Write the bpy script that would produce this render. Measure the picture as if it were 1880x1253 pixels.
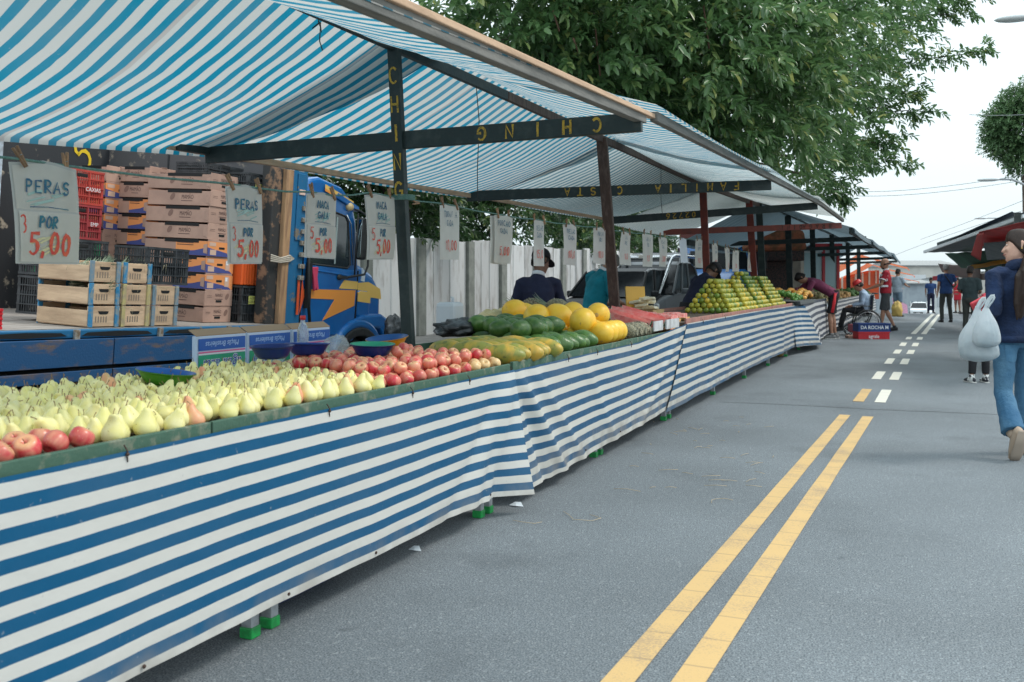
import bpy, math, random
import numpy as np
from mathutils import Vector, Matrix, Euler, noise
random.seed(7)
R = math.radians
for o in list(bpy.data.objects):
    bpy.data.objects.remove(o)
SC = bpy.context.scene
COL = SC.collection
# ------------------------------------------------------------------ camera
FPX, HY, CX, EYE, TH = 1800.0, 520.0, 940.0, 1.25, R(22.9)
ST, CT = math.sin(TH), math.cos(TH)
cd = bpy.data.cameras.new('camera')
cd.sensor_width = 36.0
cd.lens = 36.0 * FPX / 1880.0
cd.shift_y = -(626.5 - HY) / 1880.0
cd.clip_start = 0.05
cd.clip_end = 3000
cd.dof.use_dof = True
cd.dof.focus_distance = 7.2
cd.dof.aperture_fstop = 5.6
cam = bpy.data.objects.new('camera', cd)
cam.location = (0, 0, EYE)
cam.rotation_euler = (R(90), 0, TH)
COL.objects.link(cam)
SC.camera = cam
# ------------------------------------------------------------------ light
SUN_EL, SUN_AZ = R(52), R(60)          # azimuth measured from +Y towards +X
w = bpy.data.worlds.new('World'); SC.world = w; w.use_nodes = True
nt = w.node_tree; nt.nodes.clear()
N = nt.nodes.new; L = nt.links.new
out = N('ShaderNodeOutputWorld'); bg = N('ShaderNodeBackground')
sky = N('ShaderNodeTexSky'); sky.sky_type = 'NISHITA'; sky.sun_disc = False
sky.sun_elevation = SUN_EL; sky.sun_rotation = SUN_AZ
sky.air_density = 1.0; sky.dust_density = 2.0
tc = N('ShaderNodeTexCoord'); mp = N('ShaderNodeMapping'); mp.inputs['Scale'].default_value = (1.0, 1.0, 4.0)
nz = N('ShaderNodeTexNoise'); nz.inputs['Scale'].default_value = 2.2; nz.inputs['Detail'].default_value = 6
cr = N('ShaderNodeValToRGB')
cr.color_ramp.elements[0].position = .30; cr.color_ramp.elements[0].color = (.80, .80, .80, 1)
cr.color_ramp.elements[1].position = .62; cr.color_ramp.elements[1].color = (.97, .97, .97, 1)
mx = N('ShaderNodeMix'); mx.data_type = 'RGBA'
mx.inputs['B'].default_value = (8.2, 9.4, 9.85, 1)       # bright overcast cloud deck
L(tc.outputs['Generated'], mp.inputs['Vector']); L(mp.outputs[0], nz.inputs['Vector'])
L(nz.outputs[0], cr.inputs[0]); L(cr.outputs[0], mx.inputs['Factor'])
L(sky.outputs[0], mx.inputs['A'])
# an overcast sky is brighter overhead than at the horizon
sz = N('ShaderNodeSeparateXYZ'); L(tc.outputs['Generated'], sz.inputs[0])
mz = N('ShaderNodeMapRange'); mz.inputs['From Min'].default_value = 0; mz.inputs['From Max'].default_value = 1; mz.inputs['To Min'].default_value = .96; mz.inputs['To Max'].default_value = 2.0
L(sz.outputs[2], mz.inputs['Value'])
vm = N('ShaderNodeVectorMath'); vm.operation = 'SCALE'; L(mx.outputs['Result'], vm.inputs[0]); L(mz.outputs[0], vm.inputs['Scale']); L(vm.outputs[0], bg.inputs['Color'])
bg.inputs['Strength'].default_value = 0.088
L(bg.outputs[0], out.inputs['Surface'])
sd = bpy.data.lights.new('sun', 'SUN'); sd.energy = 1.25; sd.angle = R(12); sd.color = (1, .95, .88)
sun = bpy.data.objects.new('sun', sd); COL.objects.link(sun)
dv = Vector((math.sin(SUN_AZ) * math.cos(SUN_EL), math.cos(SUN_AZ) * math.cos(SUN_EL), math.sin(SUN_EL)))
sun.rotation_euler = dv.to_track_quat('Z', 'Y').to_euler()
SC.view_settings.view_transform = 'Standard'
SC.view_settings.look = 'None'
SC.view_settings.exposure = 0.42
SC.view_settings.gamma = 1
SC.cycles.max_bounces = 8
SC.cycles.transparent_max_bounces = 12
SC.cycles.use_adaptive_sampling = True
SC.cycles.use_denoising = True
# ------------------------------------------------------------------ helpers
def W(px, py, zc):
    xc = (px - CX) / FPX * zc
    return Vector((xc * CT - zc * ST, xc * ST + zc * CT, EYE + (HY - py) / FPX * zc))
def lerp(a, b, t): return a + (b - a) * t
def gz(y):
    """height of the street: level, then it dips behind a crest"""
    if y < 40: return 0.0
    u = y - 40
    return -.002 * u * u if u < 10 else -.2 - .04 * (u - 10)
MATS = {}
def mat(name, col, rough=.6, col2=None, ns=8, nd=4, nlo=.4, nhi=.6, bump=0, bs=60, metal=0, spec=.5,
        rnd=0, transl=0, alpha=1, coat=0, stretch=None, hue=0, emit=0, ior=None, trans=0):
    if name in MATS: return MATS[name]
    m = bpy.data.materials.new(name); m.use_nodes = True
    nt = m.node_tree; b = nt.nodes['Principled BSDF']; N = nt.nodes.new; L = nt.links.new
    b.inputs['Roughness'].default_value = rough
    b.inputs['Metallic'].default_value = metal
    b.inputs['Specular IOR Level'].default_value = spec
    if coat: b.inputs['Coat Weight'].default_value = coat; b.inputs['Coat Roughness'].default_value = .1
    if trans: b.inputs['Transmission Weight'].default_value = trans
    if alpha < 1: b.inputs['Alpha'].default_value = alpha
    c = col + (1,) if len(col) == 3 else col
    src = None
    tc = N('ShaderNodeTexCoord'); oi = N('ShaderNodeObjectInfo')
    add = N('ShaderNodeVectorMath'); add.operation = 'ADD'
    ml = N('ShaderNodeMath'); ml.operation = 'MULTIPLY'; ml.inputs[1].default_value = 37.0
    L(oi.outputs['Random'], ml.inputs[0]); L(tc.outputs['Object'], add.inputs[0]); L(ml.outputs[0], add.inputs[1])
    vec = add.outputs[0]
    if stretch:
        mp = N('ShaderNodeMapping'); mp.inputs['Scale'].default_value = stretch
        L(vec, mp.inputs[0]); vec2 = mp.outputs[0]
    else: vec2 = vec
    if col2 is not None:
        nz = N('ShaderNodeTexNoise'); nz.inputs['Scale'].default_value = ns; nz.inputs['Detail'].default_value = nd
        nz.inputs['Roughness'].default_value = .6
        L(vec2, nz.inputs['Vector'])
        rp = N('ShaderNodeMapRange'); rp.inputs['From Min'].default_value = nlo; rp.inputs['From Max'].default_value = nhi
        L(nz.outputs[0], rp.inputs['Value'])
        mx = N('ShaderNodeMix'); mx.data_type = 'RGBA'
        mx.inputs['A'].default_value = c; mx.inputs['B'].default_value = col2 + (1,)
        L(rp.outputs[0], mx.inputs['Factor']); src = mx.outputs['Result']
    if rnd or hue:
        hs = N('ShaderNodeHueSaturation')
        if src: L(src, hs.inputs['Color'])
        else: hs.inputs['Color'].default_value = c
        mr = N('ShaderNodeMapRange'); mr.inputs['To Min'].default_value = 1 - rnd; mr.inputs['To Max'].default_value = 1 + rnd
        L(oi.outputs['Random'], mr.inputs['Value']); L(mr.outputs[0], hs.inputs['Value'])
        if hue:
            m2 = N('ShaderNodeMath'); m2.operation = 'MULTIPLY'; m2.inputs[1].default_value = 7.31
            m3 = N('ShaderNodeMath'); m3.operation = 'FRACT'
            m4 = N('ShaderNodeMapRange'); m4.inputs['To Min'].default_value = .5 - hue; m4.inputs['To Max'].default_value = .5 + hue
            L(oi.outputs['Random'], m2.inputs[0]); L(m2.outputs[0], m3.inputs[0]); L(m3.outputs[0], m4.inputs['Value']); L(m4.outputs[0], hs.inputs['Hue'])
        src = hs.outputs[0]
    if src: L(src, b.inputs['Base Color'])
    else: b.inputs['Base Color'].default_value = c
    if bump:
        n2 = N('ShaderNodeTexNoise'); n2.inputs['Scale'].default_value = bs; n2.inputs['Detail'].default_value = 5
        L(vec, n2.inputs['Vector'])
        bp = N('ShaderNodeBump'); bp.inputs['Strength'].default_value = bump; bp.inputs['Distance'].default_value = .01
        L(n2.outputs[0], bp.inputs['Height']); L(bp.outputs[0], b.inputs['Normal'])
    if emit:
        b.inputs['Emission Color'].default_value = c; b.inputs['Emission Strength'].default_value = emit
    if transl:
        t = N('ShaderNodeBsdfTranslucent'); ms = N('ShaderNodeMixShader'); ms.inputs[0].default_value = transl
        if src: L(src, t.inputs[0])
        else: t.inputs[0].default_value = c
        o = nt.nodes['Material Output']
        L(b.outputs[0], ms.inputs[1]); L(t.outputs[0], ms.inputs[2]); L(ms.outputs[0], o.inputs[0])
    MATS[name] = m
    return m
class MB:
    """collects shapes; build() links them as ONE mesh object"""
    def __init__(s): s.v = []; s.f = []; s.m = []; s.ms = []; s.uv = None; s.sm = []
    def mi(s, m):
        if m is None: return 0
        if m not in s.ms: s.ms.append(m)
        return s.ms.index(m)
    def add(s, vs, fs, m=None, smooth=False, M=None):
        b = len(s.v); k = s.mi(m)
        s.v += [tuple(M @ Vector(p)) if M else tuple(p) for p in vs]
        s.f += [[b + i for i in f] for f in fs]; s.m += [k] * len(fs); s.sm += [smooth] * len(fs)
    def box(s, c, d, m=None, rot=None, M=None):
        hx, hy, hz = d[0] / 2, d[1] / 2, d[2] / 2
        vs = [Vector((x, y, z)) for x in (-hx, hx) for y in (-hy, hy) for z in (-hz, hz)]
        if rot: e = Euler(rot).to_matrix(); vs = [e @ p for p in vs]
        c = Vector(c)
        s.add([p + c for p in vs], [(0, 1, 3, 2), (4, 6, 7, 5), (0, 4, 5, 1), (2, 3, 7, 6), (0, 2, 6, 4), (1, 5, 7, 3)], m, False, M)
    def bb(s, a, b, m=None, M=None):
        s.box([(a[i] + b[i]) / 2 for i in range(3)], [abs(b[i] - a[i]) for i in range(3)], m, None, M)
    def bar(s, a, b, w, h, m=None, up=(0, 0, 1), M=None):
        """rectangular bar from a to b; w across, h along up"""
        a = Vector(a); b = Vector(b); d = (b - a).normalized(); u = Vector(up); sd = d.cross(u).normalized(); u = sd.cross(d)
        vs = [p + sd * (x * w / 2) + u * (y * h / 2) for p in (a, b) for x, y in ((-1, -1), (1, -1), (1, 1), (-1, 1))]
        s.add(vs, [(3, 2, 1, 0), (4, 5, 6, 7), (0, 1, 5, 4), (1, 2, 6, 5), (2, 3, 7, 6), (3, 0, 4, 7)], m, False, M)
    def loft(s, rings, m=None, smooth=True, cap=True, closed=False, M=None):
        n = len(rings[0]); vs = [p for r in rings for p in r]; fs = []
        k = len(rings)
        for i in range(k if closed else k - 1):
            j = (i + 1) % k
            for q in range(n):
                r = (q + 1) % n
                fs.append((i * n + q, i * n + r, j * n + r, j * n + q))
        if cap and not closed: fs += [tuple(range(n - 1, -1, -1)), tuple(range((k - 1) * n, k * n))]
        s.add(vs, fs, m, smooth, M)
    def tube(s, path, rad, m=None, n=8, M=None, side=None, smooth=True, cap=True):
        """rad: number, list of numbers or list of (rx, ry)"""
        P = [Vector(p) for p in path]; k = len(P)
        if not isinstance(rad, (list, tuple)): rad = [rad] * k
        rings = []; prev = None
        for i, p in enumerate(P):
            d = (P[min(i + 1, k - 1)] - P[max(i - 1, 0)]).normalized()
            if side is not None: sv = Vector(side)
            elif prev is not None: sv = prev
            else: sv = Vector((1, 0, 0)) if abs(d.x) < .9 else Vector((0, 1, 0))
            sv = (sv - d * sv.dot(d)).normalized(); prev = sv; t = d.cross(sv)
            r = rad[i]; rx, ry = (r if isinstance(r, (tuple, list)) else (r, r))
            rings.append([p + sv * (rx * math.cos(2 * math.pi * q / n)) + t * (ry * math.sin(2 * math.pi * q / n)) for q in range(n)])
        s.loft(rings, m, smooth, cap, False, M)
    def lathe(s, prof, n=16, m=None, M=None, smooth=True):
        rings = [[(r * math.cos(2 * math.pi * q / n), r * math.sin(2 * math.pi * q / n), z) for q in range(n)] for r, z in prof]
        s.loft(rings, m, smooth, True, False, M)
    def ball(s, c, r, m=None, n=12, k=8, M=None):
        r = r if isinstance(r, (tuple, list)) else (r, r, r); c = Vector(c)
        rings = []
        for i in range(1, k):
            a = math.pi * i / k
            rings.append([c + Vector((r[0] * math.sin(a) * math.cos(2 * math.pi * q / n), r[1] * math.sin(a) * math.sin(2 * math.pi * q / n), -r[2] * math.cos(a))) for q in range(n)])
        s.loft(rings, m, True, True, False, M)
    def prism(s, poly, a, b, axis='x', m=None, M=None):
        """poly = (u,v) outline; extruded from a to b along axis"""
        def P(u, v, t): return {'x': (t, u, v), 'y': (u, t, v), 'z': (u, v, t)}[axis]
        n = len(poly)
        vs = [P(u, v, a) for u, v in poly] + [P(u, v, b) for u, v in poly]
        fs = [tuple(range(n - 1, -1, -1)), tuple(range(n, 2 * n))] + [(i, (i + 1) % n, n + (i + 1) % n, n + i) for i in range(n)]
        s.add(vs, fs, m, False, M)
    def build(s, name, m=None, parent=None, bevel=0, loc=None, subsurf=0, solid=0, seg=2, recalc=True):
        me = bpy.data.meshes.new(name)
        me.from_pydata(s.v, [], s.f)
        for mm in (s.ms or ([m] if m else [])): me.materials.append(mm)
        if s.ms: me.polygons.foreach_set('material_index', s.m)
        me.polygons.foreach_set('use_smooth', s.sm)
        if s.uv is not None:
            ul = me.uv_layers.new(name='UVMap')
            li = np.zeros(len(me.loops), dtype=np.int32); me.loops.foreach_get('vertex_index', li)
            ul.data.foreach_set('uv', np.array(s.uv, dtype=np.float32)[li].ravel())
        if recalc:
            import bmesh
            bm = bmesh.new(); bm.from_mesh(me); bmesh.ops.recalc_face_normals(bm, faces=bm.faces); bm.to_mesh(me); bm.free()
        o = bpy.data.objects.new(name, me); COL.objects.link(o)
        if parent: o.parent = parent
        if loc: o.location = loc
        if bevel:
            bv = o.modifiers.new('bevel', 'BEVEL'); bv.width = bevel; bv.segments = seg; bv.limit_method = 'ANGLE'; bv.angle_limit = R(40); bv.harden_normals = False
        if solid:
            so = o.modifiers.new('solid', 'SOLIDIFY'); so.thickness = solid; so.offset = 0
        if subsurf:
            ss = o.modifiers.new('sub', 'SUBSURF'); ss.levels = subsurf; ss.render_levels = subsurf
        return o
def tag(o, label=None, cat=None, group=None, kind=None):
    if label: o['label'] = label
    if cat: o['category'] = cat
    if group: o['group'] = group
    if kind: o['kind'] = kind
    return o
def empty(name, loc=(0, 0, 0), rz=0, label=None, cat=None, group=None):
    o = bpy.data.objects.new(name, None); COL.objects.link(o); o.empty_display_size = .1
    o.location = loc; o.rotation_euler = (0, 0, rz)
    return tag(o, label, cat, group)
def copy_tree(o, parent=None, label=None, group=None):
    c = o.copy(); COL.objects.link(c); c.parent = parent
    if label: c['label'] = label
    if group: c['group'] = group
    for ch in list(o.children): copy_tree(ch, c)
    return c
_txt = {}
def text_geo(body, shear=0, bold=0):
    k = (body, shear, bold)
    if k in _txt: return _txt[k]
    cu = bpy.data.curves.new('t', 'FONT'); cu.body = body; cu.size = 1; cu.align_x = 'CENTER'; cu.align_y = 'CENTER'
    cu.shear = shear; cu.offset = bold; cu.resolution_u = 3
    ob = bpy.data.objects.new('t', cu); COL.objects.link(ob)
    dg = bpy.context.evaluated_depsgraph_get(); dg.update()
    me = ob.evaluated_get(dg).to_mesh()
    g = ([tuple(v.co) for v in me.vertices], [tuple(p.vertices) for p in me.polygons])
    ob.evaluated_get(dg).to_mesh_clear(); bpy.data.objects.remove(ob); bpy.data.curves.remove(cu)
    _txt[k] = g
    return g
def put_text(mb, body, origin, ux, uy, size, m, shear=0, bold=.0, sx=1.0):
    v, f = text_geo(body, shear, bold); o = Vector(origin); ux = Vector(ux).normalized(); uy = Vector(uy).normalized()
    mb.add([o + ux * (p[0] * size * sx) + uy * (p[1] * size) for p in v], f, m)
# hand-drawn stroke letters on a unit cell (x 0..1, y 0..1)
def _arc(cx, cy, rx, ry, a0, a1, n=9): return [(cx + rx * math.cos(R(lerp(a0, a1, i / (n - 1)))), cy + ry * math.sin(R(lerp(a0, a1, i / (n - 1))))) for i in range(n)]
GL = {
 'A': [[(0, 0), (.45, 1), (.9, 0)], [(.18, .36), (.76, .36)]], 'C': [_arc(.5, .5, .45, .5, 50, 310, 11)],
 'D': [[(.1, 0), (.1, 1)], [(.1, 1)] + _arc(.3, .5, .55, .5, 80, -80, 8) + [(.1, 0)]],
 'E': [[(.85, 1), (.12, 1), (.12, 0), (.85, 0)], [(.12, .52), (.7, .52)]], 'G': [_arc(.5, .5, .45, .5, 50, 330, 11) + [(.92, .45), (.6, .45)]],
 'H': [[(.1, 0), (.1, 1)], [(.85, 0), (.85, 1)], [(.1, .5), (.85, .5)]], 'I': [[(.5, 0), (.5, 1)]],
 'L': [[(.15, 1), (.15, 0), (.85, 0)]], 'M': [[(.05, 0), (.12, 1), (.48, .35), (.84, 1), (.92, 0)]],
 'N': [[(.1, 0), (.1, 1), (.85, 0), (.85, 1)]], 'O': [_arc(.5, .5, .42, .5, 90, 450, 13)],
 'P': [[(.12, 0), (.12, 1)], [(.12, 1)] + _arc(.4, .74, .42, .26, 80, -80, 7) + [(.12, .48)]],
 'R': [[(.12, 0), (.12, 1)], [(.12, 1)] + _arc(.4, .74, .42, .26, 80, -80, 7) + [(.12, .48), (.9, 0)]],
 'S': [_arc(.5, .75, .38, .25, 30, 250, 8) + _arc(.5, .26, .38, .26, 80, -150, 8)], 'T': [[(0, 1), (1, 1)], [(.5, 1), (.5, 0)]],
 'X': [[(0, 0), (.9, 1)], [(0, 1), (.9, 0)]], 'B': [[(.12, 0), (.12, 1)], [(.12, 1)] + _arc(.4, .76, .38, .24, 80, -80, 6) + [(.2, .52)] + _arc(.42, .27, .42, .27, 80, -80, 6) + [(.12, 0)]],
 'F': [[(.85, 1), (.12, 1), (.12, 0)], [(.12, .52), (.7, .52)]], 'U': [[(.1, 1), (.1, .35)] + _arc(.48, .33, .38, .33, 180, 360, 7) + [(.86, 1)]],
 '0': [_arc(.5, .5, .36, .5, 100, 465, 13)], '1': [[(.2, .75), (.5, 1), (.5, 0)]],
 '3': [_arc(.4, .74, .38, .26, 140, -80, 8) + _arc(.42, .27, .42, .27, 80, -140, 8)], '5': [[(.85, 1), (.2, 1), (.14, .55)] + _arc(.42, .32, .42, .33, 100, -140, 9)],
 ',': [[(.3, .1), (.15, -.15)]], ' ': [], '2': [_arc(.45, .72, .38, .28, 160, -30, 7) + [(.1, 0), (.9, 0)]],
 '4': [[(.7, 0), (.7, 1), (.05, .3), (.95, .3)]], '7': [[(.05, 1), (.9, 1), (.35, 0)]], '6': [_arc(.5, .3, .4, .3, 0, 360, 11), [(.12, .35), (.3, .8), (.75, 1)]], '/': [[(0, 0), (.9, 1)]],
}
def ribbon(mb, pts, w, m, o, ux, uy, jit=0, wob=None):
    o, ux, uy = Vector(o), Vector(ux), Vector(uy)
    P = [o + ux * p[0] + uy * p[1] for p in pts]; nrm = ux.normalized().cross(uy.normalized())
    if len(P) < 2: return
    L_, R_ = [], []
    for i, p in enumerate(P):
        d = (P[min(i + 1, len(P) - 1)] - P[max(0, i - 1)]).normalized(); s = nrm.cross(d).normalized()
        ww = w * (1 + random.uniform(-jit, jit)) / 2
        if i == 0: p = p - d * ww * .6
        if i == len(P) - 1: p = p + d * ww * .6
        L_.append(p + s * ww); R_.append(p - s * ww)
    n = len(P); mb.add(L_ + R_, [(i, i + 1, n + i + 1, n + i) for i in range(n - 1)], m)
def strokes(mb, text, o, ux, uy, h, w, m, cw=.62, gap=.28, jit=.15, align='c', slant=0, wob=.0):
    """text in stroke letters; o = middle of the baseline"""
    o = Vector(o); ux = Vector(ux).normalized(); uy = Vector(uy).normalized()
    tot = sum((cw * .45 if c in ',I1 ' else cw) * h + gap * cw * h for c in text) - gap * cw * h
    x = -tot / 2 if align == 'c' else 0
    for c in text:
        cwid = (cw * .45 if c in ',I1 ' else cw) * h
        dy = random.uniform(-wob, wob) * h; hh = h * (1 + random.uniform(-wob, wob))
        for ln in GL.get(c, []):
            xs = (lambda u: (u - .5) * cw * h + cwid / 2) if c in 'I1' else (lambda u: u * cwid)
            pts = [(x + xs(u) + slant * v * hh, dy + v * hh) for u, v in ln]
            ribbon(mb, pts, w, m, o, ux, uy, jit)
        x += cwid + gap * cw * h
# ------------------------------------------------------------------ ground
def grid_obj(name, xs, ys, zf, m, kind=None, smooth=True):
    v = [(x, y, zf(x, y)) for y in ys for x in xs]; n = len(xs)
    f = [(j * n + i, j * n + i + 1, (j + 1) * n + i + 1, (j + 1) * n + i) for j in range(len(ys) - 1) for i in range(n - 1)]
    b = MB(); b.add(v, f, m, smooth); o = b.build(name, recalc=False)
    if kind: o['kind'] = kind
    return o
def asphalt():
    m = bpy.data.materials.new('asphalt'); m.use_nodes = True; nt = m.node_tree; b = nt.nodes['Principled BSDF']; N = nt.nodes.new; L = nt.links.new
    tc = N('ShaderNodeTexCoord')
    def noise(s, d, r=.6):
        n = N('ShaderNodeTexNoise'); n.inputs['Scale'].default_value = s; n.inputs['Detail'].default_value = d; n.inputs['Roughness'].default_value = r; L(tc.outputs['Object'], n.inputs['Vector']); return n
    fine = noise(150, 3, .7); mid = noise(38, 3); big = noise(.55, 4, .5)
    vo = N('ShaderNodeTexVoronoi'); vo.inputs['Scale'].default_value = 120; L(tc.outputs['Object'], vo.inputs['Vector'])
    r1 = N('ShaderNodeValToRGB'); r1.color_ramp.elements[0].position = .36; r1.color_ramp.elements[0].color = (.050, .060, .069, 1)
    r1.color_ramp.elements[1].position = .66; r1.color_ramp.elements[1].color = (.27, .295, .31, 1)
    e = r1.color_ramp.elements.new(.50); e.color = (.148, .168, .182, 1)
    L(fine.outputs[0], r1.inputs[0])
    # pale stone chips
    st = N('ShaderNodeMapRange'); st.inputs['From Min'].default_value = .80; st.inputs['From Max'].default_value = .95; st.inputs['To Max'].default_value = .3
    L(vo.outputs['Color'], st.inputs['Value'])
    mx = N('ShaderNodeMix'); mx.data_type = 'RGBA'; mx.inputs['B'].default_value = (.55, .56, .55, 1)
    L(st.outputs[0], mx.inputs['Factor']); L(r1.outputs[0], mx.inputs['A'])
    r2 = N('ShaderNodeMapRange'); r2.inputs['From Min'].default_value = .3; r2.inputs['From Max'].default_value = .7; r2.inputs['To Min'].default_value = .82; r2.inputs['To Max'].default_value = 1.18
    L(big.outputs[0], r2.inputs['Value'])
    r3 = N('ShaderNodeMapRange'); r3.inputs['From Min'].default_value = .3; r3.inputs['From Max'].default_value = .7; r3.inputs['To Min'].default_value = .88; r3.inputs['To Max'].default_value = 1.12
    L(mid.outputs[0], r3.inputs['Value'])
    m1 = N('ShaderNodeMath'); m1.operation = 'MULTIPLY'; L(r2.outputs[0], m1.inputs[0]); L(r3.outputs[0], m1.inputs[1])
    hv = N('ShaderNodeHueSaturation'); L(m1.outputs[0], hv.inputs['Value']); L(mx.outputs['Result'], hv.inputs['Color'])
    # old stains and worn, darker patches
    s1 = noise(.9, 6, .65); s2 = noise(6.5, 3, .5)
    q1 = N('ShaderNodeMapRange'); q1.inputs['From Min'].default_value = .56; q1.inputs['From Max'].default_value = .70; q1.inputs['To Max'].default_value = .35; L(s1.outputs[0], q1.inputs['Value'])
    q2 = N('ShaderNodeMapRange'); q2.inputs['From Min'].default_value = .70; q2.inputs['From Max'].default_value = .76; q2.inputs['To Max'].default_value = .4; L(s2.outputs[0], q2.inputs['Value'])
    qa = N('ShaderNodeMath'); qa.operation = 'MAXIMUM'; L(q1.outputs[0], qa.inputs[0]); L(q2.outputs[0], qa.inputs[1])
    qm = N('ShaderNodeMix'); qm.data_type = 'RGBA'; qm.inputs['B'].default_value = (.055, .062, .068, 1); L(qa.outputs[0], qm.inputs['Factor']); L(hv.outputs[0], qm.inputs['A'])
    L(qm.outputs['Result'], b.inputs['Base Color']); b.inputs['Roughness'].default_value = .82; b.inputs['Specular IOR Level'].default_value = .35
    bp = N('ShaderNodeBump'); bp.inputs['Strength'].default_value = .5; bp.inputs['Distance'].default_value = .004
    L(fine.outputs[0], bp.inputs['Height']); L(bp.outputs[0], b.inputs['Normal'])
    return m
ASPH = asphalt()
ys = [-30, -5, 0, 10, 20, 30, 40] + [40 + i for i in range(1, 12)] + [60, 90, 140, 220, 400, 900]
grid_obj('road', [-60, -8.2, -2, 2, 6, 7.5, 80], ys, lambda x, y: gz(y) if y < 140 else gz(140), ASPH, 'structure')
PAV = mat('pavement', (.22, .22, .21), .85, (.15, .15, .15), 3, bump=.3)
for nm, a, b_ in (('pavement', -12, -8.4),):
    bm = MB(); bm.bb((a, -10, -.2), (b_, 41, .12), PAV); o = bm.build('pavement', bevel=.02); o['kind'] = 'structure'
def paint_mat(name, c, wear):
    m = bpy.data.materials.new(name); m.use_nodes = True; nt = m.node_tree; b = nt.nodes['Principled BSDF']; N = nt.nodes.new; L = nt.links.new
    tc = N('ShaderNodeTexCoord')
    n = N('ShaderNodeTexNoise'); n.inputs['Scale'].default_value = 130; n.inputs['Detail'].default_value = 3; L(tc.outputs['Object'], n.inputs['Vector'])
    n2 = N('ShaderNodeTexNoise'); n2.inputs['Scale'].default_value = 4; n2.inputs['Detail'].default_value = 5; L(tc.outputs['Object'], n2.inputs['Vector'])
    ad = N('ShaderNodeMath'); ad.operation = 'ADD'; L(n.outputs[0], ad.inputs[0]); L(n2.outputs[0], ad.inputs[1])
    rp = N('ShaderNodeMapRange'); rp.inputs['From Min'].default_value = wear; rp.inputs['From Max'].default_value = wear + .28; L(ad.outputs[0], rp.inputs['Value'])
    mx = N('ShaderNodeMix'); mx.data_type = 'RGBA'; mx.inputs['A'].default_value = c + (1,); mx.inputs['B'].default_value = (c[0] * .68, c[1] * .72, c[2] * .95, 1); L(rp.outputs[0], mx.inputs['Factor'])
    # thin transverse cracks
    wv = N('ShaderNodeTexWave'); wv.bands_direction = 'Y'; wv.inputs['Scale'].default_value = 1.15; wv.inputs['Distortion'].default_value = 3.0; wv.inputs['Detail'].default_value = 2; wv.inputs['Detail Scale'].default_value = .6
    L(tc.outputs['Object'], wv.inputs['Vector'])
    ck = N('ShaderNodeMapRange'); ck.inputs['From Min'].default_value = .993; ck.inputs['From Max'].default_value = .999; ck.inputs['To Max'].default_value = .35; L(wv.outputs[1], ck.inputs['Value'])
    m2 = N('ShaderNodeMix'); m2.data_type = 'RGBA'; m2.inputs['B'].default_value = (.09, .085, .08, 1); L(ck.outputs[0], m2.inputs['Factor']); L(mx.outputs['Result'], m2.inputs['A'])
    L(m2.outputs['Result'], b.inputs['Base Color']); b.inputs['Roughness'].default_value = .75
    bp = N('ShaderNodeBump'); bp.inputs['Strength'].default_value = .4; bp.inputs['Distance'].default_value = .003; L(n.outputs[0], bp.inputs['Height']); L(bp.outputs[0], b.inputs['Normal'])
    return m
YEL = paint_mat('yellow_paint', (.60, .395, .165), .98); WHI = paint_mat('white_paint', (.68, .65, .56), 1.15)
def strip(name, p0, p1, wd, m, z=.004, n=12):
    xs = []; p0 = Vector(p0); p1 = Vector(p1); b = MB(); v = []
    for i in range(n + 1):
        p = p0.lerp(p1, i / n); hw = wd / 2 + random.uniform(-.002, .002)
        v += [(p.x - hw, p.y, gz(p.y) + z), (p.x + hw, p.y, gz(p.y) + z)]
    b.add(v, [(2 * i, 2 * i + 1, 2 * i + 3, 2 * i + 2) for i in range(n)], m)
    o = b.build(name, recalc=False); o['kind'] = 'structure'; return o
# centre line: two continuous yellow stripes, then pairs of dashes
strip('yellow_line', (-.935, 1.2), (-.707, 9.77), .099, YEL); strip('yellow_line', (-.735, 1.2), (-.500, 9.73), .10, YEL)
dash = [(10.93, 12.25, -.66, -.445), (13.55, 14.75, -.60, -.385), (16.2, 17.4, -.545, -.32), (18.6, 19.7, -.49, -.265), (20.9, 22.1, -.44, -.21), (23.4, 24.5, -.37, -.14)]
for i, (a, b_, x1, x2) in enumerate(dash):
    for x in (x1, x2): strip('dash_line', (x, a), (x + .02, b_), .115 if i else .11, WHI if i else YEL if x == x1 else WHI)
for x in (-.29, -.06): strip('white_line', (x, 25.9), (x + .55, 43), .12, WHI, n=30)
# patch seam across the street
strip_m = mat('seam_tar', (.07, .075, .08), .6, (.12, .13, .135), 5)
for k, (ya, wd_) in enumerate(((10.35, .02), (23.0, .05))):
    b = MB(); n = 40; v = []
    for i in range(n + 1):
        x = lerp(-2.0, 5.5, i / n); yy = ya + .05 * noise.noise(Vector((x * 1.1, k, 0))) + .02 * noise.noise(Vector((x * 5, k, 0))); v += [(x, yy - wd_ / 2, .003), (x, yy + wd_ / 2, .003)]
    b.add(v, [(2 * i, 2 * i + 2, 2 * i + 3, 2 * i + 1) for i in range(n)], strip_m); o = b.build('road_seam', recalc=False); o['kind'] = 'structure'
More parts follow.
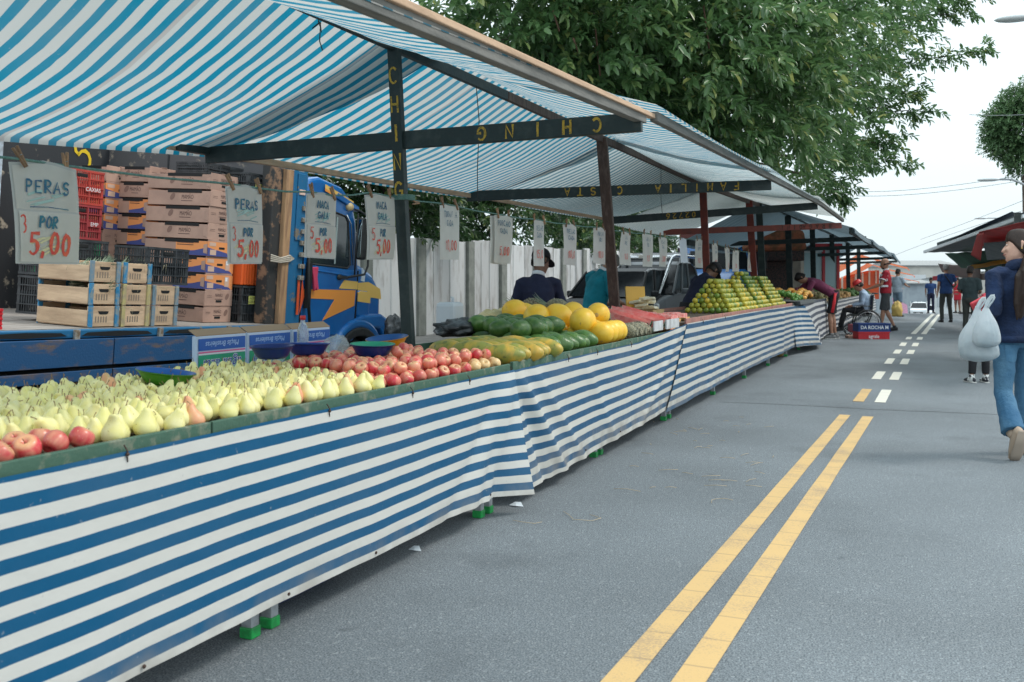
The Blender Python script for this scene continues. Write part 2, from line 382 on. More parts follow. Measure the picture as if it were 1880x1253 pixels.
# ------------------------------------------------------------------ fence
def fence_mat():
    m = mat('fence_concrete', (.66, .66, .66), .85, (.38, .35, .33), 2.2, 8, .50, .72, bump=.3, bs=24, stretch=(1, 2.0, .6), rnd=.18)
    return m
FEN = fence_mat(); FPOST = mat('fence_post', (.30, .31, .28), .85, (.22, .23, .21), 4, bump=.2)
fr = empty('concrete_fence', (-10.05, 5, .12), 0, 'tall weathered pale concrete panel fence running behind the trucks and vendors', 'fence')
y = 0
k = 0
while y < 48:
    top = 2.0 + y * .008
    if k % 4 == 3:
        b = MB(); b.bb((-.02, y, 0), (.14, y + .33, top - .02)); b.build('post', FPOST, fr, bevel=.01, recalc=False); y += .36
    else:
        wd = random.choice((.5, .55, .8)); b = MB(); dx = random.uniform(-.02, .02)
        b.bb((dx, y, 0), (.06 + dx, y + wd - .03, top + random.uniform(-.04, .05))); b.bb((dx - .01, y + wd - .06, 0), (.075 + dx, y + wd - .035, top - .02))
        b.build('panel', FEN, fr, bevel=.006); y += wd
    k += 1
# ------------------------------------------------------------------ cloth
def stripe_mat(name, ca, cb, period, duty, transl=.35, rough=.55, dirt=.18, seam=0, wob=.006, shift=0., fade=.25, crease=0):
    m = bpy.data.materials.new(name); m.use_nodes = True; nt = m.node_tree; b = nt.nodes['Principled BSDF']; N = nt.nodes.new; L = nt.links.new
    uv = N('ShaderNodeUVMap'); sp = N('ShaderNodeSeparateXYZ'); L(uv.outputs[0], sp.inputs[0])
    tc = N('ShaderNodeTexCoord')
    def nz(s, d): 
        n = N('ShaderNodeTexNoise'); n.inputs['Scale'].default_value = s; n.inputs['Detail'].default_value = d; L(tc.outputs['Object'], n.inputs['Vector']); return n
    def mth(op, a, b_=None, v=None):
        x = N('ShaderNodeMath'); x.operation = op; L(a, x.inputs[0])
        if b_ is not None: L(b_, x.inputs[1])
        if v is not None: x.inputs[1].default_value = v
        return x.outputs[0]
    n1 = nz(5, 3); d = mth('MULTIPLY', mth('SUBTRACT', n1.outputs[0], v=.5), v=wob * 2)
    x = mth('ADD', sp.outputs[0], d); x = mth('ADD', x, v=shift + 100 * period); x = mth('DIVIDE', x, v=period); fx = mth('FRACT', x)
    tri = mth('ABSOLUTE', mth('SUBTRACT', fx, v=.5))
    mr = N('ShaderNodeMapRange'); mr.inputs['From Min'].default_value = duty / 2 - .012; mr.inputs['From Max'].default_value = duty / 2 + .012; L(tri, mr.inputs['Value'])
    n2 = nz(1.3, 6); n3 = nz(40, 3)
    ca2 = N('ShaderNodeMix'); ca2.data_type = 'RGBA'; ca2.inputs['A'].default_value = ca + (1,); ca2.inputs['B'].default_value = tuple(lerp(c, .35, fade) for c in ca) + (1,)
    r = N('ShaderNodeMapRange'); r.inputs['From Min'].default_value = .45; r.inputs['From Max'].default_value = .75; L(n2.outputs[0], r.inputs['Value']); L(r.outputs[0], ca2.inputs['Factor'])
    cb2 = N('ShaderNodeMix'); cb2.data_type = 'RGBA'; cb2.inputs['A'].default_value = cb + (1,); cb2.inputs['B'].default_value = (cb[0] * (1 - dirt), cb[1] * (1 - dirt * 1.15), cb[2] * (1 - dirt * 1.5), 1)
    L(n2.outputs[0], cb2.inputs['Factor'])
    mx = N('ShaderNodeMix'); mx.data_type = 'RGBA'; L(mr.outputs[0], mx.inputs['Factor']); L(ca2.outputs['Result'], mx.inputs['A']); L(cb2.outputs['Result'], mx.inputs['B'])
    res = mx.outputs['Result']
    # specks of dirt
    sr = N('ShaderNodeMapRange'); sr.inputs['From Min'].default_value = .70; sr.inputs['From Max'].default_value = .78; sr.inputs['To Max'].default_value = .5; L(n3.outputs[0], sr.inputs['Value'])
    m3 = N('ShaderNodeMix'); m3.data_type = 'RGBA'; m3.inputs['B'].default_value = (.4, .42, .42, 1); L(sr.outputs[0], m3.inputs['Factor']); L(res, m3.inputs['A']); res = m3.outputs['Result']
    if seam:   # a grey thread band every few metres
        fy = mth('FRACT', mth('DIVIDE', mth('ADD', sp.outputs[0], v=50.33), v=seam))
        sm = N('ShaderNodeMapRange'); sm.inputs['From Min'].default_value = .024; sm.inputs['From Max'].default_value = .02; sm.inputs['To Max'].default_value = .75; L(fy, sm.inputs['Value'])
        m4 = N('ShaderNodeMix'); m4.data_type = 'RGBA'; m4.inputs['B'].default_value = (.42, .38, .36, 1); L(sm.outputs[0], m4.inputs['Factor']); L(res, m4.inputs['A']); res = m4.outputs['Result']
    if crease:      # road grime along the lower hem
        g1 = N('ShaderNodeMapRange'); g1.inputs['From Min'].default_value = .52; g1.inputs['From Max'].default_value = .64; L(sp.outputs[0], g1.inputs['Value'])
        g2 = nz(7, 5); g3 = N('ShaderNodeMapRange'); g3.inputs['From Min'].default_value = .35; g3.inputs['From Max'].default_value = .7; g3.inputs['To Max'].default_value = .6; L(g2.outputs[0], g3.inputs['Value'])
        gm = mth('MULTIPLY', g1.outputs[0], g3.outputs[0])
        m6 = N('ShaderNodeMix'); m6.data_type = 'RGBA'; m6.inputs['B'].default_value = (.30, .27, .23, 1); L(gm, m6.inputs['Factor']); L(res, m6.inputs['A']); res = m6.outputs['Result']
    L(res, b.inputs['Base Color']); b.inputs['Roughness'].default_value = rough; b.inputs['Specular IOR Level'].default_value = .4
    bp = N('ShaderNodeBump'); bp.inputs['Strength'].default_value = .25; bp.inputs['Distance'].default_value = .02; n5 = nz(9, 4); L(n5.outputs[0], bp.inputs['Height']); L(bp.outputs[0], b.inputs['Normal'])
    if crease:
        mp = N('ShaderNodeMapping'); mp.inputs['Scale'].default_value = (1, 2.6, .8); mp.inputs['Rotation'].default_value = (.35, 0, 0); L(tc.outputs['Object'], mp.inputs[0])
        n6 = N('ShaderNodeTexNoise'); n6.noise_type = 'RIDGED_MULTIFRACTAL'; n6.inputs['Scale'].default_value = 1.5; n6.inputs['Detail'].default_value = 4; L(mp.outputs[0], n6.inputs['Vector'])
        b2 = N('ShaderNodeBump'); b2.inputs['Strength'].default_value = crease; b2.inputs['Distance'].default_value = .02; L(n6.outputs[0], b2.inputs['Height']); L(bp.outputs[0], b2.inputs['Normal']); L(b2.outputs[0], b.inputs['Normal'])
    t = N('ShaderNodeBsdfTranslucent'); L(res, t.inputs[0]); ms = N('ShaderNodeMixShader'); ms.inputs[0].default_value = transl
    o = nt.nodes['Material Output']; L(b.outputs[0], ms.inputs[1]); L(t.outputs[0], ms.inputs[2]); L(ms.outputs[0], o.inputs[0])
    return m
CAN1 = stripe_mat('tarp_blue', (.01, .22, .34), (.58, .58, .565), .132, .46, .52, .6, .1, seam=1.55)
CAN3 = stripe_mat('tarp_teal', (.14, .30, .37), (.76, .78, .78), .115, .46, .62, .6, .1, seam=1.3)
CAN4 = stripe_mat('tarp_pale', (.42, .49, .51), (.78, .80, .80), .10, .46, .62, .6, .1)
CAN5 = stripe_mat('tarp_navy', (.12, .18, .22), (.19, .25, .28), .3, .5, .38, .6, .1)
CAN6 = stripe_mat('tarp_orange', (.66, .12, .03), (.72, .30, .18), .3, .55, .5, .6, .1)
SK1 = stripe_mat('skirt_blue', (.0, .095, .215), (.68, .67, .635), .078, .5, .12, .38, .07, wob=.003, fade=.10, crease=.35)
SK2 = stripe_mat('skirt_faded', (.012, .095, .205), (.69, .68, .64), .078, .5, .12, .38, .12, wob=.003, fade=.2, crease=.55)
SK4 = stripe_mat('skirt_dark', (.055, .07, .10), (.60, .60, .60), .10, .5, .12, .5, .12, wob=.002)
SKP = stripe_mat('skirt_purple', (.42, .13, .28), (.55, .30, .42), .09, .5, .12, .6, .1)
SKR = stripe_mat('skirt_redwhite', (.55, .05, .07), (.7, .62, .6), .09, .5, .12, .6, .1)
WDARK = mat('dark_green_wood', (.016, .030, .030), .55, (.045, .06, .055), 9, 5, .5, .75, bump=.2, bs=40)
WBROWN = mat('brown_wood', (.075, .045, .035), .7, (.14, .095, .075), 8, 5, .45, .7, bump=.3, stretch=(4, 4, .6))
WRED = mat('red_painted_wood', (.20, .035, .022), .6, (.11, .03, .025), 7, 5, .45, .7, bump=.2)
WRAW = mat('raw_timber', (.60, .40, .26), .75, (.42, .27, .17), 6, 5, .4, .7, bump=.25, stretch=(6, .5, 6))
WGREY = mat('grey_timber', (.20, .19, .17), .8, (.10, .10, .09), 6, 5, .4, .7, bump=.25, stretch=(6, .5, 6))
GRN = mat('green_board', (.055, .125, .085), .7, (.25, .25, .18), 16, 6, .52, .72, bump=.3, bs=40)
PINKB = mat('pink_board', (.42, .19, .15), .75, (.26, .14, .12), 9, 5, .4, .7, bump=.25)
LEGM = mat('leg_metal', (.42, .44, .46), .45, (.28, .29, .3), 20, 3, metal=.4)
FOOT = mat('green_rubber', (.01, .34, .07), .5, (.01, .22, .05), 30)
YST = mat('stencil_yellow', (.58, .36, .04), .7, (.20, .15, .04), 60, 4, .5, .62)
BSTE = mat('stencil_black', (.02, .015, .015), .7)
TWOOD = mat('table_wood', (.12, .09, .06), .8, (.07, .05, .04), 8)
NAIL = mat('rusty_nail', (.08, .05, .04), .7, metal=.5)
WIRE = mat('wire', (.03, .03, .03), .6)
def canopy(name, m, y0, y1, back, ridge, front, label, group='striped market awnings', sag=.10, hem=.10, uoff=0, xb=-4.72, xf=-1.525, ex=None, nu=14, nv=40, parent=None, sagx=.03):
    """back / ridge / front = (z at start, z at end); ex = function giving the y shift of the last rows"""
    b = MB(); uv = []; xr = -3.18
    rows = []
    for j in range(nv + 1):
        t = j / nv
        row = []
        zb, zr, zf = (lerp(q[0], q[1], t) for q in (back, ridge, front))
        prof = []
        prof.append((xb - .05, zb - hem, 0)); prof.append((xb - .045, zb - .02, 0))
        for i in range(nu + 1):
            u = i / nu; prof.append((lerp(xb, xr, u), lerp(zb, zr, u), u * 2 if u < .5 else 2 - u * 2))
        for i in range(1, nu + 1):
            u = i / nu; prof.append((lerp(xr, xf, u), lerp(zr, zf, u), (u * 2 if u < .5 else 2 - u * 2)))
        prof.append((xf + .035, zf - .02, 0)); prof.append((xf + .04, zf - hem * .7, 0))
        n = len(prof)
        for i, (x, z, s) in enumerate(prof):
            yy = lerp(y0, y1, t)
            if ex: yy += ex(i / n, t)
            s = s if s < 1 else 1
            sg = sag * math.sin(math.pi * min(1, max(0, s)) * .5) * (.35 + .65 * math.sin(math.pi * t))
            wv = .012 * noise.noise(Vector((x * 1.7 + uoff, yy * 1.3, 0))) + .008 * noise.noise(Vector((x * 5, yy * 3.1 + uoff, 3)))
            sgx = sagx * math.sin(math.pi * t * 1.0) 
            b.v.append((x, yy, z - sg + wv * 2 * s - sgx)); uv.append((yy + uoff + .045 * noise.noise(Vector((x * .8 + uoff, yy * .5, 9))), x))
    for j in range(nv):
        for i in range(n - 1):
            a = j * n + i; b.f.append([a, a + 1, a + n + 1, a + n]); b.m.append(0); b.sm.append(True)
    b.uv = uv; b.ms = []
    o = b.build(name, m, parent, recalc=False)
    tag(o, label, 'awning', group); return o
def ex1(u, t):
    return (.0 + .55 * math.sin(math.pi * min(1, max(0, (u - .05) / .9)))) * (t ** 6) if True else 0
canopy('awning', CAN1, .2, 5.62, (1.92, 2.20), (2.84, 2.84), (2.04, 2.33), 'nearest blue and white striped awning, its loose end drooping past the post with painted letters', ex=ex1, sag=.13, hem=.045, xf=-1.60)
canopy('awning', CAN1, 5.35, 10.75, (2.235, 2.27), (2.90, 2.86), (2.345, 2.475), 'second blue and white striped awning, between the two dark painted cross beams', ex=lambda u, t: t * t * .9 * (u - .45) + (1 - t) * .64 * u ** 2, sag=.10, hem=.05, uoff=.04)
canopy('awning', CAN3, 10.4, 15.9, (2.29, 2.32), (2.84, 2.80), (2.47, 2.575), 'third awning, finely striped teal and white, above the watermelon slices', ex=lambda u, t: t * .9 * (u - .45), sag=.10, uoff=.3, hem=.05)
canopy('awning', CAN4, 15.6, 20.4, (2.26, 2.26), (2.84, 2.92), (2.58, 2.57), 'fourth awning, pale washed-out stripes, above the red cross beam', ex=lambda u, t: t * 1.2 * (u - .35), sag=.08, uoff=.1, hem=.05)
# thin grey strip of a further tarp seen between two awnings
canopy('awning', CAN5, 20.7, 27, (2.18, 2.2), (2.98, 2.98), (2.36, 2.36), 'dark slate awning just beyond the pale one, over the bending man', sag=.05, hem=.16, xf=-1.35)
canopy('awning', CAN5, 27.1, 34, (2.2, 2.2), (3.0, 3.05), (2.38, 2.42), 'dark slate awning in the middle of the far row, third from its end', sag=.05, hem=.18, xf=-1.3)
canopy('awning', CAN5, 34.1, 42, (2.22, 2.22), (3.08, 3.1), (2.44, 2.44), 'dark slate awning above the man in red shirt', sag=.05, hem=.2, xf=-1.3)
canopy('awning', CAN5, 42.1, 52, (2.22, 2.1), (3.1, 3.0), (2.44, 2.3), 'farthest dark slate awning before the orange ones', sag=.05, hem=.2, xf=-1.2)
for i, (a, c, lab) in enumerate(((53, 60, 'orange awning just past the dark slate row'), (61, 68, 'orange and cream awning in the distance, second of its kind'), (69, 78, 'farthest orange awning near the parked white cars'))):
    g = gz((a + c) / 2)
    canopy('awning', CAN6, a, c, (2.3 + g, 2.3 + g), (3.2 + g, 3.2 + g), (2.5 + g, 2.5 + g), lab, 'orange awnings far down the row', sag=.05, hem=.15, xf=-.9 + i * .2, nv=10)
# ------------------------------------------------------------------ frames
def pole_frame(label, wood, pb, pt, beam=None, ridge=None, eave=None, beamw=None, poleid=None, group='timber awning frames', pw=.088, text=None, ptext=None, tmat=None):
    o = empty('market_stall', (pb[0], pb[1], 0), 0, label, 'stall', group); O = Vector(o.location)
    def L_(p): return Vector(p) - O
    b = MB(); b.bar(L_(pb), L_(pt), pw * .87, .055, up=(0, 1, 0)); pole = b.build('pole', wood, o, bevel=.004)
    if ptext:
        d = (Vector(pt) - Vector(pb)).normalized(); b = MB()
        for i, c in enumerate(ptext[0]):
            p = Vector(pb).lerp(Vector(pt), lerp(ptext[1], ptext[2], i / (len(ptext[0]) - 1)))
            strokes(b, c, L_(p) + Vector((0, -.0295, 0)) - d * .045, (1, 0, 0), d, .10, .015, tmat or YST, cw=.6, jit=.25)
        b.build('lettering', None, pole, recalc=False)
    if beam:
        A, B = Vector(beam[0]), Vector(beam[1]); bm = MB(); bm.bar(L_(A), L_(B), .045, .115)
        bo = bm.build('cross_beam', beamw or wood, o, bevel=.004)
        if text:
            d = (B - A).normalized(); nrm = Vector((d.y, -d.x, 0)); b = MB()
            for s, t0, t1 in text:
                n = len(s) - 1
                for i, c in enumerate(s):
                    p = A.lerp(B, lerp(t0, t1, i / n)) + nrm * .026
                    # the board is fixed upside down: letters read from the far end
                    strokes(b, c, L_(p) + Vector((0, 0, .040)), -d, (0, 0, -1), .080, .015, tmat or YST, cw=.75, jit=.25)
            b.build('lettering', None, bo, recalc=False)
    if ridge:
        b = MB(); b.bar(L_(ridge[0]), L_(ridge[1]), .04, .075); b.build('ridge_pole', ridge[2] if len(ridge) > 2 else wood, o, bevel=.003)
    if eave:
        for e in eave:
            b = MB(); b.bar(L_(e[0]), L_(e[1]), e[3], e[4], up=e[5] if len(e) > 5 else (0, 0, 1)); b.build('eave_rail', e[2], o, bevel=.004)
    return o
f1 = pole_frame('nearest timber frame: dark post with yellow stencilled letters standing behind the apples', WDARK, (-3.18, 5.84, 0), (-3.18, 5.56, 2.80),
    beam=((-4.70, 5.565, 2.155), (-1.57, 5.72, 2.215)), ridge=((-3.18, -.5, 2.79), (-3.18, 7.4, 2.79)),
    eave=[((-1.57, .5, 2.062), (-1.57, 5.95, 2.285), WRAW, .045, .028), ((-1.59, .5, 2.02), (-1.59, 5.80, 2.246), WGREY, .055, .052), ((-4.72, 5.2, 2.18), (-4.72, 10.3, 2.235), WRAW, .04, .05), ((-4.68, 5.25, 2.178), (-4.68, 5.9, 2.185), WDARK, .05, .05)],
    text=[('GNIHC', .672, .912)], ptext=('CHING', .925, .662))
pole_frame('second timber frame: bare brown post behind the watermelons, beam painted with a family name', WBROWN, (-3.18, 10.72, 0), (-3.18, 9.98, 2.80),
    beam=((-4.75, 9.95, 2.225), (-1.58, 11.1, 2.335)), beamw=WDARK, pw=.13, ridge=((-3.18, 7.41, 2.79), (-3.18, 15.6, 2.77)),
    eave=[((-1.56, 5.96, 2.285), (-1.56, 11.3, 2.41), WGREY, .05, .06), ((-4.72, 10.3, 2.24), (-4.72, 15, 2.27), WRAW, .04, .045)], text=[('ATSOC', .332, .505), ('AILIMAF', .63, .886)])
pole_frame('third timber frame: dark red post rising from the near side of the orange pyramid', WRED, (-3.18, 15.7, 0), (-3.18, 15.1, 2.78),
    beam=((-4.72, 14.9, 2.235), (-1.6, 16.3, 2.48)), beamw=WDARK, eave=[((-1.56, 11.3, 2.41), (-1.56, 16.4, 2.52), WGREY, .05, .06)],
    ridge=((-3.18, 15.62, 2.77), (-3.18, 20.8, 2.86), WBROWN), text=[('62720', .30, .42)], pw=.125)
pole_frame('fourth timber frame: bright red post and red beam with faint dark letters', WRED, (-3.18, 20.55, 0), (-3.18, 19.4, 2.86),
    beam=((-4.65, 18.5, 2.225), (-1.57, 20.7, 2.405)), eave=[((-1.56, 16.4, 2.52), (-1.56, 21.0, 2.52), WGREY, .05, .06)], text=[('DINIZ'[::-1], .62, .76), ('BRAGA'[::-1], .78, .93)], pw=.15, tmat=BSTE)
pole_frame('dark green post right beside the bright red post', WDARK, (-3.18, 21.6, 0), (-3.18, 20.6, 2.9), ridge=((-3.18, 20.9, 2.95), (-3.18, 34, 3.0)), eave=[((-1.4, 20.8, 2.3), (-1.35, 34, 2.33), WDARK, .06, .12), ((-4.7, 20.8, 2.12), (-4.7, 34, 2.12), WDARK, .06, .12)], pw=.15)
for i, (yb, yt, zt, lab) in enumerate(((25.9, 25.2, 2.98, 'dark post directly left of the bending man'), (31.6, 30.9, 3.0, 'dark post rising above the bending man back'), (38.6, 37.5, 3.1, 'dark post between the bending man and the wheelchair'), (46.2, 45.4, 3.1, 'dark post behind the red capped head'), (53.5, 53, 3.0, 'last dark post behind the man in red'))):
    pole_frame(lab, WDARK, (-3.18, yb, gz(yb)), (-3.18, yt, zt), beam=((-4.6, yt, 2.25), (-1.35, yt + .3, 2.34)), pw=.17 + i * .01,
               ridge=((-3.18, 34, 3.02), (-3.18, 52, 3.02)) if i == 2 else None, eave=[((-1.35, 34, 2.37), (-1.3, 52, 2.36), WDARK, .06, .12)] if i == 2 else None)
# hanging wires with hooks under the awnings
def hang(pts, label):
    b = MB(); b.tube(pts, .0035, n=5); tag(b.build('hanging_wire', WIRE), label, 'wire')
hang([(-3.12, 4.62, 2.76), (-3.11, 4.60, 2.70), (-3.13, 4.66, 2.66), (-3.10, 4.60, 2.70), (-3.13, 4.57, 2.66), (-3.11, 4.62, 2.70), (-3.12, 4.625, 2.60), (-3.11, 4.64, 2.55)], 'knotted black wire dangling from the ridge of the nearest awning')
hang([(-3.17, 6.80, 2.76), (-3.15, 6.81, 2.5), (-3.17, 6.84, 2.3), (-3.16, 6.80, 2.1), (-3.17, 6.83, 1.9), (-3.16, 6.82, 1.86)], 'long thin wire hanging to the right of the lettered post')
hang([(-3.1, 12.2, 2.76), (-3.1, 12.2, 2.3), (-3.09, 12.24, 2.1)], 'short wire hanging beyond the brown post')
# ------------------------------------------------------------------ tables
def table(y0, y1, ztop, board, label, legs, x0=-3.25, xf=-2.14, bx=-2.125, bh=.028):
    o = empty('trestle_table', ((x0 + xf) / 2, (y0 + y1) / 2, 0), 0, label, 'table', 'long fruit tables'); O = Vector(o.location)
    b = MB(); b.bb(Vector((x0, y0, ztop - .03)) - O, Vector((xf, y1, ztop)) - O); b.build('tabletop', TWOOD, o, bevel=.003)
    yy = y0
    while yy < y1 - .01:
        ye = min(y1, yy + random.uniform(1.6, 2.3)) 
        if y1 - ye < .4: ye = y1
        b = MB(); b.bb(Vector((bx - .02, yy + .004, ztop - .07)) - O, Vector((bx + random.uniform(-.003, .003), ye - .004, ztop + bh + random.uniform(-.004, .002))) - O); b.build('front_board', board, o, bevel=.004); yy = ye
    b = MB(); b.bb(Vector((x0 - .02, y0, ztop - .05)) - O, Vector((x0, y1, ztop + .04)) - O); b.build('back_board', board, o)
    for ly in legs:
        for lx in (-2.2, x0 + .1):
            b = MB(); b.bb(Vector((lx - .022, ly - .022, .02)) - O, Vector((lx + .022, ly + .022, ztop - .03)) - O); lg = b.build('leg', LEGM, o, bevel=.003)
            b = MB(); b.bb(Vector((lx - .027, ly - .027, 0)) - O, Vector((lx + .027, ly + .027, .040)) - O); b.build('foot', FOOT, lg, bevel=.005)
    return o
table(.3, 5.02, .775, GRN, 'nearest fruit table with a chipped green edge board, holding pears and apples', [.9, 1.0, 2.831, 2.944, 4.752, 4.862])
table(5.04, 9.3, .785, GRN, 'second fruit table, green edged, holding papayas, avocados, melons and watermelon', [6.716, 6.835, 8.752, 8.915])
table(9.34, 17.45, .865, PINKB, 'third fruit table with a faded pink edge, holding the orange pyramids', [10.98, 13.03, 15.14, 17.16], bh=.04)
table(17.6, 23.2, .875, WGREY, 'fourth fruit table, where the man in the plum shirt bends over', [19, 21, 23])
table(24.2, 38, .80, WGREY, 'long vegetable table behind the wheelchair', [26, 29, 32, 35])
table(38.3, 46, .80, WGREY, 'farther vegetable table behind the man in red', [40, 43])
# ------------------------------------------------------------------ cloth hung from the table edges
def skirt(name, m, pts_top, pts_bot, label, voff=0, nz_=22, step=.07, amp=.012, cat='tablecloth', fold=None, group='striped cloths hung from the table fronts'):
    """pts: lists of (x, y, z), linear between; same number in both"""
    def samp(P, s):
        acc = [0]
        for i in range(1, len(P)): acc.append(acc[-1] + (Vector(P[i]) - Vector(P[i - 1])).length)
        d = s * acc[-1]
        for i in range(1, len(P)):
            if d <= acc[i] + 1e-9: return Vector(P[i - 1]).lerp(Vector(P[i]), (d - acc[i - 1]) / max(1e-6, acc[i] - acc[i - 1]))
        return Vector(P[-1])
    ln = abs(pts_top[-1][1] - pts_top[0][1]); n = int(ln / step); b = MB(); uv = []
    for j in range(n + 1):
        s = j / n; T = samp(pts_top, s); B = samp(pts_bot, s)
        for i in range(nz_ + 1):
            v = i / nz_; p = T.lerp(B, v); a = amp * (.25 + v)
            dx = a * (noise.noise(Vector((p.y * 1.6, p.z * .9, voff * 7))) + .5 * noise.noise(Vector((p.y * 4.3, p.z * 2, voff * 3 + 2))))
            dz = .006 * noise.noise(Vector((p.y * .8, v * .4, voff)))
            if fold: dx += fold(p.y, v)
            b.v.append((p.x + dx, p.y, p.z)); uv.append((v * .664 + voff + dz, p.y))
    for j in range(n):
        for i in range(nz_):
            a = j * (nz_ + 1) + i; b.f.append([a, a + 1, a + nz_ + 2, a + nz_ + 1]); b.m.append(0); b.sm.append(True)
    b.uv = uv; o = b.build(name, m, recalc=False, solid=.0015); o.modifiers['solid'].use_rim = False; tag(o, label, cat, group); return o
def ridges(lst):
    def f(y, v):
        s = 0
        for (y0, y1, wd, a, v0) in lst:      # crease running from y0 at the top to y1 at the bottom
            c = lerp(y0, y1, v); k = min(1, max(0, (v - v0) * 4 + .3)); s += a * k * math.exp(-((y - c) / wd) ** 2)
        return s
    return f
sk1 = skirt('tablecloth', SK1, [(-2.105, .3, .768), (-2.105, 4.70, .77), (-2.095, 4.99, .772)], [(-2.09, .3, .12), (-2.10, 4.60, .124), (-2.11, 4.73, .120), (-1.965, 4.965, .10)],
      'nearest blue and white striped cloth hanging from the pear and apple table', voff=-.031, fold=ridges([(4.9, 4.45, .07, .018, 0), (4.85, 4.2, .05, -.012, .2), (4.95, 4.62, .045, .02, .1)]), step=.035)
skirt('tablecloth', SK2, [(-2.115, 5.0, .765), (-2.115, 7.6, .775), (-2.11, 9.36, .862)], [(-2.07, 5.12, .075), (-2.10, 6.6, .10), (-2.10, 7.6, .115), (-2.11, 8.9, .14)],
      'second striped cloth, faded and creased, below the papayas and melons', voff=.048, fold=ridges([(5.05, 5.75, .07, .03, 0), (5.05, 5.45, .04, -.025, .1), (5.3, 6.15, .06, .018, 0), (6.2, 6.9, .08, .014, 0), (9.1, 7.6, .08, .018, .0)]), step=.05)
skirt('tablecloth', SK2, [(-2.104, 9.28, .862), (-2.10, 13, .872), (-2.095, 17.5, .86)], [(-2.092, 8.42, .118), (-2.095, 12.6, .155), (-2.085, 17.6, .15)],
      'third striped cloth, below the orange pyramids', voff=.01, fold=ridges([(10.6, 10.3, .05, .012, 0), (11.5, 11.3, .07, .012, 0), (16, 15.8, .2, .03, 0)]), step=.1)
skirt('tablecloth', SK1, [(-2.10, 17.35, .85), (-2.09, 17.9, .85), (-2.0, 18.25, .84)], [(-2.06, 17.45, .15), (-1.98, 18.2, .13), (-1.80, 19.3, .09)],
      'narrow blue striped corner cloth where the third and fourth tables meet', voff=.02, nz_=16, step=.05, amp=.03)
skirt('tablecloth', SK4, [(-2.04, 18.3, .86), (-2.06, 20.5, .90), (-2.08, 23.2, .91)], [(-1.82, 19.2, .09), (-2.0, 21, .10), (-2.05, 23.6, .10)],
      'dark grey and white striped cloth beside the bending man', voff=.03, step=.1, amp=.03)
skirt('tablecloth', SK4, [(-2.1, 24.1, .80), (-2.1, 38, .80)], [(-2.0, 24.1, .12), (-2.05, 38, .12)], 'dark grey striped cloth behind the wheelchair', voff=.0, step=.18, amp=.05, nz_=12)
skirt('tablecloth', SK4, [(-2.1, 38.2, .80), (-2.1, 46, .78)], [(-2.0, 38.2, .12), (-2.05, 46, .05)], 'dark striped cloth far behind the man in the grey shirt', voff=.0, step=.25, amp=.05, nz_=10)
g = gz(60)
skirt('tablecloth', SKP, [(-1.6, 54, .85 + gz(54)), (-1.2, 72, .85 + gz(72))], [(-1.5, 54, .02 + gz(54)), (-1.1, 72, .02 + gz(72))], 'purple patterned cloth on the far stall beside the parked white cars', step=.4, nz_=8, amp=.06)
# nails and ties along the cloth edge
for i, (y, z) in enumerate([(2.15, .757), (3.18, .757), (3.84, .758), (4.43, .758), (4.97, .76), (5.9, .765), (6.5, .767), (7.35, .77), (10.0, .85), (11.2, .852)]):
    b = MB(); b.tube([(0, 0, .03), (.012, .002, .012), (.012, 0, 0), (.010, .004, -.018)], .0022, n=5); b.ball((.013, 0, .004), .0065, n=6, k=4)
    b.build('nail', NAIL, loc=(-2.112, y, z)); o = bpy.context.scene.collection.objects[-1]
    tag(o, 'rusty nail with a bent wire pinning a striped cloth to the table edge', 'nail', 'nails along the table edge')
for i, (y, z) in enumerate([(2.9, .145), (2.2, .14), (3.5, .14), (4.65, .15), (6.2, .14), (7.0, .15)]):
    b = MB(); b.ball((0, 0, 0), (.004, .007, .007), n=8, k=5)
    o = b.build('eyelet', NAIL, loc=(-2.085, y, z)); tag(o, 'small dark eyelet in the lower hem of a striped cloth', 'eyelet', 'eyelets in the cloth hems')
